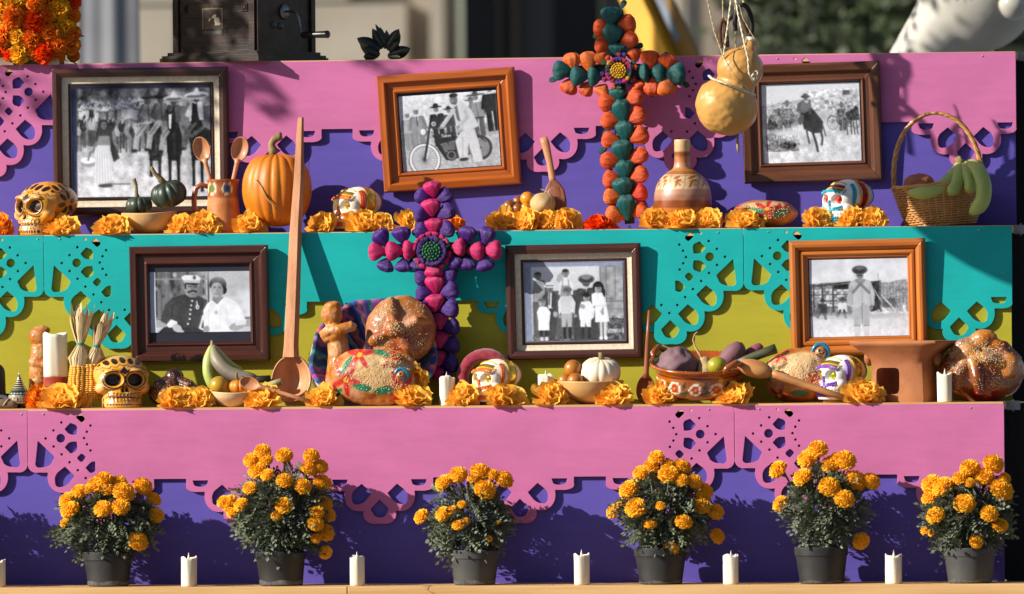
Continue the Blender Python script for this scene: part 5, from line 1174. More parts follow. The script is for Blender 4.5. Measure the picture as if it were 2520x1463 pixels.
def small_spoon(label, px, py, tipx, tipy, Y, rx, rz, m, name='wooden_spoon', group=None, hr=(4, 5), facing=0, py2=None, fl=1):
    """bowl centre (px, py), handle running to (tipx, tipy)"""
    t = T(name, label, 'spoon', px, py=py, Y=Y, group=group)
    d = t.L(tipx, tipy, 0); L_ = d.length; ang = math.atan2(-d.x, -d.z)
    t.o.rotation_euler = (facing, ang, 0)
    # bowl: hollow towards the viewer, handle along -Z
    mb = MB(); nu, nv = 28, 8; v = []; f = []
    for side in (0, 1):
        for i in range(nv + 1):
            q = i / nv
            for j in range(nu):
                a = 2 * pi * j / nu; e = 1 - .10 * (1 if sin(a) > 0 else 0) * 0
                x = cos(a) * rx * q; z = sin(a) * rz * q * (1 + .08 * (sin(a) < 0) * abs(sin(a)))
                dep = rx * .55 * (1 - q * q)
                y = dep * (.85 if side == 0 else 1.25) + (0 if side == 0 else 2.2) - (1.5 if q == 1 and side == 0 else 0)
                v.append((x * (1 if side == 0 else 1.04), y, z * (1 if side == 0 else 1.04)))
    o1 = (nv + 1) * nu
    for side in (0, 1):
        b = side * o1
        for i in range(nv):
            for j in range(nu):
                k = (j + 1) % nu; q = (b + i * nu + j, b + i * nu + k, b + (i + 1) * nu + k, b + (i + 1) * nu + j)
                f.append(q if side == 0 else q[::-1])
    for j in range(nu): k = (j + 1) % nu; f.append((nv * nu + j, nv * nu + k, o1 + nv * nu + k, o1 + nv * nu + j))
    mb.add(v, f); mb.build('spoon_bowl', m, t.o)
    MB().tube([(0, 2, -rz * .85), (0, 3, -rz * 1.25), (0, 2.5, -rz * 1.25 - (L_ - rz * 1.25) * .5), (0, 2, -L_)], [hr[0] * 1.7, hr[0] * 1.1, hr[0], hr[1]], 10, flat=.75).build('handle', m, t.o)
    return t
small_spoon('wooden spoon leaning left out of the clay mug', 496, 367, 524, 470, .082, 21, 30, M_spoonz, hr=(5, 5), group='wooden spoons in the mug')
small_spoon('wooden spoon leaning right out of the clay mug', 590, 367, 566, 470, .082, 21, 30, M_spoonz, hr=(5, 5), group='wooden spoons in the mug')

# pumpkin
M_pump = mat('pumpkin_skin', C('#d6800f'), C('#bb6408'), rough=.5, scale=11, bump=.4, bscale=40, contrast=(.3, .75))
pt = squash('pumpkin', 'big orange pumpkin with a curved stem right of the clay mug', 681, 466, .100, 88, 104, M_pump, 18, .05, [(-4, 88, 17), (-10, 100, 11), (-12, 112, 9), (-6, 122, 9), (6, 130, 10), (12, 133, 11), (14, 133, 6)], cat='pumpkin')
MB().tube([(-40, -80, 24), (-22, -86, 4), (-10, -88.5, -22), (6, -88, -40), (14, -86, -52)], [1.2, 2, 2.2, 2, 1], 6).build('scar', mat('dry_scar', C('#b98b4c'), rough=.9), pt.o)

# fruit dish: little round fruits, jicama, scoop
bowl('small_dish', 'small pale dish of round fruits hidden behind marigolds', 1304, 'B', 82, 58, 32, M_gourd)
def fruit(name, label, px, py, Y, r, m, cat='fruit', group=None, sq=(1, 1, 1), fn=None, rough=0):
    t = MB().ball((0, 0, 0), (r * sq[0], r * sq[1], r * sq[2]), 36, 24, fn)
    if rough: roughen(t, rough, .07, r)
    o = t.build(name, m, None, True, W(px, py, Y))
    tag(o, label, cat, group); return o
M_nut = mat('nut_skin', C('#9a5c24'), C('#6a3812'), rough=.35, scale=16, coat=.2, contrast=(.3, .7)); M_yel = mat('yellow_fruit', C('#d98e17'), C('#bb6c0c'), rough=.35, scale=14, coat=.2)
fruit('hazel_fruit', 'small brown fruit at the outer left edge of the dish near the wooden scoop', 1253, 508, .07, 15, M_nut, group='round fruits in the small dish')
fruit('hazel_fruit', 'small brown fruit in front, second from the left in the dish near the scoop', 1274, 514, .06, 13, M_nut, group='round fruits in the small dish')
fruit('hazel_fruit', 'brownish fruit at the back left of the dish near the wooden scoop', 1275, 496, .085, 13, M_nut, group='round fruits in the small dish')
fruit('yellow_fruit', 'largest yellow fruit on top of the dish near the wooden scoop', 1298, 490, .08, 18, M_yel, group='round fruits in the small dish')
fruit('yellow_fruit', 'small yellow fruit touching the tan jicama root', 1294, 511, .06, 12, M_yel, group='round fruits in the small dish')
M_jic = mat('jicama_skin', C('#cfae78'), C('#a98450'), rough=.7, scale=10, stretch=(1, 1, 3), bump=.3, bscale=60, contrast=(.3, .7))
t = T('jicama', 'round tan jicama root with a thin tail beside the wooden scoop', 'root vegetable', 1336, py=502, Y=.065)
MB().ball((0, 0, 0), (32, 30, 28), 30, 20, lambda d: 1 + .03 * sin(d.x * 6) * cos(d.z * 5) - .1 * max(0, d.z - .8)).build('root_body', M_jic, t.o)
MB().tube([(2, 0, 27), (-4, -4, 36), (8, -8, 32), (22, -20, 20), (28, -24, 2)], [2, 1.2, 1, .9, .6], 5).build('root_tail', M_stem, t.o)
# wooden scoop leaning in the dish
t = T('wooden_scoop', 'wooden scoop with a deep bowl leaning in the fruit dish', 'scoop', 1367, py=495, Y=.085)
t.o.rotation_euler = (R(-8), R(-9), 0)
mb = MB(); nu = 20
for (rx, ry, z, yo) in ((12, 8, -40, 4), (24, 20, -30, 2), (28, 24, 0, 0), (26, 22, 24, 2), (17, 14, 42, 6), (10, 7, 52, 8)):
    mb.add([(cos(a) * rx, yo + max(-5, sin(a) * ry), z) for a in [2 * pi * j / nu for j in range(nu)]], [])
mb.f = [(i * nu + j, i * nu + (j + 1) % nu, (i + 1) * nu + (j + 1) % nu, (i + 1) * nu + j) for i in range(5) for j in range(nu)] + [tuple(range(nu - 1, -1, -1))]
mb.build('scoop_bowl', M_spoond, t.o)
MB().ball((0, -2, 4), (22, 3.5, 34), 24, 10).build('scoop_hollow', M_spoond, t.o)
MB().tube([(0, 8, 46), (-1, 9, 60), (-2, 10, 100), (-6, 11, 150), (-9, 11, 164)], [10, 8.5, 8.5, 11, 10], 10, flat=.6).build('handle', M_spoonz, t.o)

# long-necked jug with painted bands
t = T('clay_jug', 'round long-necked clay jug with painted leaf band', 'jug', 1681, 'B', 96)
J = lambda y: t.z(y)
pr = prof_smooth([(40, 0), (52, 6), (66, 34), (71, 64), (69, 92), (58, 120), (40, 138), (25, 148), (21, 158), (20, 178), (20, 218)], 8)
pr = [(0, 0)] + pr + [(19, 220), (16.5, 219), (16, 200)]
cj = Cv((-75, 225, 75, -5), 460, bgc=C('#d8a878'))
for z0, z1, col in ((-5, 34, '#d6a376'), (34, 50, '#b8712c'), (50, 68, '#8f4f2c'), (68, 82, '#a9765c'), (82, 96, '#b4846a'), (96, 134, '#dcb98a'), (134, 141, '#a2683c'), (141, 150, '#bd7f3a'), (150, 163, '#b98466'), (163, 178, '#b27348'), (178, 192, '#8f4f28'), (192, 230, '#d3ab7c')): cj.rect(-80, z0, 80, z1, C(col))
for k, x in enumerate((-62, -45, -16, 20, 50)):
    w_ = 14 if abs(x) < 40 else 9
    cj.line([(x - w_ * .4, 132), (x - w_ * .6, 100)], 3.2, C('#a98a74'))
    for dx, dz, rx_, rz_, ro in ((9, 126, 10, 3.6, 25), (12, 118, 9, 2.6, 8), (7, 108, 3.2, 9, -14), (17, 110, 8, 1.4, -48), (20, 116, 8, 1.2, -30), (13, 110, 8, 1.1, -55)): cj.ell(x + dx * w_ / 14, dz, rx_ * w_ / 14, rz_, C('#9c5c2e'), ro)
for z in (100, 104, 130, 137, 93, 70): cj.rect(-80, z, 80, z + .9, C('#8a5a38'))
cj.noise(3, 12, .04)
jb = MB().lathe(pr, 120, cap=False); paint_front(jb, cj); jb.build('jug_body', mat('burnished_clay', (1, 1, 1), vc=True, rough=.36, scale=20, coat=.35, coat_r=.2, bump=.12, bscale=150), t.o)

# ------------------------------------------------------------------ breads
CR, CRD, TAN = C('#b06c2c'), C('#8a4f1a'), C('#cfa872')
def star(c, x, y, s, rot, colr=C('#c42a1e'), n=5):
    for k in range(n):
        a = R(rot) + k * 2 * pi / n; c.ell(x + cos(a) * s * .62, y + sin(a) * s * .62, s * .62, s * .21, colr, math.degrees(a)); c.line([(x, y), (x + cos(a) * s * 1.15, y + sin(a) * s * 1.15)], s * .07, tuple(q * .6 for q in colr))
    c.ell(x, y, s * .2, s * .2, C('#e2a51c'))
def pleaf(c, x, y, L_, w_, rot, colr=C('#1f7a54')):
    c.ell(x, y, L_, w_, colr, rot); a = R(rot); c.line([(x - cos(a) * L_, y - sin(a) * L_), (x + cos(a) * L_, y + sin(a) * L_)], w_ * .2, tuple(q * .55 for q in colr))
def painted_bread(label, px, shelf, dy, rx, ry, rz, draw, seed, charm=None, tilt=0, seeds=260, lift=0, pitch=0):
    t = T('painted_bread', label, 'bread', px, shelf, dy, group='breads painted with red flowers')
    t.o.rotation_euler = (pitch, tilt, 0)
    mb = MB(); rr = random.Random(seed)
    mb.ball((0, 0, rz), (rx, ry, rz), 44, 28, lambda d: (abs(d.x) ** 2.4 + abs(d.y) ** 2.4 + abs(d.z) ** 2.6 + 1e-9) ** -.36 * .97 + .035 * sin(d.x * 5 + seed) * cos(d.z * 6) + .03 * sin(d.y * 9 + d.x * 4 + seed))
    for k in range(4): mb.ball((rr.uniform(-.6, .6) * rx, -ry * .62, rz * rr.uniform(.5, 1.6)), (rx * .28, ry * .32, rz * .22), 14, 10)
    q = roughen(fuse(mb, 2.4, 3), 1.0, .08, seed); zmin = min(v[2] for v in q.v); q.v = [(x, y, z - zmin) for x, y, z in q.v]
    c = Cv((-rx * 1.1, rz * 2.2, rx * 1.1, -rz * .2), 320, bgc=CR); c.noise(seed, 26, .10); c.noise(seed + 5, 8, .03); draw(c, rx, rz)
    paint_front(q, c, CRD); q.build('crust', M_crust, t.o)
    b = bvh_of(q); so_ = seeds_on(b, seeds, rx * .14, (-rx * .6, rx * .6, rz * .5, rz * 1.8), seed, 1.9).build('sesame_seeds', M_seed, t.o); tag(so_, None, None, kind='stuff')
    if charm:
        x, z, s = charm; h = b.ray_cast(Vector((x, -300, z)), Vector((0, 1, 0))); p = h[0] if h[0] else Vector((x, -ry, z))
        k = MB().ball((0, 0, 0), (s, s * .8, s * 1.15), 16, 12).build('little_face', mat('charm_face', C('#b07440'), C('#8a5428'), rough=.4, coat=.5), t.o, loc=(p + Vector((0, -2, 0))) * K, rot=(0, R(40), 0))
        e = MB()
        for ex, ez in ((-.38, .2), (.38, .2), (0, -.15)): e.ball((ex * s, -s * .78, ez * s), (s * .2, s * .1, s * (.24 if ez > 0 else .14)), 8, 6)
        for ex in range(-2, 3): e.ball((ex * s * .17, -s * .7, -s * .55), (s * .05, s * .06, s * .2), 6, 5)
        e.build('eye_paint', mat('dark_paint', (.03, .012, .008), rough=.5), k)
        MB().torus((0, 0, 0), s * 1.25, s * .34, 22, 8, 'y', R(-35), R(215)).build('blue_hood', mat('blue_clay', C('#0f7fa8'), C('#0c6a90'), rough=.25, coat=.6), t.o, loc=(p + Vector((0, -2, 2))) * K, rot=(0, R(40), 0))
    return t
def dr1(c, rx, rz):
    c.ell(5, rz * 1.32, rx * .70, rz * .42, TAN, -4, soft=8); c.ell(rx * .05, rz * .75, rx * .5, rz * .30, C('#cda16a'), 0, soft=8); c.noise(4, 18, .04)
    star(c, -rx * .32, rz * 1.72, 32, 20); star(c, -rx * .56, rz * .86, 35, 60); star(c, rx * .55, rz * .66, 36, 40); star(c, rx * .36, rz * 1.6, 22, 80)
    pleaf(c, -rx * .58, rz * 1.34, 26, 7, 62); pleaf(c, rx * .12, rz * 1.83, 27, 7, -22); pleaf(c, -rx * .2, rz * .62, 24, 9, -8); pleaf(c, rx * .24, rz * .55, 24, 10, 12); pleaf(c, -rx * .76, rz * .4, 16, 6, 40)
def dr2(c, rx, rz):
    c.ell(0, rz * 1.6, rx * .7, rz * .3, TAN, 0, soft=6); star(c, rx * .16, rz * 1.35, 27, 10); star(c, rx * .62, rz * 1.3, 16, 50); pleaf(c, -rx * .2, rz * 1.25, 24, 7, -6); pleaf(c, rx * .55, rz * 1.05, 20, 7, 20, C('#2a8a5e')); star(c, -rx * .72, rz * 1.1, 18, 30)
def dr3(c, rx, rz):
    c.ell(0, rz * 1.35, rx * .66, rz * .5, C('#d9b07c'), 8, soft=8); star(c, -rx * .45, rz * 1.85, 20, 30); star(c, -rx * .60, rz * .34, 24, 60, C('#8e1416')); star(c, rx * .5, rz * .4, 24, 20, C('#8e1416')); star(c, rx * .46, rz * .85, 16, 70); pleaf(c, -rx * .75, rz * 1.2, 20, 8, 60); pleaf(c, 0, rz * .36, 24, 8, -6, C('#14543c'))
painted_bread('oval bread painted with red flowers behind a marigold, right of the long-necked jug', 1882, 'B', 96, 80, 58, 34, dr2, 3, seeds=110)

# ------------------------------------------------------------------ wicker basket with bananas and a sweet potato
M_wick = mat('wicker', C('#c99350'), C('#9a672c'), rough=.5, scale=30, bump=.3, bscale=120, coat=.15, contrast=(.25, .75))
t = T('wicker_basket', 'small wicker basket with a tall arched handle, holding green bananas', 'basket', 2318, 'B', 104, tilt=R(-4))
H_ = 98; R0, R1 = 80, 112
def rad_at(z): return R0 + (R1 - R0) * (z / H_) ** .8
wv = MB(); NS = 34
for i in range(17):
    z = 4 + i * 5.6; pts = []
    for k in range(NS * 2): a = 2 * pi * k / (NS * 2); q = rad_at(z) + (2.6 if (k // 1) % 2 == i % 2 else -2.6) * 1; pts.append((cos(a) * q, sin(a) * q * .9, z + .8 * sin(a * 3 + i)))
    pts.append(pts[0]); wv.tube(pts, 2.7, 6, cap=False)
so_ = wv.build('woven_side', M_wick, t.o)
st = MB()
for k in range(NS): a = 2 * pi * (k + .5) / NS; st.tube([(cos(a) * rad_at(z), sin(a) * rad_at(z) * .9, z) for z in (0, 30, 65, 99)], 2.6, 6)
st.build('stakes', M_wick, t.o); MB().lathe([(0, 1), (R0, 1), (R0, 4), (0, 4)], 36, cap=False).build('basket_base', M_wick, t.o)
rm = MB()
for s_ in (0, 1):
    pts = [(cos(a) * (R1 + 1.5 + 2.4 * cos(9 * a + s_ * pi)), sin(a) * (R1 + 1) * .9, H_ + 3 + 2.4 * sin(9 * a + s_ * pi)) for a in [2 * pi * k / 120 for k in range(121)]]
    rm.tube(pts, 3.6, 7, cap=False)
rm.build('rim', M_wick, t.o)
hd = MB()
for s_ in (0, 1, 2):
    pts = []
    for k in range(61):
        u = k / 60; a = pi * u; x = -cos(a) * 109 * (1 + .07 * sin(a)); z = H_ - 6 + sin(a) ** .92 * 186; ph = u * 46 + s_ * 2.1; pts.append((x + 3.2 * cos(ph), 3.2 * sin(ph), z))
    hd.tube(pts, 4.0, 7)
hd.build('handle', M_wick, t.o)
Yb = t.Y
M_ban = mat('green_banana', C('#b2bc68'), C('#96a34c'), rough=.45, scale=8, bump=.1, bscale=40, contrast=(.3, .7))
M_bandark = mat('bruised_banana', C('#8a7f66'), C('#50404a'), rough=.5, scale=7, contrast=(.35, .6), stretch=(1, 1, 1))
def banana_bunch(label, px, py, Y, fingers, m, stalk, mats=None, group=None):
    t = T('banana_bunch', label, 'bananas', px, py=py, Y=Y, group=group)
    for k, (pts, r_) in enumerate(fingers):
        q = [t.L(x, y, dy) for x, y, dy in pts]; q2 = []
        for i in range(len(q) - 1):
            for s_ in range(4):
                u = s_ / 4; p0, p1, p2, p3 = q[max(i - 1, 0)], q[i], q[i + 1], q[min(i + 2, len(q) - 1)]
                q2.append(.5 * (2 * p1 + (p2 - p0) * u + (2 * p0 - 5 * p1 + 4 * p2 - p3) * u * u + (3 * p1 - p0 - 3 * p2 + p3) * u ** 3))
        q2.append(q[-1]); n = len(q2) - 1
        rad = [r_ * (.36 + .64 * min(1, i / (n * .28)) ** 1.1) * (1 if i < n * .82 else 1 - .75 * ((i / n - .82) / .18) ** 1.5) for i in range(n + 1)]
        b = MB().tube(q2, rad, 10); 
        b.build('banana', (mats[k] if mats else m), t.o)
    MB().tube([t.L(*p) for p in stalk[0]], stalk[1], 8).build('stalk', M_stem, t.o); return t
banana_bunch('green banana bunch hanging over the rim of the wicker basket', 2360, 398, Yb - .03,
    [([(2358, 402, -10), (2352, 425, -22), (2325, 455, -50), (2280, 472, -62), (2232, 474, -50)], 19), ([(2362, 402, -12), (2358, 430, -45), (2348, 458, -66), (2330, 480, -74)], 16), ([(2368, 404, -12), (2378, 430, -50), (2384, 455, -66), (2382, 478, -70)], 16), ([(2376, 404, -16), (2402, 420, -70), (2414, 460, -116), (2408, 500, -122), (2380, 528, -118)], 19), ([(2372, 402, 0), (2400, 408, 10), (2414, 425, 20), (2424, 450, 30)], 16)], M_ban, ([(2356, 388, -8), (2360, 396, -10), (2366, 406, -12)], [8, 9, 14]), group='banana bunches')
M_sweet = mat('sweet_potato_skin', C('#b3684a'), C('#96523a'), rough=.65, scale=12, bump=.5, bscale=70, contrast=(.3, .7))
fruit('sweet_potato', 'reddish sweet potato lying in the wicker basket', 2262, 454, Yb - .02, 36, M_sweet, 'sweet potato', None, (1.1, .8, .72), lambda d: 1 + .05 * sin(d.x * 7) * cos(d.z * 5), 2.5)

# ------------------------------------------------------------------ orange and green cross
X = Cross('tall cross of orange and dark green husk flowers with yellow centre', 1528, 170, .150)
q = lambda x, y: Q(1, 2, x, y)
bk = MB()
for a, b in (((655, 60), (655, 440)), ((655, 440), (715, 1385)), ((270, 440), (1060, 450))):
    A, B_ = X.t.L(*q(*a), 6), X.t.L(*q(*b), 6); d = (B_ - A).normalized(); s_ = Vector((-d.z, 0, d.x)) * 26
    bk.tube([A, (A + B_) / 2, B_], [12, 24, 12], 8, flat=.3)
bk.build('cross_backing', M_green_o, X.t.o)
for b, t_, wd in (((615, 158), (616, 45), 112), ((628, 280), (624, 150), 112), ((648, 345), (655, 270), 100), ((692, 762), (655, 615), 112), ((697, 884), (690, 748), 100), ((690, 1004), (665, 870), 112), ((692, 1114), (686, 990), 100), ((692, 1226), (674, 1102), 112), ((708, 1365), (692, 1205), 98), ((655, 628), (650, 545), 100),
                  ((372, 432), (250, 432), 104), ((474, 470), (360, 470), 104), ((556, 470), (468, 472), 106), ((945, 462), (1075, 462), 118), ((852, 452), (950, 450), 118), ((778, 452), (846, 448), 110)): X.bud(q(*b), q(*t_), 'teal', wd * .3995, -14)
for b, t_, wd, c_ in (((645, 160), (762, 140), 104, 'orange'), ((662, 285), (772, 225), 88, 'orange'), ((606, 178), (505, 165), 92, 'orange'), ((606, 285), (512, 275), 92, 'orange'),
                      ((372, 445), (362, 326), 96, 'peach'), ((475, 445), (462, 320), 96, 'peach'), ((566, 400), (528, 326), 80, 'peach'), ((372, 475), (328, 572), 96, 'orange'), ((490, 500), (428, 582), 80, 'orange'), ((580, 520), (535, 590), 90, 'peach'),
                      ((850, 435), (855, 318), 104, 'orange'), ((958, 445), (968, 338), 104, 'orange'), ((772, 385), (745, 308), 80, 'orange'), ((875, 480), (850, 592), 104, 'orange'), ((940, 475), (968, 588), 112, 'peach'), ((748, 500), (790, 560), 96, 'orange'),
                      ((690, 628), (802, 585), 88, 'orange'), ((702, 755), (818, 690), 96, 'orange'), ((706, 870), (832, 818), 104, 'orange'), ((700, 1000), (830, 945), 88, 'orange'), ((712, 1110), (832, 1066), 92, 'orange'), ((718, 1222), (824, 1175), 96, 'red'), ((735, 1335), (822, 1282), 96, 'orange'),
                      ((665, 628), (534, 635), 96, 'orange'), ((680, 758), (548, 742), 92, 'orange'), ((676, 880), (552, 855), 88, 'orange'), ((682, 1002), (542, 985), 92, 'orange'), ((676, 1112), (556, 1112), 100, 'orange'), ((680, 1226), (560, 1212), 92, 'peach'), ((690, 1352), (570, 1320), 104, 'peach')): X.bud(q(*b), q(*t_), c_, wd * .3995, -10)
for k in range(18):
    a = 2 * pi * k / 18; col = ['violet', 'magenta', 'purple', 'pink', 'leaf', 'magenta', 'dkred', 'purple', 'gold'][k * 4 % 9]
    for r_, r2 in ((56, 86), (84, 118)):
        a2 = a + (0 if r_ == 56 else .17); c_ = col if r_ == 56 else ['purple', 'magenta', 'violet', 'dkred', 'leaf', 'orange'][k % 6]
        if r_ == 84 and k % 3 == 0: continue
        X.bud(q(662 + r_ * cos(a2), 438 + r_ * sin(a2)), q(662 + r2 * cos(a2), 438 + r2 * sin(a2)), c_, 30 * .3995, -26 if r_ == 56 else -20, 'petal_knot')
def rosette(X, px, py, r_, m, y0):
    o = X.t.L(px, py, 0); mb = MB()
    for ring in range(4):
        n = [1, 6, 10, 14][ring]
        for k in range(n):
            a = 2 * pi * k / n + ring; rr = r_ * ring / 3.4
            mb.ball(o + Vector((cos(a) * rr, y0 + ring * 1.4, sin(a) * rr)), (r_ * .22, r_ * .24, r_ * .13) , 7, 6, M=Matrix.Rotation(-a - pi / 2, 4, 'Y'))
    mb.ball(o + Vector((0, y0 + 6, 0)), (r_, 5, r_), 20, 8)
    return mb.build('rosette', m, X.t.o)
rosette(X, *q(662, 438), 20, husk_mat('gold', HC['gold']), -32)
for k, (x, y, a) in enumerate(((668, 60, 60), (560, 205, 200), (580, 330, 200), (745, 300, 20), (605, 690, 250), (735, 765, 40), (600, 790, 230), (585, 910, 210), (735, 1040, 30), (610, 1040, 230), (630, 1245, 240), (775, 1220, 60), (830, 510, 300), (1040, 500, 320), (880, 540, 250), (925, 385, 60), (285, 480, 190), (380, 500, 230), (715, 1395, 270))):
    b = q(x, y); X.bud(b, (b[0] + 26 * cos(R(a)), b[1] - 26 * sin(R(a))), 'leaf' if k % 4 == 1 else 'teal', 12, -2, 'husk_leaf')
# ================================================================== hanging gourd, twine, horseshoes
M_twine = mat('twine', C('#c9b48a'), C('#a8906a'), rough=.9, scale=200, bump=.6, bscale=600)
M_ctwine = mat('cotton_cord', C('#e0d6bc'), C('#c9bda0'), rough=.9, scale=200, bump=.6, bscale=600)
M_rust = mat('rusty_iron', (.16, .075, .035), (.05, .025, .016), rough=.8, scale=30, bump=.5, bscale=120, metal=.2, contrast=(.3, .7))
M_gourdy = mat('bottle_gourd_skin', C('#d2a055'), C('#b07a35'), rough=.42, scale=7, coat=.15, coat_r=.2, bump=.2, bscale=25, contrast=(.3, .75))
YG = -.12
g = T('bottle_gourd', 'yellow bottle gourd hanging on twine in front of the galloping horse photograph', 'gourd', 1800, py=230, Y=YG)
G = lambda x, y, d=0: g.L(x, y, d)
mb = MB(); mb.ball(G(1787, 262), (78, 70, 70), 40, 28, M=Matrix.Rotation(R(26), 4, 'Y')); mb.ball(G(1822, 172), (57, 52, 54), 32, 24); mb.ball(G(1806, 218), (50, 46, 46), 24, 18)
mb.tube([G(1830, 150), G(1840, 126), G(1846, 108), G(1848, 100)], [38, 20, 13, 12], 20)
q = roughen(fuse(mb, 2.6, 10), 3.0, .028, 4); q.build('gourd_skin', M_gourdy, g.o)
MB().lathe([(0, 0), (11, 0), (12.5, 3), (12, 9), (0, 11)], 16, fn=lambda r_, z, a: (r_ * (1 + .06 * sin(a * 7)), z)).build('cut_neck', mat('pale_pith', C('#ded4bd'), C('#c5b898'), rough=.9, bump=.8, bscale=150), g.o, loc=G(1848, 103) * K, rot=(0, R(10), 0))
def cord(name, label, pts, r_, m, cat='cord', group='twine holding the hanging things', Y=None):
    pts = [(x, y, d - .18) for x, y, d in pts]; P0 = W(*pts[0][:2], pts[0][2]); mb = MB()
    q = [(W(x, y, y_) - P0) / K for x, y, y_ in pts]; q2 = []
    for i in range(len(q) - 1):
        n = max(2, int((q[i + 1] - q[i]).length / 6))
        for k in range(n): q2.append(q[i].lerp(q[i + 1], k / n))
    q2.append(q[-1])
    for s_ in (0, 1): mb.tube([p + Vector((cos(i * 1.3 + s_ * pi) * r_ * .5, sin(i * 1.3 + s_ * pi) * r_ * .5, 0)) for i, p in enumerate(q2)], r_ * .75, 5)
    o = mb.build(name, m, None, True, P0); tag(o, label, cat, group); return o
wp = lambda x, y: (2740 / 1.6254 + x * 360 / 1756 / 1.6254, y * 360 / 1756 / 1.6254)      # pixels of an enlarged view
o_ = lambda x, y, d: (*wp(x, y), d)
cord('tie_cord', 'pale cotton cord tied round the waist of the bottle gourd', [(1745, 187, .055), (1752, 194, .00), (1780, 204, -.012), (1820, 219, -.012), (1848, 230, .0), (1858, 234, .03)], 3.2, M_ctwine)
for r_, m_ in ((0, 0),):
    kn = MB().torus((0, 0, 0), 7, 2.2, 14, 6, 'y').torus((3, -2, 9), 5, 2, 12, 6, 'y').ball((0, -1, -6), 4, 8, 6); kn.build('tie_knot', M_ctwine, g.o, loc=G(1856, 192, -50) * K)
cord('hanging_twine', 'slanting twine crossing the upper lobe of the bottle gourd', [o_(435, -60, .04), o_(435, 0, .04), o_(570, 620, .02), o_(745, 1100, -.005), o_(950, 1460, -.012), (1848, 225, -.01)], 1.5, M_twine)
cord('hanging_twine', 'white cord rising from the left shoulder of the bottle gourd', [o_(745, 1140, .02), o_(790, 800, .02), o_(840, 450, .03), o_(872, 190, .04), o_(905, -60, .05)], 2.0, M_ctwine)
cord('hanging_twine', 'white cord running down the front of the bottle gourd to its knot', [o_(975, -60, .05), o_(1040, 310, .03), o_(1150, 800, .01), o_(1230, 1150, .0), (1843, 180, -.005), (1855, 205, -.002)], 2.2, M_ctwine)
cord('hanging_twine', 'thin twine dropping to the cut neck of the bottle gourd', [o_(1010, -60, .06), o_(1130, 360, .05), o_(1240, 560, .05), o_(1350, 750, .05), o_(1400, 900, .06), o_(1425, 1100, .08)], 1.4, M_twine)
cord('hanging_twine', 'short twine holding the left rusty horseshoe', [o_(735, -60, .1), o_(740, 200, .1), o_(742, 385, .1), o_(790, 380, .1), o_(815, 430, .1)], 1.7, M_twine)
cord('hanging_twine', 'short twine holding the top dark horseshoe', [o_(1130, -60, .08), o_(1140, 60, .075), o_(1150, 130, .07)], 3, M_twine)
cord('hanging_twine', 'twine holding the middle horseshoe, reaching down behind the gourd', [o_(975, -60, .12), o_(975, 240, .11), o_(950, 330, .115), o_(990, 640, .13), o_(990, 1000, .13), (1816, 330, .12)], 1.6, M_twine)
def horseshoe(label, pts, Y, r_, m):
    t = T('horseshoe', label, 'horseshoe', *wp(*pts[0]), Y=Y) if False else T('horseshoe', label, 'horseshoe', wp(*pts[0])[0], py=wp(*pts[0])[1], Y=Y - .18, group='rusty horseshoes on twine')
    q = [t.L(*wp(x, y), (i - len(pts) / 2) * 1.2) for i, (x, y) in enumerate(pts)]; q2 = []
    for i in range(len(q) - 1):
        for k in range(4):
            u = k / 4; p0, p1, p2, p3 = q[max(i - 1, 0)], q[i], q[i + 1], q[min(i + 2, len(q) - 1)]
            q2.append(.5 * (2 * p1 + (p2 - p0) * u + (2 * p0 - 5 * p1 + 4 * p2 - p3) * u * u + (3 * p1 - p0 - 3 * p2 + p3) * u ** 3))
    q2.append(q[-1])
    MB().tube(q2, r_, 6, flat=.5, flatdir=(0, 1, 0)).build('iron_shoe', m, t.o); return t
horseshoe('dark horseshoe hanging highest on the twine', [(985, 610), (975, 420), (1010, 230), (1080, 120), (1170, 120), (1250, 220), (1300, 400), (1310, 560), (1290, 640), (1270, 720)], .07, 6.5, mat('dark_iron', (.03, .022, .018), (.012, .010, .010), rough=.55, metal=.5, scale=40))
horseshoe('rusty horseshoe hanging edge-on at the left of the twine', [(710, 940), (690, 800), (685, 600), (710, 440), (750, 400), (790, 500), (810, 650), (825, 800), (830, 930)], .10, 5.5, M_rust)
horseshoe('rusty horseshoe hanging between the other two', [(765, 860), (760, 640), (800, 500), (880, 370), (980, 320), (1090, 350), (1150, 450), (1190, 600), (1230, 700)], .115, 6.0, M_rust)
t = T('wood_stick', 'thin weathered stick hanging below the bottle gourd', 'stick', 1815, py=352, Y=-.09)
MB().tube([(1, 0, 22), (0, 0, 4), (1, 0, -10), (2, 0, -24)], [2.2, 3.5, 4, 2.4], 7).build('stick', M_stem, t.o)

# ================================================================== lower shelf
Yc = -.22
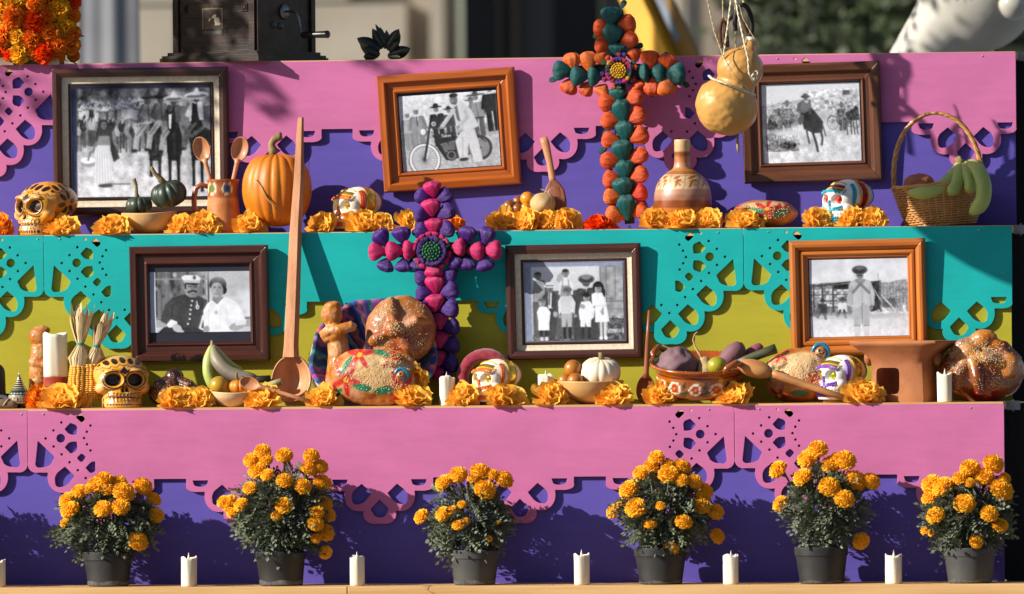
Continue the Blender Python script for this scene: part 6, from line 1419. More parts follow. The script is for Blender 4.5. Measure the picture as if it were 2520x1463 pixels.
# corn
M_corn = mat('corn_kernel', C('#f2bf52'), C('#e0a232'), rough=.35, scale=120, coat=.2, contrast=(.3, .7)); M_husk = mat('dry_corn_husk', C('#dfc79c'), C('#bb9863'), rough=.75, scale=16, stretch=(4, 4, .3), bump=.7, bscale=70, bstretch=(5, 5, .25), transl=.12, contrast=(.3, .7))
M_tie = mat('green_string', C('#2f9d86'), rough=.6)
def corn(label, bx, by, tx, ty, hx, hy, Y, r_, seed, wid):
    """cob from (bx, by) up to (tx, ty), husk tuft up to (hx, hy)"""
    t = T('corn_cob', label, 'corn', bx, py=by, Y=Y, group='corn cobs with tied husks'); a, b = t.L(bx, by, 0), t.L(tx, ty, 6); d = (b - a); L_ = d.length; r = random.Random(seed)
    M = d.to_track_quat('Z', 'Y').to_matrix().to_4x4()
    k = MB().lathe([(r_ * (.62 + .4 * min(1, i / 12)) * (1 - .12 * (i / 46) ** 2), L_ * i / 46) for i in range(47)], 20, col=None)
    k.xf(M); k.build('cob_core', mat('cob_pith', C('#d8a440'), rough=.8), t.o)
    kn = MB()
    for row in range(13):
        for i in range(18):
            az = 2 * pi * row / 13 + .03 * sin(i); z = L_ * (i + .5 + r.uniform(-.1, .1)) / 18; rr = r_ * (.62 + .4 * min(1, z / L_ * 4)) * (1 - .12 * (z / L_) ** 2)
            kn.ball((cos(az) * rr, sin(az) * rr, z), (r_ * .275, r_ * .275, L_ / 36 * 1.05), 6, 5)
    kn.xf(M); o = kn.build('kernels', M_corn, t.o); tag(o, None, None, kind='stuff')
    up_ = t.L(hx, hy, 6); neck = b.lerp(up_, .36)
    for i in range(20):                                            # husk strips: out from the cob top, gathered at the tie, flaring above
        az = 2 * pi * i / 20 + r.uniform(-.1, .1); q = MB(); o1 = Vector((cos(az), sin(az) * .7, 0)); fl = r.uniform(.35, 1.0); top = up_ + o1 * wid * fl + Vector((r.uniform(-8, 8), 0, r.uniform(-26, 8)))
        pts = [b + o1 * r_ * .9 - Vector((0, 0, 4)), b.lerp(neck, .4) + o1 * r_ * 1.15, b.lerp(neck, .8) + o1 * r_ * .62, neck + o1 * 7, neck.lerp(top, .35) + o1 * 6, neck.lerp(top, .75) + o1 * 4, top]
        if i % 5 == 0: pts[-1] += o1 * 16 - Vector((0, 0, 10))
        w_ = [8, 13, 9, 4.5, 8, 7.5, 1.2]; v = []
        side = Vector((-sin(az), cos(az), 0))
        for p, ww in zip(pts, w_): v += [p - side * ww, p + o1 * ww * .35, p + side * ww]
        f = [(3 * j + e, 3 * j + e + 1, 3 * j + e + 4, 3 * j + e + 3) for j in range(6) for e in (0, 1)]
        q.add(v, f).build('husk_leaf', M_husk, t.o)
    MB().torus(tuple(neck), 8.5, 1.8, 18, 6, 'z').torus(tuple(neck + Vector((0, 0, 3))), 8.5, 1.5, 18, 6, 'z').build('green_tie', M_tie, t.o); return t
corn('corn cob with a tall ragged dry husk behind the lower ochre skull', 190, 985, 196, 902, 204, 752, Yc + .062, 21, 1, 30)
corn('corn cob with a short husk fanning right, partly hidden by the lower ochre skull', 224, 985, 226, 898, 262, 772, Yc + .070, 21, 2, 26)
# spinning top
t = T('spinning_top', 'small turned spinning top with stripes and a fret band', 'spinning top', 48, 'C', 50)
BK, CRM, GRN = C('#15181a'), C('#d9c3a0'), C('#0d4a44')
c = Cv((-34, 90, 34, -4), 420, bgc=BK)
for k in range(7): c.rect(-34, 76 - k * 5.2, 34, 74.2 - k * 5.2 if False else 77.6 - k * 5.2, CRM)
for k in range(4): c.rect(-34, 44.5 - k * 4.2, 34, 46 - k * 4.2, GRN)
c.rect(-34, 33, 34, 41, GRN)
for k in range(-4, 5): c.ell(k * 8, 37, 2.6, 1.4, CRM)
c.rect(-34, 30.5, 34, 32, CRM); c.rect(-34, 13, 34, 14.5, CRM); c.rect(-34, 28, 34, 29, CRM)
for k in range(-3, 3):
    x = k * 11.5 + 1
    c.line([(x, 16), (x, 26.5), (x + 9, 26.5), (x + 9, 19), (x + 4, 19), (x + 4, 22.5), (x + 6, 22.5)], 1.5, CRM); c.line([(x, 16), (x + 11.5, 16)], 1.5, CRM)
pr = prof_smooth([(2.5, 4), (8, 8), (22, 11), (27, 18), (27.5, 26), (26, 34), (19, 46), (11, 60), (6, 72), (4.5, 78)], 8); pr = [(0, 4)] + pr + [(0, 79)]
tb = MB().lathe(pr, 80, cap=False); paint_front(tb, c); tb.build('top_body', mat('lacquer', (1, 1, 1), vc=True, rough=.25, coat=.5), t.o)
MB().lathe([(0, 78), (1.8, 78), (1.6, 88), (0, 89)], 10).build('spin_tip', M_steel, t.o); MB().lathe([(0, 0), (3.5, 0), (3.5, 6), (0, 6)], 12).build('peg', mat('blue_paint', C('#1d5878')), t.o)
# things at the left edge
t = T('black_figure', 'matte black rounded object cut by the left photo edge on the lower shelf', 'figurine', -12, 'C', 110)
MB().lathe(prof_smooth([(30, 0), (32, 20), (27, 40), (26, 70), (24, 95), (14, 108), (1, 111)], 5), 24).build('figure_body', mat('matte_black', (.012, .012, .012), rough=.7), t.o); MB().box(40, 20, 18, 60, 40, 36).build('figure_foot', mat('matte_black', (.012, .012, .012)), t.o)
t = T('iron_shackle', 'grey iron shackle arch beside the spinning top', 'horseshoe', 4, 'C', 62)
MB().torus((0, 0, 6), 22, 6, 24, 8, 'y', 0, pi).build('shackle_arch', mat('grey_iron', (.16, .16, .17), (.08, .08, .085), rough=.6, metal=.3, scale=40), t.o); MB().torus((-12, -14, 4), 17, 7, 20, 8, 'y', 0, pi).build('inner_arch', mat('dark_iron', (.03, .022, .018)), t.o)
t = T('tied_wood', 'rough wood block bound with cord at the left end of the lower shelf', 'wood block', 12, 'C', 30)
MB().tube([(-40, 0, 11), (-10, 0, 12), (20, 0, 11), (32, 0, 9)], [10, 12, 12, 8], 7).build('wood_block', mat('grey_wood', C('#7f6650'), C('#58442f'), rough=.9, scale=20, bump=.5, bscale=80), t.o); MB().tube([(-2, -12, 8), (3, -12.5, 14), (8, -9, 21), (11, 0, 25)], 1.8, 6).build('binding', M_twine, t.o)
# bread figures
def bread_figure(label, px, shelf, dy, pieces, seed, stars, rz=0, tilt=0, py=None, Y=None):
    t = T('bread_figure', label, 'bread', px, shelf, dy, py=py, Y=Y, group='breads shaped like little figures'); mb = MB()
    for k in pieces:
        if k[0] == 'b': mb.ball(t.L(k[1], k[2], k[3]), k[4], 22, 16)
        else: mb.tube([t.L(*p) for p in k[1]], k[2], 14)
    q = roughen(fuse(mb, 2.2, 4), 1.2, .1, 6); v = np.array(q.v)
    x0, x1, z0, z1 = v[:, 0].min(), v[:, 0].max(), v[:, 2].min(), v[:, 2].max()
    c = Cv((x0 - 2, z1 + 2, x1 + 2, z0 - 2), 240, bgc=C('#ba7633')); c.noise(seed, 18, .12); c.noise(seed + 1, 6, .04)
    for sx, sy, s_ in stars:
        p = t.L(sx, sy, 0)
        for k in range(6): a = k * pi / 3 + .4; c.ell(p.x + cos(a) * s_ * .6, p.z + sin(a) * s_ * .6, s_ * .5, s_ * .2, C('#d29a62'), math.degrees(a))
    paint_front(q, c, CRD); q.build('crust', M_crust, t.o); return t
bread_figure('bread figure standing behind the thick tall candle', 100, 'C', 165, [('b', 98, 828, 0, (26, 20, 26)), ('b', 104, 812, 4, (22, 18, 12)), ('t', [(96, 850, 0), (98, 880, 0), (98, 920, 0), (94, 960, 0), (92, 992, 0)], [19, 24, 26, 24, 27]), ('t', [(78, 890, -8), (88, 893, -16), (112, 896, -20), (128, 886, -14)], [11, 12, 12, 12]), ('t', [(118, 886, 0), (122, 920, 0)], [14, 14])], 31, [(104, 868, 12), (100, 930, 15), (96, 962, 12)])
# dark bread
t = T('dark_bread', 'dark glazed sesame bread in shade under the officer photograph', 'bread', 438, 'C', 110)
mb = MB().ball((0, 0, 30), (76, 62, 34), 36, 22, lambda d: 1 + .04 * sin(d.x * 8) * cos(d.y * 5)); mb.ball((-6, -14, 74), (24, 22, 22), 20, 14)
mb.tube([(-66, -10, 34), (-40, -30, 58), (-14, -22, 68)], [12, 14, 14], 12); mb.tube([(62, -24, 30), (36, -34, 54), (6, -22, 66)], [12, 14, 13], 12); mb.tube([(-18, -62, 22), (-10, -48, 48), (-6, -26, 66)], [12, 13, 12], 12)
q = fuse(mb, 2.4, 3); q.build('crust', M_crustd, t.o); so_ = seeds_on(bvh_of(q), 200, 16, (-60, 60, 20, 85), 4, 1.5).build('sesame_seeds', M_seed, t.o); tag(so_, None, None, kind='stuff')
# pale bowl with fruit
bowl('pale_bowl', 'small pale wooden bowl with a mini pumpkin and a guava', 574, 'C', 70, 60, 36, mat('pale_wood_bowl', C('#dcb98c'), C('#c9a272'), rough=.65, scale=12, bump=.15, bscale=60), base=.5)
fruit('guava', 'yellow green guava in the small pale bowl', 539, 950, Yc + .075, 24, mat('guava_skin', C('#b98d20'), C('#8f7a1c'), rough=.35, scale=10, coat=.2))
squash('mini_pumpkin', 'mini orange pumpkin in the small pale bowl', 590, 952, Yc + .068, 27, 20, M_pump, 10, .12, [(-4, 14, 4), (-8, 26, 3.5), (-8, 34, 4)], cat='pumpkin')
banana_bunch('overripe green and purple banana bunch leaning under the officer photograph', 522, 845, Yc + .13,
    [([(520, 852, 0), (514, 880, -6), (512, 915, -12), (522, 945, -14), (535, 960, -10)], 14), ([(524, 852, 0), (534, 885, -14), (562, 915, -26), (602, 932, -30), (640, 936, -24)], 18), ([(527, 852, 4), (545, 880, 8), (572, 905, 8), (600, 920, 4)], 12)], M_ban, ([(521, 838, 0), (522, 848, 0), (523, 858, 0)], [2.5, 5, 8]), mats=[M_ban, M_bandark, M_ban], group='banana bunches')
t = T('sugar_cane', 'short dark and pale cane pieces beside the giant spoon bowl', 'sugar cane', 640, py=938, Y=Yc + .10)
MB().tube([(-38, 0, 6), (0, 0, 4), (26, 0, 6)], [8, 9, 8], 9).build('dark_piece', mat('dark_cane', C('#2c2a20'), C('#171510'), rough=.5), t.o); MB().tube([(2, -18, -22), (30, -20, -10), (58, -22, -2)], [9, 9, 9.5], 10).build('pale_piece', mat('pale_cane', C('#b7b07a'), C('#8f8a54'), rough=.6, scale=30, bump=.4, bscale=80), t.o)
small_spoon('small wooden spoon lying across the pale bowl, handle to the shelf edge', 614, 944, 778, 994, Yc + .022, 16, 24, M_spoonz, hr=(5, 5.5))
# giant spoon: leans from the lower shelf against the upper one
t = T('giant_spoon', 'giant wooden spoon leaning from the lower shelf up past the pumpkin', 'spoon', 716, 'C', 62)
zt = t.z(288); zb_ = t.z(875); yt, yb_ = 190, 60; L_ = lambda px, py, y: t.L(px, py, y)
mb = MB(); secs = [(742, 288, 7.5), (741, 300, 8.5), (736, 440, 13), (728, 570, 15.5), (722, 720, 17.5), (716, 850, 18.5), (715, 880, 21)]
v = []
for px, py, hw in secs:
    u = (py - 288) / (875 - 288); y = yt + (yb_ - yt) * u - 0; p = L_(px, py, y)
    v += [p + Vector((-hw, 3, 0)), p + Vector((-hw * .80, -hw * .42, 0)), p + Vector((hw * .45, -hw * .60, 0)), p + Vector((hw, 0, 0)), p + Vector((hw * .6, hw * .8, 0)), p + Vector((-hw * .6, hw * .8, 0))]
n = len(secs); f = [(i * 6 + j, i * 6 + (j + 1) % 6, (i + 1) * 6 + (j + 1) % 6, (i + 1) * 6 + j) for i in range(n - 1) for j in range(6)] + [tuple(range(6)), tuple(range(6 * n - 1, 6 * n - 7, -1))]
mb.add(v, [q[::-1] for q in f]); mb.build('handle', M_spoonz, t.o, smooth=False)
mb = MB(); nu, nv = 40, 12; v = []; f = []
for side in (0, 1):
    for i in range(nv + 1):
        qq = i / nv
        for j in range(nu):
            a = 2 * pi * j / nu; dep = 40 * (1 - qq * qq); s_ = 1 if side == 0 else 1.06
            v.append((cos(a) * 48 * qq * s_, dep * (1 if side == 0 else 1.15) + (0 if side == 0 else 4), sin(a) * 57 * qq * s_ * (1 + .05 * (sin(a) > .5))))
o1 = (nv + 1) * nu
for side in (0, 1):
    for i in range(nv):
        for j in range(nu):
            k = (j + 1) % nu; b_ = side * o1; qd = (b_ + i * nu + j, b_ + i * nu + k, b_ + (i + 1) * nu + k, b_ + (i + 1) * nu + j); f.append(qd if side == 0 else qd[::-1])
f += [(nv * nu + j, nv * nu + (j + 1) % nu, o1 + nv * nu + (j + 1) % nu, o1 + nv * nu + j) for j in range(nu)]
mb.add(v, f); mb.build('spoon_bowl', M_spoonz, t.o, loc=(L_(716, 935, 42)) * K, rot=(R(-14), 0, 0))
# bread basket with woven cloth
t = T('bread_basket', 'shallow straw basket tipped up, lined with blue woven cloth and filled with breads', 'basket', 918, 'C', 112)
M_straw = mat('straw_coil', C('#d2b884'), C('#a98d58'), rough=.7, scale=60, bump=.5, bscale=150)
TM = Matrix.Translation((0, 12, 122)) @ Matrix.Rotation(R(62), 4, 'X')
mb = MB()
for i in range(13):
    u = i / 12; rr = 60 + 92 * u ** .8; z = -70 + 72 * u ** 1.5
    mb.torus((0, 0, z), rr, 5.5, 56, 6, 'z')
mb.lathe([(0, -70), (60, -70)], 30, cap=False); mb.xf(TM); mb.build('coiled_body', M_straw, t.o)
c = Cv((0, 10, 100, 0), 500, bgc=C('#142a66')); rr = random.Random(2)
cols = ['#c8288a', '#1590a8', '#d9662a', '#2fa060', '#7b3fa8', '#2d5cc0', '#0c1a48', '#c23a30']
for k in range(44): x = rr.uniform(0, 100); c.rect(x, 0, x + rr.uniform(.3, .9), 10, C(rr.choice(cols)))
for k in range(26):
    x = 2 + k * 3.9; col = C(rr.choice(cols[:5]))
    for j in range(5): c.line([(x, j * 2), (x + 1.2, j * 2 + 1), (x, j * 2 + 2)], .35, col); c.line([(x + .6, j * 2), (x + 1.8, j * 2 + 1), (x + .6, j * 2 + 2)], .2, C(rr.choice(cols[:5])))
mb = MB(); NU, NV = 160, 34
v = []; cc = []
for i in range(NV + 1):
    u = i / NV; 
    for j in range(NU):
        a = 2 * pi * j / NU; rr_ = (40 + 108 * min(1, u * 1.25) ** .8) + (6 * sin(min(1, max(0, (u - .8) / .2)) * pi * .9) if u > .8 else 0) + (5 if u > .8 else 0); z = -62 + 70 * min(1, u * 1.25) ** 1.5 - (26 * max(0, u - .82) / .18 if u > .82 else 0); wob = 3 * sin(a * 9 + u * 3) * u
        v.append((cos(a) * (rr_ + wob), sin(a) * (rr_ + wob), z + wob * .6 + 4)); cc.append((a / (2 * pi) * 100, u * 10))
cols_ = c.get(np.array([q[0] for q in cc]), np.array([q[1] for q in cc]))
mb.v = [tuple(TM @ Vector(p)) for p in v]; mb.c = [tuple(q) for q in cols_]; mb.f = [(i * NU + j, i * NU + (j + 1) % NU, (i + 1) * NU + (j + 1) % NU, (i + 1) * NU + j) for i in range(NV) for j in range(NU)]
mb.build('woven_cloth', mat('woven_cloth', (1, 1, 1), vc=True, rough=.9, scale=80, sheen=.3, bump=.5, bscale=500), t.o)
fr = MB(); rr = random.Random(6)
for k in range(60):
    a = pi * (.88 + .38 * k / 60); p = TM @ Vector((cos(a) * 158, sin(a) * 158, -14)); fr.tube([p, p + Vector((rr.uniform(-10, 2), -3, rr.uniform(-16, -6)))], [1.2, .6], 4)
o = fr.build('cloth_fringe', mat('blue_fringe', C('#1a3f8a'), rough=.9), t.o); tag(o, None, None, kind='stuff')
# round bread in the basket
t = T('round_bread', 'round brown bread with crossed bone ridges and sesame, standing in the lined basket', 'bread', 984, py=812, Y=Yc + .115)
t.o.rotation_euler = (R(-10), 0, 0)
mb = MB().ball((0, 10, 0), (88, 44, 87), 44, 30, lambda d: 1 + .02 * sin(d.x * 7) * cos(d.z * 6)); mb.ball((-8, -36, -4), (26, 20, 23), 20, 14)
for pts in ([(-8, -32, 14), (-16, -34, 44), (-22, -16, 74)], [(14, -30, -2), (44, -28, 16), (74, -2, 22)], [(4, -32, -22), (22, -28, -46), (34, -8, -72)], [(-28, -32, -14), (-54, -26, -26), (-78, 0, -32)]): mb.tube(pts, [11, 14, 11], 12)
q = roughen(fuse(mb, 2.3, 5), 1.0, .07, 3); v = np.array(q.v); c = Cv((-95, 95, 95, -95), 200, bgc=C('#a8642a')); c.noise(8, 40, .10); c.noise(9, 10, .04); paint_front(q, c, CRD); q.build('crust', M_crust, t.o)
so_ = seeds_on(bvh_of(q), 620, 15, (-60, 60, -70, 70), 8, 1.9).build('sesame_seeds', M_seed, t.o); tag(so_, None, None, kind='stuff')
bread_figure('bread figure with crossed arms leaning in the cloth-lined basket', 842, 'C', 96, [('b', 818, 776, 0, (27, 22, 30)), ('b', 822, 752, 2, (22, 18, 10)), ('t', [(820, 800, 0), (832, 840, 0), (836, 880, 0), (840, 930, 0), (850, 960, 0)], [20, 26, 28, 40, 44]), ('t', [(796, 826, -10), (812, 814, -24), (840, 812, -30), (868, 804, -24), (876, 808, -18)], [13, 14, 14, 14, 10]), ('t', [(800, 835, -8), (830, 826, -24), (856, 806, -26)], [12, 13, 12])], 41, [(812, 805, 13), (836, 856, 18), (868, 858, 14)])
painted_bread('large oval bread painted with red flowers and leaves in front of the lined basket', 922, 'C', 66, 118, 52, 72, dr1, 5, charm=(70, 78, 12), tilt=R(3), seeds=420)
mo = link(RUF[2], 'marigold'); mo.location = W(1028, 930, Yc + .085); mo.rotation_euler = (R(60), R(30), 0); mo.scale = (.62, .62, .8); tag(mo, 'darker marigold tucked inside the lined bread basket', 'flower', 'loose marigold heads along the shelves')
# purple cross
X = Cross('cross of purple and pink husk flowers with a green centre', 1072, 618, -.050)
q = lambda x, y: Q(2, 1, x, y)
bk = MB()
for a, b in (((1340, -270), (1340, 190)), ((1340, 190), (1420, 1150)), ((900, 185), (1840, 195))):
    A, B_ = X.t.L(*q(*a), 6), X.t.L(*q(*b), 6); bk.tube([A, (A + B_) / 2, B_], [12, 24, 12], 8, flat=.3)
bk.build('cross_backing', M_green_o, X.t.o)
Pk = [((1357, -200), (1340, -315), 116), ((1345, -60), (1328, -185), 122), ((1350, 75), (1352, -45), 120), ((1345, 270), (1350, 385), 118), ((1362, 505), (1356, 372), 128), ((1352, 640), (1350, 508), 128), ((1390, 770), (1382, 650), 110), ((1388, 905), (1388, 780), 110), ((1372, 1040), (1372, 920), 110), ((1362, 1140), (1358, 1045), 100),
      ((1002, 190), (872, 195), 112), ((1128, 190), (998, 192), 122), ((1235, 180), (1125, 182), 122), ((1480, 168), (1584, 165), 112), ((1596, 195), (1722, 195), 118), ((1722, 190), (1848, 192), 122)]
for b, t_, wd in Pk: X.bud(q(*b), q(*t_), 'pink' if b[1] < 700 else 'magenta', wd * .33645, -14)
Pu = [((1340, -170), (1222, -235), 104), ((1330, -60), (1218, -95), 108), ((1340, 70), (1215, 20), 112), ((1370, -170), (1485, -240), 108), ((1375, -50), (1500, -120), 104), ((1375, 70), (1500, 15), 108),
      ((1005, 150), (930, 40), 118), ((1125, 140), (1110, 15), 122), ((1010, 240), (975, 335), 112), ((1125, 240), (1125, 342), 112), ((1235, 250), (1218, 335), 110), ((1590, 140), (1610, 18), 118), ((1715, 150), (1755, 25), 112), ((1480, 225), (1525, 320), 100), ((1595, 235), (1598, 335), 112), ((1715, 240), (1740, 340), 122), ((1270, 100), (1230, 20), 90),
      ((1340, 378), (1210, 395), 104), ((1345, 508), (1215, 500), 112), ((1350, 620), (1265, 560), 90), ((1385, 372), (1515, 365), 92), ((1385, 500), (1528, 468), 118), ((1385, 622), (1528, 612), 118), ((1410, 760), (1532, 742), 110), ((1405, 890), (1530, 870), 110), ((1395, 1030), (1522, 1005), 120), ((1388, 1125), (1480, 1105), 100)]
for b, t_, wd in Pu: X.bud(q(*b), q(*t_), 'purple' if b[1] < 700 else 'violet', wd * .33645, -10)
for k in range(16):
    a = 2 * pi * k / 16; X.bud(q(1340 + 66 * cos(a), 193 + 66 * sin(a)), q(1340 + 112 * cos(a), 193 + 112 * sin(a)), 'violet' if k % 3 else 'purple', 44 * .33645, -26, 'petal_knot')
    if k % 8 not in (7,): X.bud(q(1340 + 100 * cos(a + .2), 193 + 100 * sin(a + .2)), q(1340 + 145 * cos(a + .2), 193 + 145 * sin(a + .2)), 'pink', 46 * .33645, -18, 'petal_knot')
rosette(X, *q(1340, 193), 24, mat('green_rosette', C('#15643a'), C('#0c4526'), rough=.5), -32)
for k, (x, y, a) in enumerate(((1270, -110, 210), (1440, 60, 40), (1690, 110, 60), (1570, 250, 280), (1150, 260, 280), (1190, 240, 240), (1325, 380, 200), (1300, 520, 210), (1420, 530, 300), (1290, 30, 210), (1470, 300, 320), (1010, 260, 230))):
    b = q(x, y); X.bud(b, (b[0] + 24 * cos(R(a)), b[1] - 24 * sin(R(a))), 'leaf', 13, -3, 'husk_leaf')
# crimson ring
t = T('crimson_ring', 'fuzzy crimson ring standing behind the lower orange-iced sugar skull', 'ring', 1196, 'C', 138)
rr = random.Random(3); mb = MB().torus((0, 0, 66), 57, 15, 60, 16, 'y')
mb.v = [tuple(Vector(p) * 1.0 + Vector((rr.uniform(-.9, .9), rr.uniform(-.9, .9), rr.uniform(-.9, .9)))) for p in mb.v]
mb.build('ring_body', mat('crimson_sugar', C('#a11f38'), C('#7d1228'), rough=.95, scale=120, bump=1, bscale=700, sheen=.5), t.o)
# bowl with white pumpkin
bowl('wide_gourd_bowl', 'wide tan gourd bowl with a white pumpkin and brown fruits', 1453, 'C', 92, 82, 56, mat('tan_gourd', C('#d2a468'), C('#b5813f'), rough=.55, scale=8, contrast=(.25, .75), bump=.15, bscale=40), base=.3, wob=1)
squash('white_pumpkin', 'white pumpkin with a stubby stem in the tan gourd bowl', 1478, 916, Yc + .098, 50, 40, mat('white_pumpkin_skin', C('#e6d8c0'), C('#d6c4a4'), rough=.5, scale=8, bump=.1, bscale=40), 14, .07, [(2, 32, 9), (1, 42, 6.5), (1, 48, 8)], tilt=(R(3), R(14)), cat='pumpkin')
M_brf = mat('brown_fruit', C('#b5701c'), C('#8f4f12'), rough=.4, scale=10, coat=.15)
for px, py, y, r_, lab in ((1410, 908, .09, 22, 'brown round fruit on top, left of the white pumpkin'), (1391, 938, .085, 19, 'brown round fruit at the outer rim of the tan gourd bowl'), (1416, 938, .06, 20, 'brown round fruit at the front, touching the white pumpkin')): fruit('brown_fruit', lab, px, py, Yc + y, r_, M_brf, group='brown fruits in the gourd bowl')
small_spoon('thin dark wooden spoon leaning beside the family photograph, bowl down', 1588, 960, 1602, 765, Yc + .075, 22, 34, M_spoond, hr=(6, 3.5), facing=R(-6))
# glazed stew pot
t = T('stew_pot', 'wide glazed clay stew pot painted with white dotted flowers, full of roots', 'clay pot', 1722, 'C', 112)
TP = Matrix.Translation((0, 0, 24)) @ Matrix.Rotation(R(12), 4, 'X') @ Matrix.Rotation(R(2), 4, 'Y')
pr = prof_smooth([(72, 0), (92, 4), (104, 20), (107, 40), (108, 58), (112, 66), (121, 72)], 6); pr = [(0, 0)] + pr + [(124, 75), (124, 79), (119, 81), (113, 79), (106, 66), (102, 40), (92, 12), (0, 8)]
c = Cv((-130, 90, 130, -20), 620, bgc=C('#a4551c')); c.noise(2, 20, .06); c.rect(-130, 2, 130, 7, C('#5e2a0e')); c.rect(-130, 56, 130, 60, C('#5e2a0e'))
for k, x in enumerate((-101, -82, -50, 2, 52, 88)):
    s_ = 1 if abs(x) < 70 else .6
    c.ell(x, 32, 8 * s_, 9, C('#b1310f')); c.ell(x, 32, 3 * s_, 3.4, C('#dd8a3a'))
    for j in range(12): a = j * pi / 6; c.ell(x + 13 * s_ * cos(a), 32 + 14 * sin(a), 2.9 * s_, 3.1, C('#efe4cc'))
    for lx, lz, ro in ((25, 40, 70), (22, 18, -20), (30, 26, 40)): c.ell(x + lx * s_, lz, 11 * s_, 4.6, C('#3b3f16'), ro)
sp = MB().lathe(pr, 130, cap=False); paint_front(sp, c, C('#8a4214')); v = np.array(sp.v); inner = np.hypot(v[:, 0], v[:, 1]) < 0
sp.xf(TP); sp.build('pot_body', mat('glazed_paint', (1, 1, 1), vc=True, rough=.2, scale=20, coat=.8, coat_r=.06, bump=.15, bscale=60), t.o)
rm = MB()
for k in range(110): a = 2 * pi * k / 110; rm.ball((cos(a) * 121, sin(a) * 121, 80.5), (2.4, 2.4, 1.6), 5, 4)
rm.xf(TP); rm.build('pinched_rim', M_glaze, t.o)
for a0 in (R(150), R(-40)):
    p = Vector((cos(a0) * 114, sin(a0) * 114, 72)); n_ = Vector((cos(a0), sin(a0), 0)); s_ = Vector((-sin(a0), cos(a0), 0)); h = MB()
    h.tube([p - s_ * 30, p - s_ * 24 + n_ * 10 + Vector((0, 0, 16)), p + n_ * 16 + Vector((0, 0, 26)), p + s_ * 24 + n_ * 10 + Vector((0, 0, 16)), p + s_ * 30], [7, 8, 8.5, 8, 7], 10); h.xf(TP); h.build('handle', M_glaze, t.o)
Yp = t.Y
M_beet = mat('beet_skin', C('#86666c'), C('#5e4148'), rough=.75, scale=12, bump=.5, bscale=50, contrast=(.3, .7)); M_camote = mat('purple_sweet_potato', C('#845060'), C('#6a4a44'), rough=.7, scale=9, bump=.4, bscale=60, contrast=(.3, .7))
fruit('beet', 'large greyish purple beet at the left inside the stew pot', 1668, 896, Yp - .035, 42, M_beet, 'root vegetable', None, (1.22, .95, 1.0), lambda d: 1 + .05 * sin(d.x * 4 + 1) * cos(d.z * 5) - .20 * max(0, d.z) * abs(d.x), 5)
t = T('white_radish', 'pale root with a long thin tail rising from the stew pot', 'root vegetable', 1738, py=912, Y=Yp - .03)
MB().ball((0, 0, 0), (22, 22, 34), 20, 16, lambda d: 1 + .04 * sin(d.z * 9), M=Matrix.Rotation(R(-14), 4, 'Y')).build('root_body', mat('pale_root', C('#c6a878'), C('#a07e50'), rough=.8, scale=16, bump=.5, bscale=60), t.o)
MB().tube([t.L(1733, 890, 0), t.L(1722, 872, -4), t.L(1712, 856, 0), t.L(1706, 838, 0), t.L(1710, 824, 0), t.L(1718, 818, 0)], [5, 3.4, 2.4, 2, 1.5, 2], 6).build('root_tail', mat('pale_root', C('#c6a878')), t.o)
fruit('lime', 'yellow green lime near the front handle inside the stew pot', 1765, 901, Yp - .085, 25, mat('lime_skin', C('#a39a1c'), C('#8a8616'), rough=.35, scale=16, bump=.2, bscale=200, coat=.2), 'lime', None, (1, 1, .9))
def root(label, pts, rad, Y, m, name='sweet_potato', cat='sweet potato'):
    t = T(name, label, cat, *[pts[0][0]], py=pts[0][1], Y=Y, group='roots sticking out of the stew pot'); q = [t.L(x, y, d) for x, y, d in pts]
    roughen(MB().tube(q, rad, 16), 2.0, .08, len(label)).build('root_body', m, t.o); return t
root('purple sweet potato with a blunt end above the stew pot rim', [(1775, 905, 0), (1790, 885, -2), (1808, 868, -2), (1824, 856, 0), (1830, 852, 0)], [16, 22, 24, 19, 9], Yp - .01, M_camote)
root('slim purple sweet potato pointing up right behind the stew pot', [(1815, 895, 0), (1838, 878, 0), (1858, 864, 0), (1872, 854, 0), (1876, 850, 0)], [12, 15, 15, 11, 5], Yp + .02, mat('red_sweet_potato', C('#8e4156'), C('#6f3344'), rough=.6, scale=10, bump=.3, bscale=60))
root('dark green cane resting across the back of the stew pot', [(1800, 902, 0), (1840, 885, 0), (1880, 870, 0), (1910, 860, 0)], [11, 11, 11, 12], Yp - .03, mat('green_cane', C('#5e6038'), C('#2c2c1c'), rough=.5, scale=8, contrast=(.35, .65)), 'sugar_cane', 'sugar cane')
# ladle
t = T('wooden_ladle', 'long wooden ladle, bowl on the stew pot and handle crossing the purple-iced skull', 'ladle', 1862, py=912, Y=Yc + .035)
a = t.L(1818, 900, 40); b = t.L(2105, 991, -22); d = (b - a).normalized()
mb = MB().ball(t.L(1858, 908, 8), (46, 22, 22), 24, 16, M=Matrix.Rotation(R(14), 4, 'Y')); mb.build('ladle_bowl', mat('ladle_wood', C('#c98c50'), C('#a9683a'), rough=.55, scale=16, stretch=(.4, 1.6, 1.6), bump=.3, bscale=60), t.o)
MB().tube([t.L(1896, 918, 6), t.L(1912, 924, 2), t.L(1920, 927, 0), t.L(2012, 958, -12), b], [12, 10, 11, 9.5, 7.5], 6, flat=.6).build('handle', mat('ladle_handle_wood', C('#bd8148'), C('#8f5a2c'), rough=.6, scale=20, stretch=(.15, 1.8, 1.8), bump=.3, bscale=80), t.o)
painted_bread('painted bread half in shadow behind the ladle, with a little blue-hooded face', 1976, 'C', 116, 88, 52, 66, dr3, 9, charm=(60, 116, 15), tilt=R(-6), seeds=320)
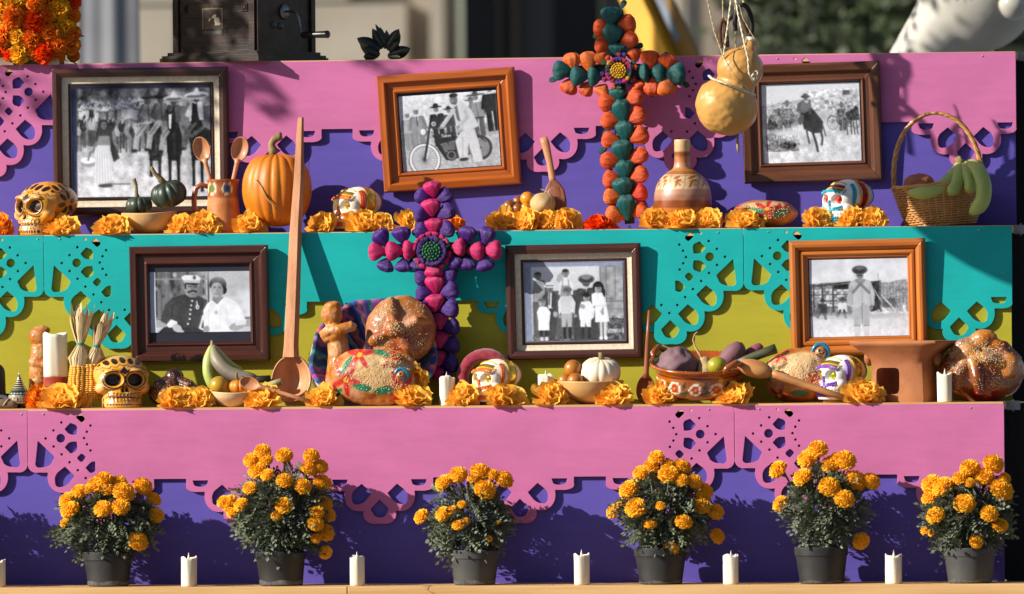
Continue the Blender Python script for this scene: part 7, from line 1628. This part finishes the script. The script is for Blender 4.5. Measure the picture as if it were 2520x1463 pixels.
# clay brazier
t = T('clay_brazier', 'square terracotta brazier with a flared top and a vent opening', 'brazier', 2226, 'C', 104, rz=R(-14))
mb = MB()
def ringbox(levels, r_=10):
    """rounded-square rings (half width x, half depth y, z) skinned together"""
    n = 32; v = []
    for hx, hy, z in levels:
        for j in range(n):
            a = 2 * pi * j / n; cx_, sy_ = cos(a), sin(a); k = (abs(cx_) ** 7 + abs(sy_) ** 7) ** (-1 / 7); v.append((cx_ * k * hx, sy_ * k * hy, z))
    return v, [(i * n + j, i * n + (j + 1) % n, (i + 1) * n + (j + 1) % n, (i + 1) * n + j) for i in range(len(levels) - 1) for j in range(n)]
v, f = ringbox([(74, 60, 0), (75, 60, 8), (71, 57, 90), (74, 60, 104), (92, 72, 122), (112, 84, 136), (119, 88, 140), (121, 89, 145), (118, 87, 149), (108, 80, 148), (80, 60, 120), (64, 50, 110), (60, 48, 8), (0, 0, 8)])
mb.add(v, f)
me = mb.mesh('brazier_body', M_clay)
cb = MB(); v2, f2 = ringbox([(30, 32, -60), (30, 32, 60)]); cb.add([(x, z, y) for x, y, z in v2], f2 + [tuple(range(32)), tuple(range(63, 31, -1))]); cb.v = [(x - 22, y - 60, z + 52) for x, y, z in cb.v]
ct = cb.mesh('cut', M_clay); co_ = link(ct, 'cut'); bo = link(me, 'brazier_body')
md = bo.modifiers.new('b', 'BOOLEAN'); md.object = co_; md.operation = 'DIFFERENCE'; md.solver = 'EXACT'
dg = bpy.context.evaluated_depsgraph_get(); dg.update(); me2 = bpy.data.meshes.new_from_object(bo.evaluated_get(dg)); bpy.data.objects.remove(bo); bpy.data.objects.remove(co_)
o = link(me2, 'brazier_body', t.o); sharp(o, 40)
for sx, sy in ((-78, -34), (84, 4)): MB().ball((sx, sy, 108), (12, 16, 20), 14, 10).build('lug', M_clay, t.o)
# big sesame bread
t = T('sesame_bread', 'huge glossy bread with bone ridges and sesame at the shelf end', 'bread', 2418, 'C', 112)
mb = MB().ball((0, 0, 74), (104, 74, 80), 44, 30, lambda d: 1 + .03 * sin(d.x * 6 + 1) * cos(d.z * 7)); mb.ball((8, -34, 152), (34, 26, 24), 20, 14); mb.ball((-24, -52, 116), (30, 22, 26), 18, 12); mb.ball((72, -50, 86), (26, 22, 30), 18, 12)
for pts in ([(-74, -34, 112), (-44, -40, 138), (0, -34, 150)], [(-20, -62, 110), (20, -68, 104), (60, -60, 92)], [(8, -40, 150), (54, -40, 132), (90, -22, 98)], [(-60, -50, 30), (-52, -66, 70), (-30, -60, 108)], [(0, -70, 20), (-4, -80, 60), (-16, -66, 104)]): mb.tube(pts, [13, 17, 14], 12)
q = roughen(fuse(mb, 2.6, 3), 1.6, .05, 5); v = np.array(q.v); c = Cv((-115, 185, 115, -10), 240, bgc=C('#85451a')); c.ell(8, 152, 40, 26, C('#b87430'), soft=12); c.ell(-24, 116, 36, 30, C('#b87430'), soft=12); c.ell(72, 86, 30, 34, C('#b06c2c'), soft=12); c.noise(18, 34, .08); paint_front(q, c, C('#5e2c10')); q.build('crust', mat('varnished_bread', (1, 1, 1), vc=True, rough=.3, scale=18, coat=.5, coat_r=.12, bump=.35, bscale=30), t.o)
so_ = seeds_on(bvh_of(q), 900, 17, (-80, 85, 30, 165), 12, 1.7).build('sesame_seeds', M_seed, t.o); tag(so_, None, None, kind='stuff')
# ================================================================== on the top ledge
t = T('talking_machine', 'old dark wooden talking machine cabinet with a crank on its right side', 'gramophone', 630, 'A', -14, rz=-R(25.3))
W_box = mat('aged_dark_oak', C('#3a2416'), C('#140b07'), rough=.5, spec=.25, scale=22, stretch=(.12, 1.6, 1.6), bump=.3, bscale=110, bstretch=(.08, 2.5, 2.5), coat=.06, coat_r=.25, contrast=(.3, .7))
S = 252; Hb = 300
MB().box(-S / 2, S / 2, Hb / 2 + 26, S, S, Hb).build('cabinet', W_box, t.o, smooth=False)
for m_, z0, z1 in ((26, 0, 12), (22, 12, 18), (12, 18, 26)): MB().box(-S / 2, S / 2, (z0 + z1) / 2, S + 2 * m_, S + 2 * m_, z1 - z0 - .05).build('plinth_moulding', W_box, t.o, smooth=False)
for x, y in ((-9, -3), (-S + 9, -3), (3, 9), (3, S - 9)): MB().box(x, y, Hb / 2 + 26, 17 if y < 0 else 6, 6 if y < 0 else 17, Hb).build('corner_pillar', W_box, t.o, smooth=False)
for x in (-32, -S + 32):
    q = MB().box(x, -2, 136, 18, 4, 20).box(x, -5, 136, 10, 3, 10, M=None)
    for k in range(4): a = k * pi / 2 + pi / 4; q.ball((x + 5 * cos(a), -5, 136 + 5 * sin(a)), (3.4, 2.4, 3.4), 8, 6)
    q.build('carved_rosette', W_box, t.o, smooth=False)
c = Cv((1218, 42, 1348, 172), 200, bgc=C('#3a2216')); c.noise(3, 30, .04); c.rect(1218, 42, 1348, 48, C('#8a7350')); c.rect(1218, 42, 1223, 172, C('#8a7350')); c.rect(1343, 42, 1348, 172, C('#8a7350'))
dg_ = C('#d9c7a2')
c.ell(1312, 122, 17, 26, dg_, -10); c.ell(1300, 93, 13, 11, dg_, 20); c.ell(1288, 99, 8, 6, dg_, 25); c.ell(1311, 94, 5, 9, C('#3b2618'), -15); c.line([(1304, 128), (1302, 146)], 8, dg_); c.line([(1314, 130), (1312, 146)], 8, dg_); c.ell(1322, 140, 12, 9, dg_); c.line([(1330, 144), (1338, 140)], 4, dg_); c.ell(1292, 97, 2, 2, C('#201008'))
c.line([(1262, 112), (1282, 98)], 4, C('#8a6f45')); c.poly([(1255, 122), (1265, 104), (1272, 112), (1262, 124)], C('#a98a55')); c.rect(1236, 124, 1262, 144, C('#54341e'))
xx, yy = np.meshgrid(np.linspace(1218, 1348, 91), np.linspace(42, 172, 91)); zc = lambda py: 152 - py * .3995
xp = lambda zx: (zx * .3995 - 622) / .83
me = grid_mesh('trade_plate', (xp(1348) - xp(1218)) * K, 130 * .3995 * K, 90, 90, mat('varnished_plate', (1, 1, 1), vc=True, rough=.35, coat=.3), c.get(xx.ravel(), yy.ravel()))
pl = link(me, 'trade_plate', t.o, (((xp(1218) + xp(1348)) / 2) * K, -1.2 * K, zc(107) * K))
st = MB().box((xp(1218) + xp(1348)) / 2, -.7, zc(193), xp(1348) - xp(1218), 1.0, 40 * .3995).build('name_strip', mat('dark_strip', C('#20140d'), rough=.5), t.o, smooth=False)
def lettering(txt, width, m, parent, loc, rot=(pi / 2, 0, 0), name='lettering'):
    cu = bpy.data.curves.new(name, 'FONT'); cu.body = txt; cu.size = 1; cu.extrude = .01; cu.align_x = 'CENTER'; cu.align_y = 'CENTER'
    o = bpy.data.objects.new('tmp', cu); COL.objects.link(o); dg = bpy.context.evaluated_depsgraph_get(); dg.update()
    me = bpy.data.meshes.new_from_object(o.evaluated_get(dg)); bpy.data.objects.remove(o); me.materials.clear(); me.materials.append(m)
    x = [v.co.x for v in me.vertices]; s_ = width / (max(x) - min(x)); return link(me, name, parent, loc, rot, (s_, s_ * 1.5, s_))
lettering("\u201cHIS MASTER\u2019S VOICE\u201d", 46 * K * 1.15, mat('worn_gilt', C('#a08a60'), rough=.5), st, ((xp(1218) + xp(1348)) / 2 * K, -1.4 * K, zc(193) * K))
M_crank = mat('nickel_crank', (.30, .28, .26), (.12, .11, .10), rough=.35, metal=.9, scale=40)
MB().lathe([(0, 0), (18, 0), (20, 2), (18, 5), (6, 7), (0, 7)], 26).xf(Matrix.Translation((0.2, 122, 126)) @ Matrix.Rotation(pi / 2, 4, 'Y')).build('crank_plate', M_crank, t.o)
MB().tube([(4, 122, 126), (24, 122, 126), (38, 122, 122), (46, 122, 108), (50, 122, 84), (53, 122, 70), (62, 122, 66)], 3.2, 9).build('crank_arm', M_crank, t.o)
MB().lathe([(0, 0), (7, 0), (9, 6), (8, 40), (9, 70), (10, 78), (6, 82), (0, 82)], 18).xf(Matrix.Translation((56, 122, 66)) @ Matrix.Rotation(pi / 2, 4, 'Y')).build('crank_grip', mat('black_wood', (.016, .013, .012), rough=.35, coat=.3), t.o)
for y, z in ((78, 92), (106, 90)): MB().ball((0, y, z), (4, 14, 9), 12, 8).build('side_latch', mat('black_iron', (.02, .02, .02), rough=.5), t.o)
MB().box(0, 0, 0, 1150, 210, 17.5).build('ledge_board', M_plank, None, smooth=False, loc=(W(620, 145, .22).x, .22 + 322 * K, SZ['A'] - 9 * K)); tag(bpy.data.objects['ledge_board'], 'pine board behind the top step carrying the cabinet', 'board')
# dark magnolia-like plant
t = T('dark_succulent', 'dark fleshy-leaved plant in shade to the right of the wooden cabinet', 'plant', 945, 'A', 40)
M_suc = mat('dark_fleshy_leaf', (.020, .028, .016), (.010, .014, .010), rough=.4, scale=20, contrast=(.3, .7)); M_sucr = mat('reddish_petal', (.12, .06, .05), (.06, .03, .025), rough=.5)
def fleshy(base, tip, wd, m, name='leaf', y=0):
    a, b = t.L(*Q(1, 1, *base), y * .3), t.L(*Q(1, 1, *tip), y); d = b - a; n_ = 8; s_ = d.cross(Vector((0, 1, 0))).normalized(); nn = s_.cross(d).normalized(); v = []
    for i in range(n_ + 1):
        u = i / n_; w_ = wd * .3995 * (sin(pi * min(1, u * .93 + .07)) ** .8); p = a + d * u + nn * (6 * sin(pi * u))
        v += [p - s_ * w_ + nn * 2, p - nn * w_ * .25, p + s_ * w_ + nn * 2, p + nn * w_ * .12]
    f = [(4 * i + j, 4 * i + (j + 1) % 4, 4 * i + 4 + (j + 1) % 4, 4 * i + 4 + j) for i in range(n_) for j in range(4)]
    MB().add(v, f).build(name, m, t.o)
for b, tp, wd, y in (((800, 310), (655, 232), 42, -10), ((800, 340), (690, 300), 36, -30), ((790, 350), (672, 275), 34, 10), ((812, 300), (752, 170), 30, 10), ((830, 270), (772, 145), 16, 0), ((850, 290), (922, 178), 34, -5), ((850, 310), (930, 205), 34, 20), ((860, 320), (915, 262), 30, -20), ((850, 350), (992, 302), 40, -20), ((850, 352), (930, 355), 26, -40), ((780, 355), (700, 350), 26, -40)): fleshy(b, tp, wd, M_suc, 'leaf', y)
for b, tp, wd, y in (((805, 300), (800, 160), 34, 25), ((835, 300), (842, 180), 26, 30), ((800, 290), (748, 215), 22, 30), ((870, 340), (905, 285), 26, 15)): fleshy(b, tp, wd, M_sucr, 'inner_petal', y)
# tower of artificial marigolds at the left end of the ledge
def frill(seed, m): 
    r = random.Random(seed); mb = MB(); n = 80; mb.ball((0, 0, -.1), (.6, .6, .5), 10, 8)
    for i in range(n):
        t_ = (i + .5) / n; z = 1 - 1.35 * t_; el = math.asin(max(-1, min(1, z))); az = i * 2.39996 + r.uniform(-.25, .25); d = Vector((cos(el) * cos(az), cos(el) * sin(az), sin(el))); side = Vector((-sin(az), cos(az), 0)); nn = d.cross(side); ro = r.uniform(-.8, .8)
        sd = side * cos(ro) + nn * sin(ro); nr = nn * cos(ro) - side * sin(ro); q = r.uniform(.85, 1.12); wd = r.uniform(.28, .42); v = []
        for s_, ww in ((.4, .35), (.75, .9), (.95, 1.0), (1.02, .8)):
            for u in (-1, -.5, 0, .5, 1): v.append(d * (s_ * q * (1 - .08 * u * u + .03 * sin(u * 9 + i))) + sd * (u * wd * ww) + nr * (.10 * sin(u * 4.5 + i) * s_ + r.uniform(-.02, .02)))
        mb.add(v, [(5 * a + b, 5 * a + b + 1, 5 * a + b + 6, 5 * a + b + 5) for a in range(3) for b in range(4)])
    return mb.mesh('flower', m, unit=1)
FR = {'y': [frill(1, M_mariy), frill(2, M_mariy)], 'o': [frill(3, M_mario), frill(4, M_mario)], 'r': [frill(5, M_marir), frill(6, M_marir)]}
t = T('marigold_column', 'thick column of red, orange and yellow artificial marigolds at the upper left', 'flowers', 90, 'A', 70)
lst = [(130, 22, 62, 'y'), (405, 60, 72, 'y'), (440, 165, 68, 'y'), (160, 340, 66, 'y'), (-5, 165, 50, 'y'), (50, 225, 74, 'o'), (25, 325, 62, 'r'), (318, 335, 74, 'r'), (270, 22, 62, 'o'), (350, 200, 66, 'o'), (130, 105, 84, 'o'), (260, 140, 86, 'r'), (470, 100, 62, 'o'), (465, 285, 66, 'o'), (235, 245, 74, 'o'), (480, 210, 56, 'o'), (40, 70, 66, 'y'), (150, 235, 60, 'y'), (400, 290, 62, 'o'), (30, 0, 60, 'o'), (480, 0, 60, 'r'), (250, 330, 50, 'o'), (90, 350, 50, 'r'), (330, 90, 64, 'o'), (200, -40, 66, 'y'), (350, -50, 66, 'r'), (100, -60, 66, 'o'), (450, -60, 60, 'y'), (400, 360, 44, 'o'), (480, 350, 40, 'o')]
rr = random.Random(9)
for i, (x, y, r_, k) in enumerate(lst):
    p = t.L(*Q(1, 0, x, y), 0); u = (Q(1, 0, x, y)[0] - 95) / 115; yy_ = -85 * math.sqrt(max(.05, 1 - u * u)); o = link(FR[k][i % 2], 'flower', t.o); o.location = (p + Vector((0, yy_ + rr.uniform(-8, 8), 0))) * K
    o.rotation_euler = Vector((u * .7 + rr.uniform(-.2, .2), -1, .25 + rr.uniform(-.3, .3))).to_track_quat('Z', 'Y').to_euler(); o.scale = [r_ * .3995 * K] * 3
lf = MB()
for i in range(60):
    a = rr.uniform(pi, 2 * pi); p = Vector((cos(a) * 98, sin(a) * 80, rr.uniform(0, 190))); d = Vector((cos(a), sin(a), rr.uniform(-.6, .8))).normalized(); s_ = d.cross(Vector((rr.uniform(-1, 1), rr.uniform(-1, 1), 1))).normalized(); L_ = rr.uniform(16, 34)
    lf.add([p, p + d * L_ * .5 + s_ * 7, p + d * L_, p + d * L_ * .5 - s_ * 7], [(0, 1, 2, 3)])
o = lf.build('leaves', M_leaf, t.o, smooth=False); tag(o, None, None, kind='stuff')
MB().lathe([(0, 0), (70, 0), (74, 60), (74, 210), (0, 212)], 20).build('core', mat('green_foam', (.03, .05, .02), rough=.9), t.o)
M_block = mat('raw_pine_block', C('#b9a184'), C('#96805f'), rough=.8, scale=30)
for x, y in ((20, 150), (138, 151)): MB().box(*t.L(x, y + 3, -70), 34, 26, 18).build('wood_block', M_block, t.o, smooth=False)

# bits fallen on the front timber
rr = random.Random(44); mb = MB(); p0 = W(1260, 1443, -.44); p0 = Vector((p0.x, -.44, SZ['D']))
for i in range(70):
    x = rr.uniform(-1240, 1240); y = rr.uniform(1, 60); a = rr.uniform(0, 6.3); L_ = rr.uniform(1.5, 5); d = Vector((cos(a), sin(a), 0)); s_ = Vector((-sin(a), cos(a), 0)); b = Vector((x, y, .5))
    mb.add([b, b + d * L_ * .5 + s_ * L_ * .3 + Vector((0, 0, rr.uniform(.3, 2))), b + d * L_, b + d * L_ * .5 - s_ * L_ * .3], [(0, 1, 2, 3)])
o = mb.build('fallen_bits', mat('dry_petal_bits', C('#a8742c'), C('#4c4a2a'), rough=.9, scale=30), None, False, p0); o['kind'] = 'stuff'; o['label'] = 'dry petal and leaf bits fallen on the front timber'
mb = MB().tube([(-195, 2, 1.2), (-205, -2, 3), (-216, -1.5, .8), (-228, 4, 2.2)], [.5, .6, .5, .3], 5).tube([(-205, -2, 3), (-212, -3, -6), (-196, -3, -14), (-188, -3, -20)], [.6, .6, .5, .3], 5)
o = mb.build('dry_twig', M_stem, None, True, p0); tag(o, 'tiny dry twig curling over the timber edge below the tall bush pot', 'twig')
# ================================================================== the square behind
def wz(px, py, Y): return W(px, py, Y)
YW = 22.0; k2 = (YW - CAM.y) / DIST
M_stone = mat('grey_stone', C('#978c7c'), C('#7d7264'), rough=.9, scale=1.2, bump=.3, bscale=20, detail=6)
M_stone2 = mat('pale_stone', C('#a69c8d'), C('#8e8475'), rough=.9, scale=1.5, bump=.3, bscale=20, detail=6)
M_glass = mat('dark_window_glass', (.022, .024, .030), (.014, .015, .018), rough=.15, scale=.6)
M_wdoor = mat('dark_door', (.045, .045, .052), (.030, .030, .034), rough=.6, scale=1, stretch=(8, 1, .3)); M_mull = mat('brown_mullion', (.11, .09, .07), (.08, .065, .05), rough=.6)
gz = GZ
b = T('stone_building', 'blurred grey stone building with dark doors behind the altar', 'building', 900, py=100, Y=YW); B0 = b.o.location
def bx(px0, px1, z0, z1, y0, y1, m, name, par=b.o):
    xa, xb = wz(px0, 100, YW).x - B0.x, wz(px1, 100, YW).x - B0.x
    return MB().box((xa + xb) / 2, (y0 + y1) / 2, (z0 + z1) / 2 - B0.z, abs(xb - xa), y1 - y0, z1 - z0).build(name, m, par, smooth=False, unit=1)
bx(-900, 1042, gz, 6.5, .5, 1.2, M_stone, 'wall'); bx(1560, 3600, gz, 6.5, .5, 1.2, M_stone, 'wall'); bx(1042, 1560, 4.0, 6.5, .5, 1.2, M_stone, 'wall'); bx(-900, 3600, 6.5, 6.8, .2, 1.2, M_stone2, 'cornice')
xs0 = wz(-300, 100, YW).x; bw = .62; bh = .34; z = gz; row = 0
stone = MB().box(0, 0, 0, bw - .02, .16, bh - .02).mesh('stone_block', M_stone2, False, 1); rr = random.Random(12)
for row in range(13):
    z = gz + row * bh
    for i in range(8):
        x = xs0 + i * bw + (row % 2) * bw / 2
        px = P(Vector((x, YW, z)))[0]
        if x + bw / 2 > wz(1040, 100, YW).x or z > 2.6: continue
        o = link(stone, 'stone_block', b.o, (x - B0.x, .42 + rr.uniform(-.01, .012), z + bh / 2 - B0.z))
bx(1040, 1074, gz, 4.2, .25, .6, M_stone2, 'pilaster')
for p0, p1, m in ((1076, 1168, M_wdoor), (1180, 1205, M_wdoor), (1218, 1300, M_wdoor), (1304, 1420, M_glass), (1424, 1560, M_wdoor)): bx(p0, p1, gz, 4.0, .9, 1.0, m, 'door_leaf')
for p0, p1 in ((1169, 1179), (1206, 1217)): bx(p0, p1, gz, 4.0, .8, .95, M_mull, 'mullion')
for px in (1684, 2350):
    x = wz(px, 100, YW).x - B0.x; r_ = 54 * k2 * K
    MB().lathe([(r_ * 1.15, 0), (r_ * 1.15, .3), (r_, .4), (r_ * .9, 5.5), (r_ * 1.2, 6.0)], 72, fn=lambda q, z_, a: (q * (1 - .06 * max(0, cos(a * 18))), z_)).build('fluted_column', M_stone2, b.o, unit=1, loc=(x, -.1, gz - B0.z))
# hanging sheet at the left
t = T('hanging_sheet', 'blurred pale blue plastic sheet hanging behind the flower column', 'sheet', 268, py=100, Y=6)
mb = MB(); n = 60; v = []
for i in range(n + 1):
    u = i / n; x = (u - .5) * .20 + .0; y = .010 * sin(u * 7 + .6) + .004 * sin(u * 17 + 1)
    v += [(x * (1 + .1), y, -2.0), (x, y * 1.0, 1.6)]
mb.add(v, [(2 * i, 2 * i + 2, 2 * i + 3, 2 * i + 1) for i in range(n)]); mb.build('sheet', mat('blue_plastic', C('#7e7f84'), C('#707176'), rough=.6, transl=.25, scale=3), t.o, unit=1)
# yellow leaning beam
t = T('yellow_beam', 'blurred yellow leaning beam with a slot behind the husk cross', 'beam', 1600, py=70, Y=7)
a0, a1 = wz(1520, -60, 7), wz(1655, 190, 7); d = (a1 - a0).normalized(); L_ = 4.2
ang = math.atan2(d.x, -d.z); kk = (7 - CAM.y) / DIST * K
q = MB().box(0, 0, 0, 58 * kk, 58 * kk, L_); o = q.build('beam_face', mat('yellow_paint', C('#e0a010'), C('#cf9008'), rough=.5, scale=3), t.o, False, unit=1, rot=(0, -ang, R(-24)))
MB().box(58 * kk * .92, 58 * kk * .3, 0, 56 * kk, 20 * kk, L_).build('beam_side', mat('darker_yellow', C('#8a6210'), C('#7c560c'), rough=.6, scale=3), t.o, False, unit=1, rot=(0, -ang, R(-24)))  # side piece in a darker yellow than the face
MB().box(58 * kk * .92, 58 * kk * .16, .05, 20 * kk, 6 * kk, .28).build('slot', mat('grey_blue_metal', C('#6a7686'), rough=.5), t.o, False, unit=1, rot=(0, -ang, R(-24)))
# clipped dark tree
t = T('clipped_tree', 'blurred dark green clipped tree behind the hanging gourd', 'tree', 2060, py=60, Y=14); o0 = t.o.location
rr = random.Random(21); MG = [mat('tree_leaf', (.05, .072, .022), (.020, .032, .010), rough=.6, scale=2, transl=.1, contrast=(.3, .7))]
lf = MB(); x0, x1 = wz(1755, 60, 14).x - o0.x, wz(3300, 60, 14).x - o0.x
cl = [(rr.uniform(x0 + .12, x1), rr.uniform(-.5, .8), rr.uniform(-1.0, 1.5)) for _ in range(170)]
for i in range(15000):
    c0 = rr.choice(cl); p = Vector((c0[0] + rr.gauss(0, .10), c0[1] + rr.gauss(0, .10), c0[2] + rr.gauss(0, .10))); d = Vector((rr.gauss(0, 1), rr.gauss(0, 1), rr.gauss(0, 1))).normalized(); s_ = d.cross(Vector((rr.gauss(0, 1), rr.gauss(0, 1), rr.gauss(0, 1)))).normalized(); L_ = rr.uniform(.045, .085)
    lf.add([p, p + d * L_ * .5 + s_ * L_ * .32, p + d * L_, p + d * L_ * .5 - s_ * L_ * .32], [(0, 1, 2, 3)])
o = lf.build('crown', MG[0], t.o, smooth=False, unit=1); tag(o, None, None, kind='stuff')
MB().ball(((x0 + x1) / 2 + .1, .35, .2), ((x1 - x0) / 2 - .02, .35, 1.25), 24, 16, lambda d: 1 + .08 * sin(d.x * 9) * cos(d.z * 8)).build('inner_boughs', mat('dark_bough', (.015, .022, .009), (.008, .012, .006), rough=.9, scale=4), t.o, unit=1)
MB().tube([((x0 + x1) / 2, .3, GZ - o0.z), ((x0 + x1) / 2, .3, -.6)], [.12, .09], 10).build('trunk', mat('bark', (.08, .06, .04), rough=.9), t.o, unit=1)
# white figure at the right
t = T('white_figure', 'blurred huge white rounded papier figure at the upper right', 'figure', 2400, py=20, Y=3.0); kk = (3 - CAM.y) / DIST * K
lm = lambda px, py, y=0: Vector(((px - 2400) * kk * 100, y * kk * 100, (20 - py) * kk * 100)) / (kk * 100)
mb = MB(); mb.ball(lm(2405, -20), (150, 130, 150), 36, 24); mb.tube([lm(2420, -60), lm(2330, 60), lm(2250, 160), lm(2190, 260)], [120, 92, 72, 60], 24); mb.tube([lm(2500, -260), lm(2460, -120), lm(2420, 0)], [150, 150, 130], 24); mb.ball(lm(2330, 80), (90, 80, 70), 24, 16); mb.ball(lm(2400, 60), (110, 90, 56), 24, 16)
q = fuse(mb, 7, 8); c = Cv((-300, 420, 300, -420), 300, bgc=C('#bbb6aa'))
for k in range(9): c.line([(-110 + k * 20, 160), (-85 + k * 18, 10 + abs(k - 4) * 6)], 4, C('#4a463c'))
for k in range(5): c.line([(-120, 150 - k * 26), (80, 120 - k * 26)], 4, C('#4a463c'))
for z_ in range(0): pass
paint_front(q, c, C('#bbb6aa')); q.build('figure_shell', mat('white_papier', (1, 1, 1), vc=True, rough=.6, scale=6), t.o, unit=kk)
MB().ball(lm(2508, 18, -150), 38, 20, 14).build('ball_ornament', mat('white_gloss', C('#bbb6aa'), rough=.25), t.o, unit=kk)
MB().tube([lm(2460, -600, 30), lm(2460, -250, 30)], [60, 120], 16).build('upper_body', mat('white_gloss', C('#bbb6aa')), t.o, unit=kk)
MB().tube([lm(2380, 60, 60), lm(2380, 1500, 60)], [60, 60], 12).build('support_post', mat('white_gloss', C('#bbb6aa')), t.o, unit=kk)

# ================================================================== things that stand just outside the view and throw their shade in
t = T('shade_tree', 'leafy tree to the left of the altar, only its dappled shade in view', 'tree', -2300, py=731, Y=1.6); o0 = t.o.location
lf = MB(); lim = MB(); rr = random.Random(31); top = Vector((-.2, -.6, 2.9))
lim.tube([(0, 0, GZ - o0.z), (0, 0, 0), (-.1, -.1, 1.6), top], [.09, .07, .06, .05], 10)
for px, py, Y, n, sp in ((60, 60, .1, 50, .05), (190, 60, .12, 80, .05), (330, 60, .35, 30, .05), (440, 20, .31, 170, .05), (470, 108, .28, 50, .02), (585, 25, .25, 50, .03), (945, 70, .25, 150, .035), (612, 205, .22, 20, .02), (948, 168, .22, 10, .015), (1725, 165, .22, 50, .04), (40, 200, .22, 30, .05), (2320, 70, 3.0, 60, .12), (2420, 30, 3.0, 60, .12)):
    c0 = W(px, py, Y) - SUN * 2.6 - o0; lim.tube([top, (top + c0) / 2 + Vector((0, 0, .15)), c0], [.03, .016, .006], 6)
    for i in range(n):
        p = c0 + Vector((rr.gauss(0, sp), rr.gauss(0, sp), rr.gauss(0, sp))); d = Vector((rr.gauss(0, 1), rr.gauss(0, 1), rr.gauss(0, 1))).normalized(); s_ = d.cross(Vector((rr.gauss(0, 1), rr.gauss(0, 1), rr.gauss(0, 1)))).normalized(); L_ = rr.uniform(.035, .065)
        lf.add([p, p + d * L_ * .5 + s_ * L_ * .3, p + d * L_, p + d * L_ * .5 - s_ * L_ * .3], [(0, 1, 2, 3)])
lim.build('trunk', mat('bark', (.08, .06, .04)), t.o, unit=1); o = lf.build('crown', MG[0], t.o, smooth=False, unit=1); tag(o, None, None, kind='stuff')
# wrought iron scroll bracket overhead, from which the twine hangs
t = T('iron_bracket', 'wrought iron scroll bracket overhead holding the twine of the bottle gourd', 'bracket', 1410, py=-20, Y=-.20)
M_iron = mat('wrought_iron', (.02, .02, .022), (.012, .012, .013), rough=.55, metal=.5, scale=40)
def shp(pts, r_, name):                        # points given where their shadow falls on the pink and purple boards
    q = []
    for x, y in pts:
        p = W(*Q(1, 3, x, y), .222); s_ = (p.y - t.Y) / SUN.y; q.append((p - SUN * s_ - t.o.location) / K)
    MB().tube(q, r_, 7).build(name, M_iron, t.o)
sp_ = [(815 + (26 + 5.2 * k) * cos(-k * .33 + 1.3) * .75, 400 + (26 + 5.2 * k) * sin(-k * .33 + 1.3)) for k in range(17)]
shp(sp_, 8, 'scroll'); shp([(700, 330), (740, 420), (790, 520), (850, 620), (930, 690), (1000, 760), (1050, 860), (1060, 930)], 7, 'stem_bar'); shp([(895, 380), (905, 450), (880, 510), (830, 525)], 7, 'scroll_tail'); shp([(893, 500), (895, 640)], 3, 'thin_chain'); shp([(800, 700), (860, 715), (920, 700), (980, 740)], 6, 'cross_bar'); shp([(820, 600), (850, 700), (860, 800), (875, 930)], 5, 'lower_bar')
p = t.o.location; mb = MB(); a = (W(1800, -330, -.12) - p) / K; mb.tube([(60, 0, 300), (60, 0, 900)], 7, 8); mb.tube([(60, 0, 330), tuple(a)], 6, 8); mb.build('hanger_rod', M_iron, t.o)
lc = W(2470, 545, 0) - SUN * (.80 / SUN.y); lq = P(lc)  # unseen ball added only to cast a round shadow on the turquoise board
t = T('shadow_caster', 'unseen round ball added above the view to shade the turquoise board', 'shadow caster', lq[0], py=lq[1], Y=lc.y)
MB().ball((0, 0, 0), (140, 140, 136), 40, 24).build('caster_shell', mat('caster_skin', C('#b9c6c4'), rough=.7), t.o); MB().tube([(0, 0, 134), (0, 0, 900)], 2, 6).build('caster_cord', M_twine, t.o)

# dark trees all round the far side of the square, behind the viewer; they close the horizon the glossy things reflect
mb = MB(); n = 120; v = []; rr = random.Random(77); lev = 9
for i in range(n + 1):
    a = R(188) + R(164) * i / n
    for j in range(lev):
        u = j / (lev - 1); h = 12.0 + 2.2 * sin(i * .55) + 1.2 * sin(i * 1.7 + 2); d = 52 + 5 * u * u + 1.6 * sin(i * 1.3 + j * 2.1) + rr.uniform(-.8, .8)
        v.append((cos(a) * d, sin(a) * d, GZ - .1 + h * u ** .8))
mb.add(v, [(i * lev + j, (i + 1) * lev + j, (i + 1) * lev + j + 1, i * lev + j + 1) for i in range(n) for j in range(lev - 1)])
o = mb.build('far_trees', mat('far_tree_leaf', (.030, .042, .020), (.012, .018, .009), rough=.9, scale=.9, contrast=(.3, .7)), None, False, (0, 0, 0), unit=1); o['kind'] = 'stuff'; o['label'] = 'dark wood of trees closing the far side of the square'
